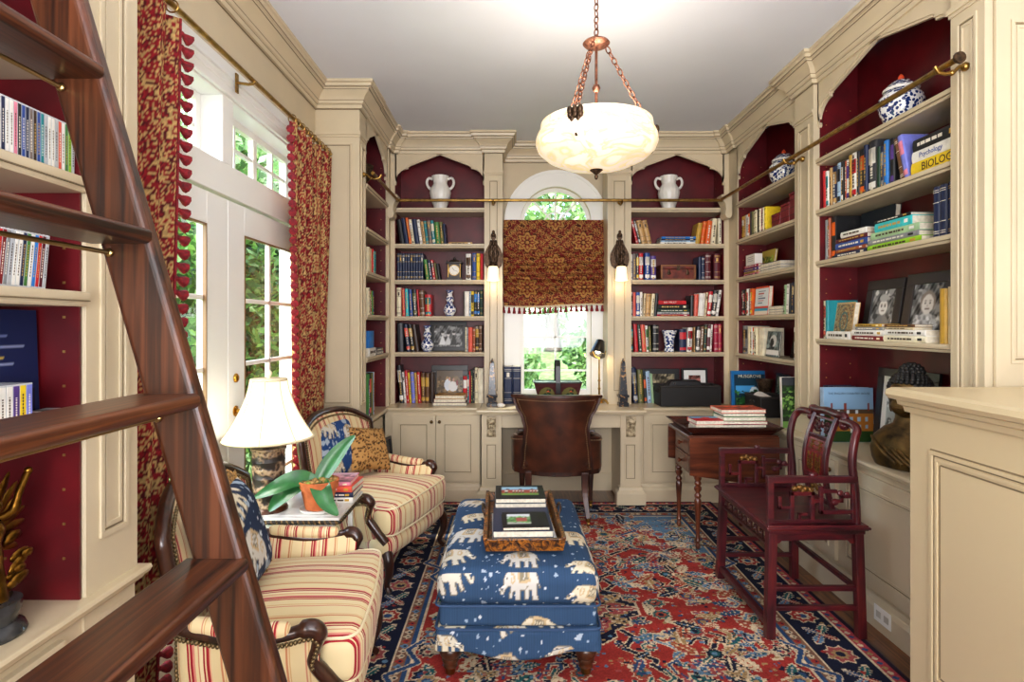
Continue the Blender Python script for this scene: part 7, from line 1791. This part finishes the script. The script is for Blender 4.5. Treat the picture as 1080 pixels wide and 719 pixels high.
part('base', brass, t, lambda m: (m.lathe([(.05, .012), (.03, .025), (.012, .05), (.010, .07)], 16), [m.tube(smoothpts([(0, 0, .04), (.05 * math.cos(a), .05 * math.sin(a), .035), (.085 * math.cos(a), .085 * math.sin(a), .006)], 4), [.010, .010, .010, .011, .011, .010, .009, .008, .007], 8) for a in (R(-30), R(90), R(210))]), smooth=50)
part('pole', brass, t, lambda m: m.lathe([(.008, .06), (.008, .12), (.013, .13), (.008, .14), (.008, .19), (.014, .20), (.008, .21), (.006, .38), (.009, .385), (.005, .40)], 12), smooth=50)
part('yoke', brass, t, lambda m: m.tube([(.055 * math.cos(a), 0, .455 + .06 * math.sin(a)) for a in np.linspace(math.pi, 2 * math.pi, 13)], .005, 8), smooth=50)
sh = part('lamp_shade', P('black_enamel_shade', '17181a', .3), t, lambda m: (m.lathe([(.034, .06), (.036, .058), (.066, -.075), (.064, -.075), (.034, .05), (.0, .052)], 28)), smooth=50)
sh.location = (-.005, -.02, .485); sh.rotation_euler = (R(-28), R(18), 0)
b_ = part('bulb', glow('lit_bulb', 'fff2d0', 12), sh, lambda m: m.ball((0, 0, -.03), (.025, .025, .03)), smooth=60)
l_ = lamp('desk_lamp_bulb', 'POINT', (.735, 4.80, CT + .385), 1.6, 'ffd9a0', .03)
o = MB(); o.ball((0, 0, .018), (.034, .024, .018), 16, 10); o = o.build('white_stone', P('white_stone', 'ece9e4', .35), None, smooth=60); o.location = (-.09, 4.66, CT); tag(o, 'small white polished stone on the left of the desk top', 'stone')
tig = Cv(120, 90, 'c98a48'); rr = random.Random(8)
for k in range(70):
    x, y = rr.uniform(0, 120), rr.uniform(0, 90); tig.pl([(x, y), (x + rr.uniform(6, 14), y + rr.uniform(-6, 6)), (x + rr.uniform(14, 30), y + rr.uniform(-8, 8))], rr.uniform(2, 4.5), rr.choice(['1f1712', '2a1e16', '5a3a22']))
for k in range(30): tig.ell(rr.uniform(0, 120), rr.uniform(0, 90), rr.uniform(2, 6), rr.uniform(1, 3), 'e8d0a0')
pillow('tiger print pillow peeking over the back of the leather desk chair', (.335, 4.20, BZ + .462), -8, 0, 176, .48, .475, .09, tig, .5)

# ------------------------------------------------------------------ books on the drop-leaf table tray, side table, ottoman tray
ZT = TT + .0135
FT = Fr(1.41, 3.83, 0, 1, 'tray')
stack(FT, -.122, -.165, ZT, 'left stack on the drop-leaf table tray', [('white', 196, 26, 160, -4, 0, dict(pages=True)), ('cream', 190, 22, 158, -6, -2, dict(pages=True)), ('red', 200, 28, 165, -2, 3, dict(pages=True, cover=(lambda c: (c.rect(0, 0, 40, 12, '7fb4dc'), c.ell(20, 9, 6, 4, 'c8452c'), c)[-1])(Cv(40, 30, 'c9242e'))))])
cvr = scene_cv(77, 40, 30, 'd8663a', 'b8482c', '7a3a2a', 60)
stack(FT, .093, -.165, ZT, 'right stack on the drop-leaf table tray', [('teal', 285, 30, 190, 0, 0, dict(pages=True)), ('dark_green', 285, 20, 190, -2, 2, dict(pages=True)), ('crimson', 280, 22, 185, 4, -2, dict(pages=True)), ('green', 275, 28, 190, -2, 1, dict(pages=True)), ('dark_green', 268, 22, 188, -6, -1, dict(pages=True)), ('coral', 290, 24, 195, -8, 2, dict(pages=True, cover=cvr))])
FS = Fr(-.89, 2.745, 0, 1, 'side table')
cvk = scene_cv(78, 40, 34, 'e0b8c0', 'c88a94', '9a6a7a', 80)
stack(FS, .005, .005, TZ, 'stack beside the orchid on the side table', [('white', 230, 26, 190, 0, 3), ('navy', 225, 26, 190, 4, 0), ('coral', 225, 28, 185, 0, -3), ('pink', 215, 18, 180, -4, 2, dict(cover=cvk))])
u_ = 0
for k, c in enumerate('black navy black dark_green white charcoal'.split()):
    w_ = [.03, .026, .034, .028, .024, .03][k]; one_book(TR(-1.12 + u_, 2.68, BZ + .2155), w_, .22 + .01 * (k % 3), .16, c, '%s book, %s from left on the lower shelf of the side table' % (plain(c), ORD[k]), 'books under the side table'); u_ += w_ + .001

OT = BZ + .365 + .075 + .030
t = thing('serving_tray', 'brown tole-painted wooden tray of books on the ottoman', 'tray', (.045, 2.765, OT + .0012), R(1.5))
def tolew():
    m, nt, b = _new('gilt_painted_tray'); n = nd(nt, 'ShaderNodeTexNoise'); n.inputs['Scale'].default_value = 26; n.inputs['Detail'].default_value = 5; n.inputs['Distortion'].default_value = 2
    nt.links.new(coords(nt), n.inputs['Vector']); nt.links.new(ramp(nt, n.outputs['Fac'], [(.40, '2a170c'), (.50, '6b3d16'), (.60, 'a8691f'), (.7, '3a200f')]), b.inputs['Base Color']); b.inputs['Roughness'].default_value = .35; return m
tw = tolew()
part('tray_base', tw, t, lambda m: m.box(-.162, .162, -.33, .33, 0, .012), smooth=0, bevel=.002)
def trim_(m):
    for s in (-1, 1):
        x0, x1 = sorted((s * .160, s * .178)); m.frus((min(s * .152, s * .166), max(s * .152, s * .166), -.338, .338, .0), (x0, x1, -.348, .348, .062))
        y0, y1 = sorted((s * .330, s * .346)); m.frus((-.165, .165, min(s * .322, s * .338), max(s * .322, s * .338), 0), (-.172, .172, y0, y1, .055))
part('tray_side', tw, t, trim_, smooth=0, bevel=.003)
for s in (-1, 1): part('handle', bronze, t, lambda m: m.tube(smoothpts([(s * .172, -.05, .05), (s * .186, -.045, .085), (s * .188, .0, .095), (s * .186, .045, .085), (s * .172, .05, .05)], 4), .005, 6), smooth=60)
FO = Fr(.045, 2.765, 1.5, 1, 'ottoman tray'); zb = OT + .0012 + .0128
cvh = Cv(60, 34, '9cc4dc'); cvh.rect(0, 12, 60, 26, 'a8443c'); cvh.rect(0, 25, 60, 34, '7aa04c')
for k in range(12): cvh.rect(2 + 5 * k, 14, 4 + 5 * k, 18, 'e0d8d0'); cvh.rect(2 + 5 * k, 20, 4 + 5 * k, 24, '4a2a2a')
for k in (8, 30, 50): cvh.poly([(k - 4, 12), (k, 5), (k + 4, 12)], '5a6472')
def albumcv(inner, w, h, x0, x1, y0, y1, bg='15171c'):
    cv = Cv(w, h, bg); I = inner
    for j in range(int(y0 * h), int(y1 * h)):
        for i in range(int(x0 * w), int(x1 * w)): cv.a[j, i] = I.a[min(I.h - 1, int((j / h - y0) / (y1 - y0) * I.h)), min(I.w - 1, int((i / w - x0) / (x1 - x0) * I.w))]
    return cv
cvg = scene_cv(80, 40, 34, 'e6ecf0', '6a9a5a', 'b8b8b4', 60); cvg.rect(14, 12, 32, 26, 'b05a54')
z2 = stack(FO, .0, -.305, zb, 'front stack in the ottoman tray', [('white', 272, 18, 330, 4, 0, dict(pages=True)), ('silver', 278, 14, 325, 2, 1, dict(pages=True)), ('navy', 262, 30, 315, -4, 0, dict(pages=True)), ('black', 205, 16, 200, 10, 1, dict(pages=True, cover=albumcv(cvg, 60, 60, .13, .62, .14, .8)))])
z3 = stack(FO, .0, .055, zb, 'back stack in the ottoman tray', [('charcoal', 262, 40, 240, 0, 0, dict(pages=True)), ('grey', 255, 28, 235, 0, 0, dict(pages=True)), ('black', 250, 24, 230, 0, 0, dict(pages=True, cover=albumcv(cvh, 70, 60, .14, .88, .12, .78)))])
# small framed picture leaning by the left base cabinet
cva = Cv(40, 46, '33363a'); cva.rect(4, 4, 36, 42, '5a4a44'); cva.ell(20, 22, 9, 13, '8aa0a4'); cva.ell(20, 26, 5, 10, '3a4a4c'); cva.rect(6, 36, 34, 42, 'a8584a')
frame(TR(-.945, 4.40, .0, rz=80), .30, .56, .02, cva, 'dark framed picture leaning against the left base cabinet behind the pillows', '26262a', lean=5, res=.006)
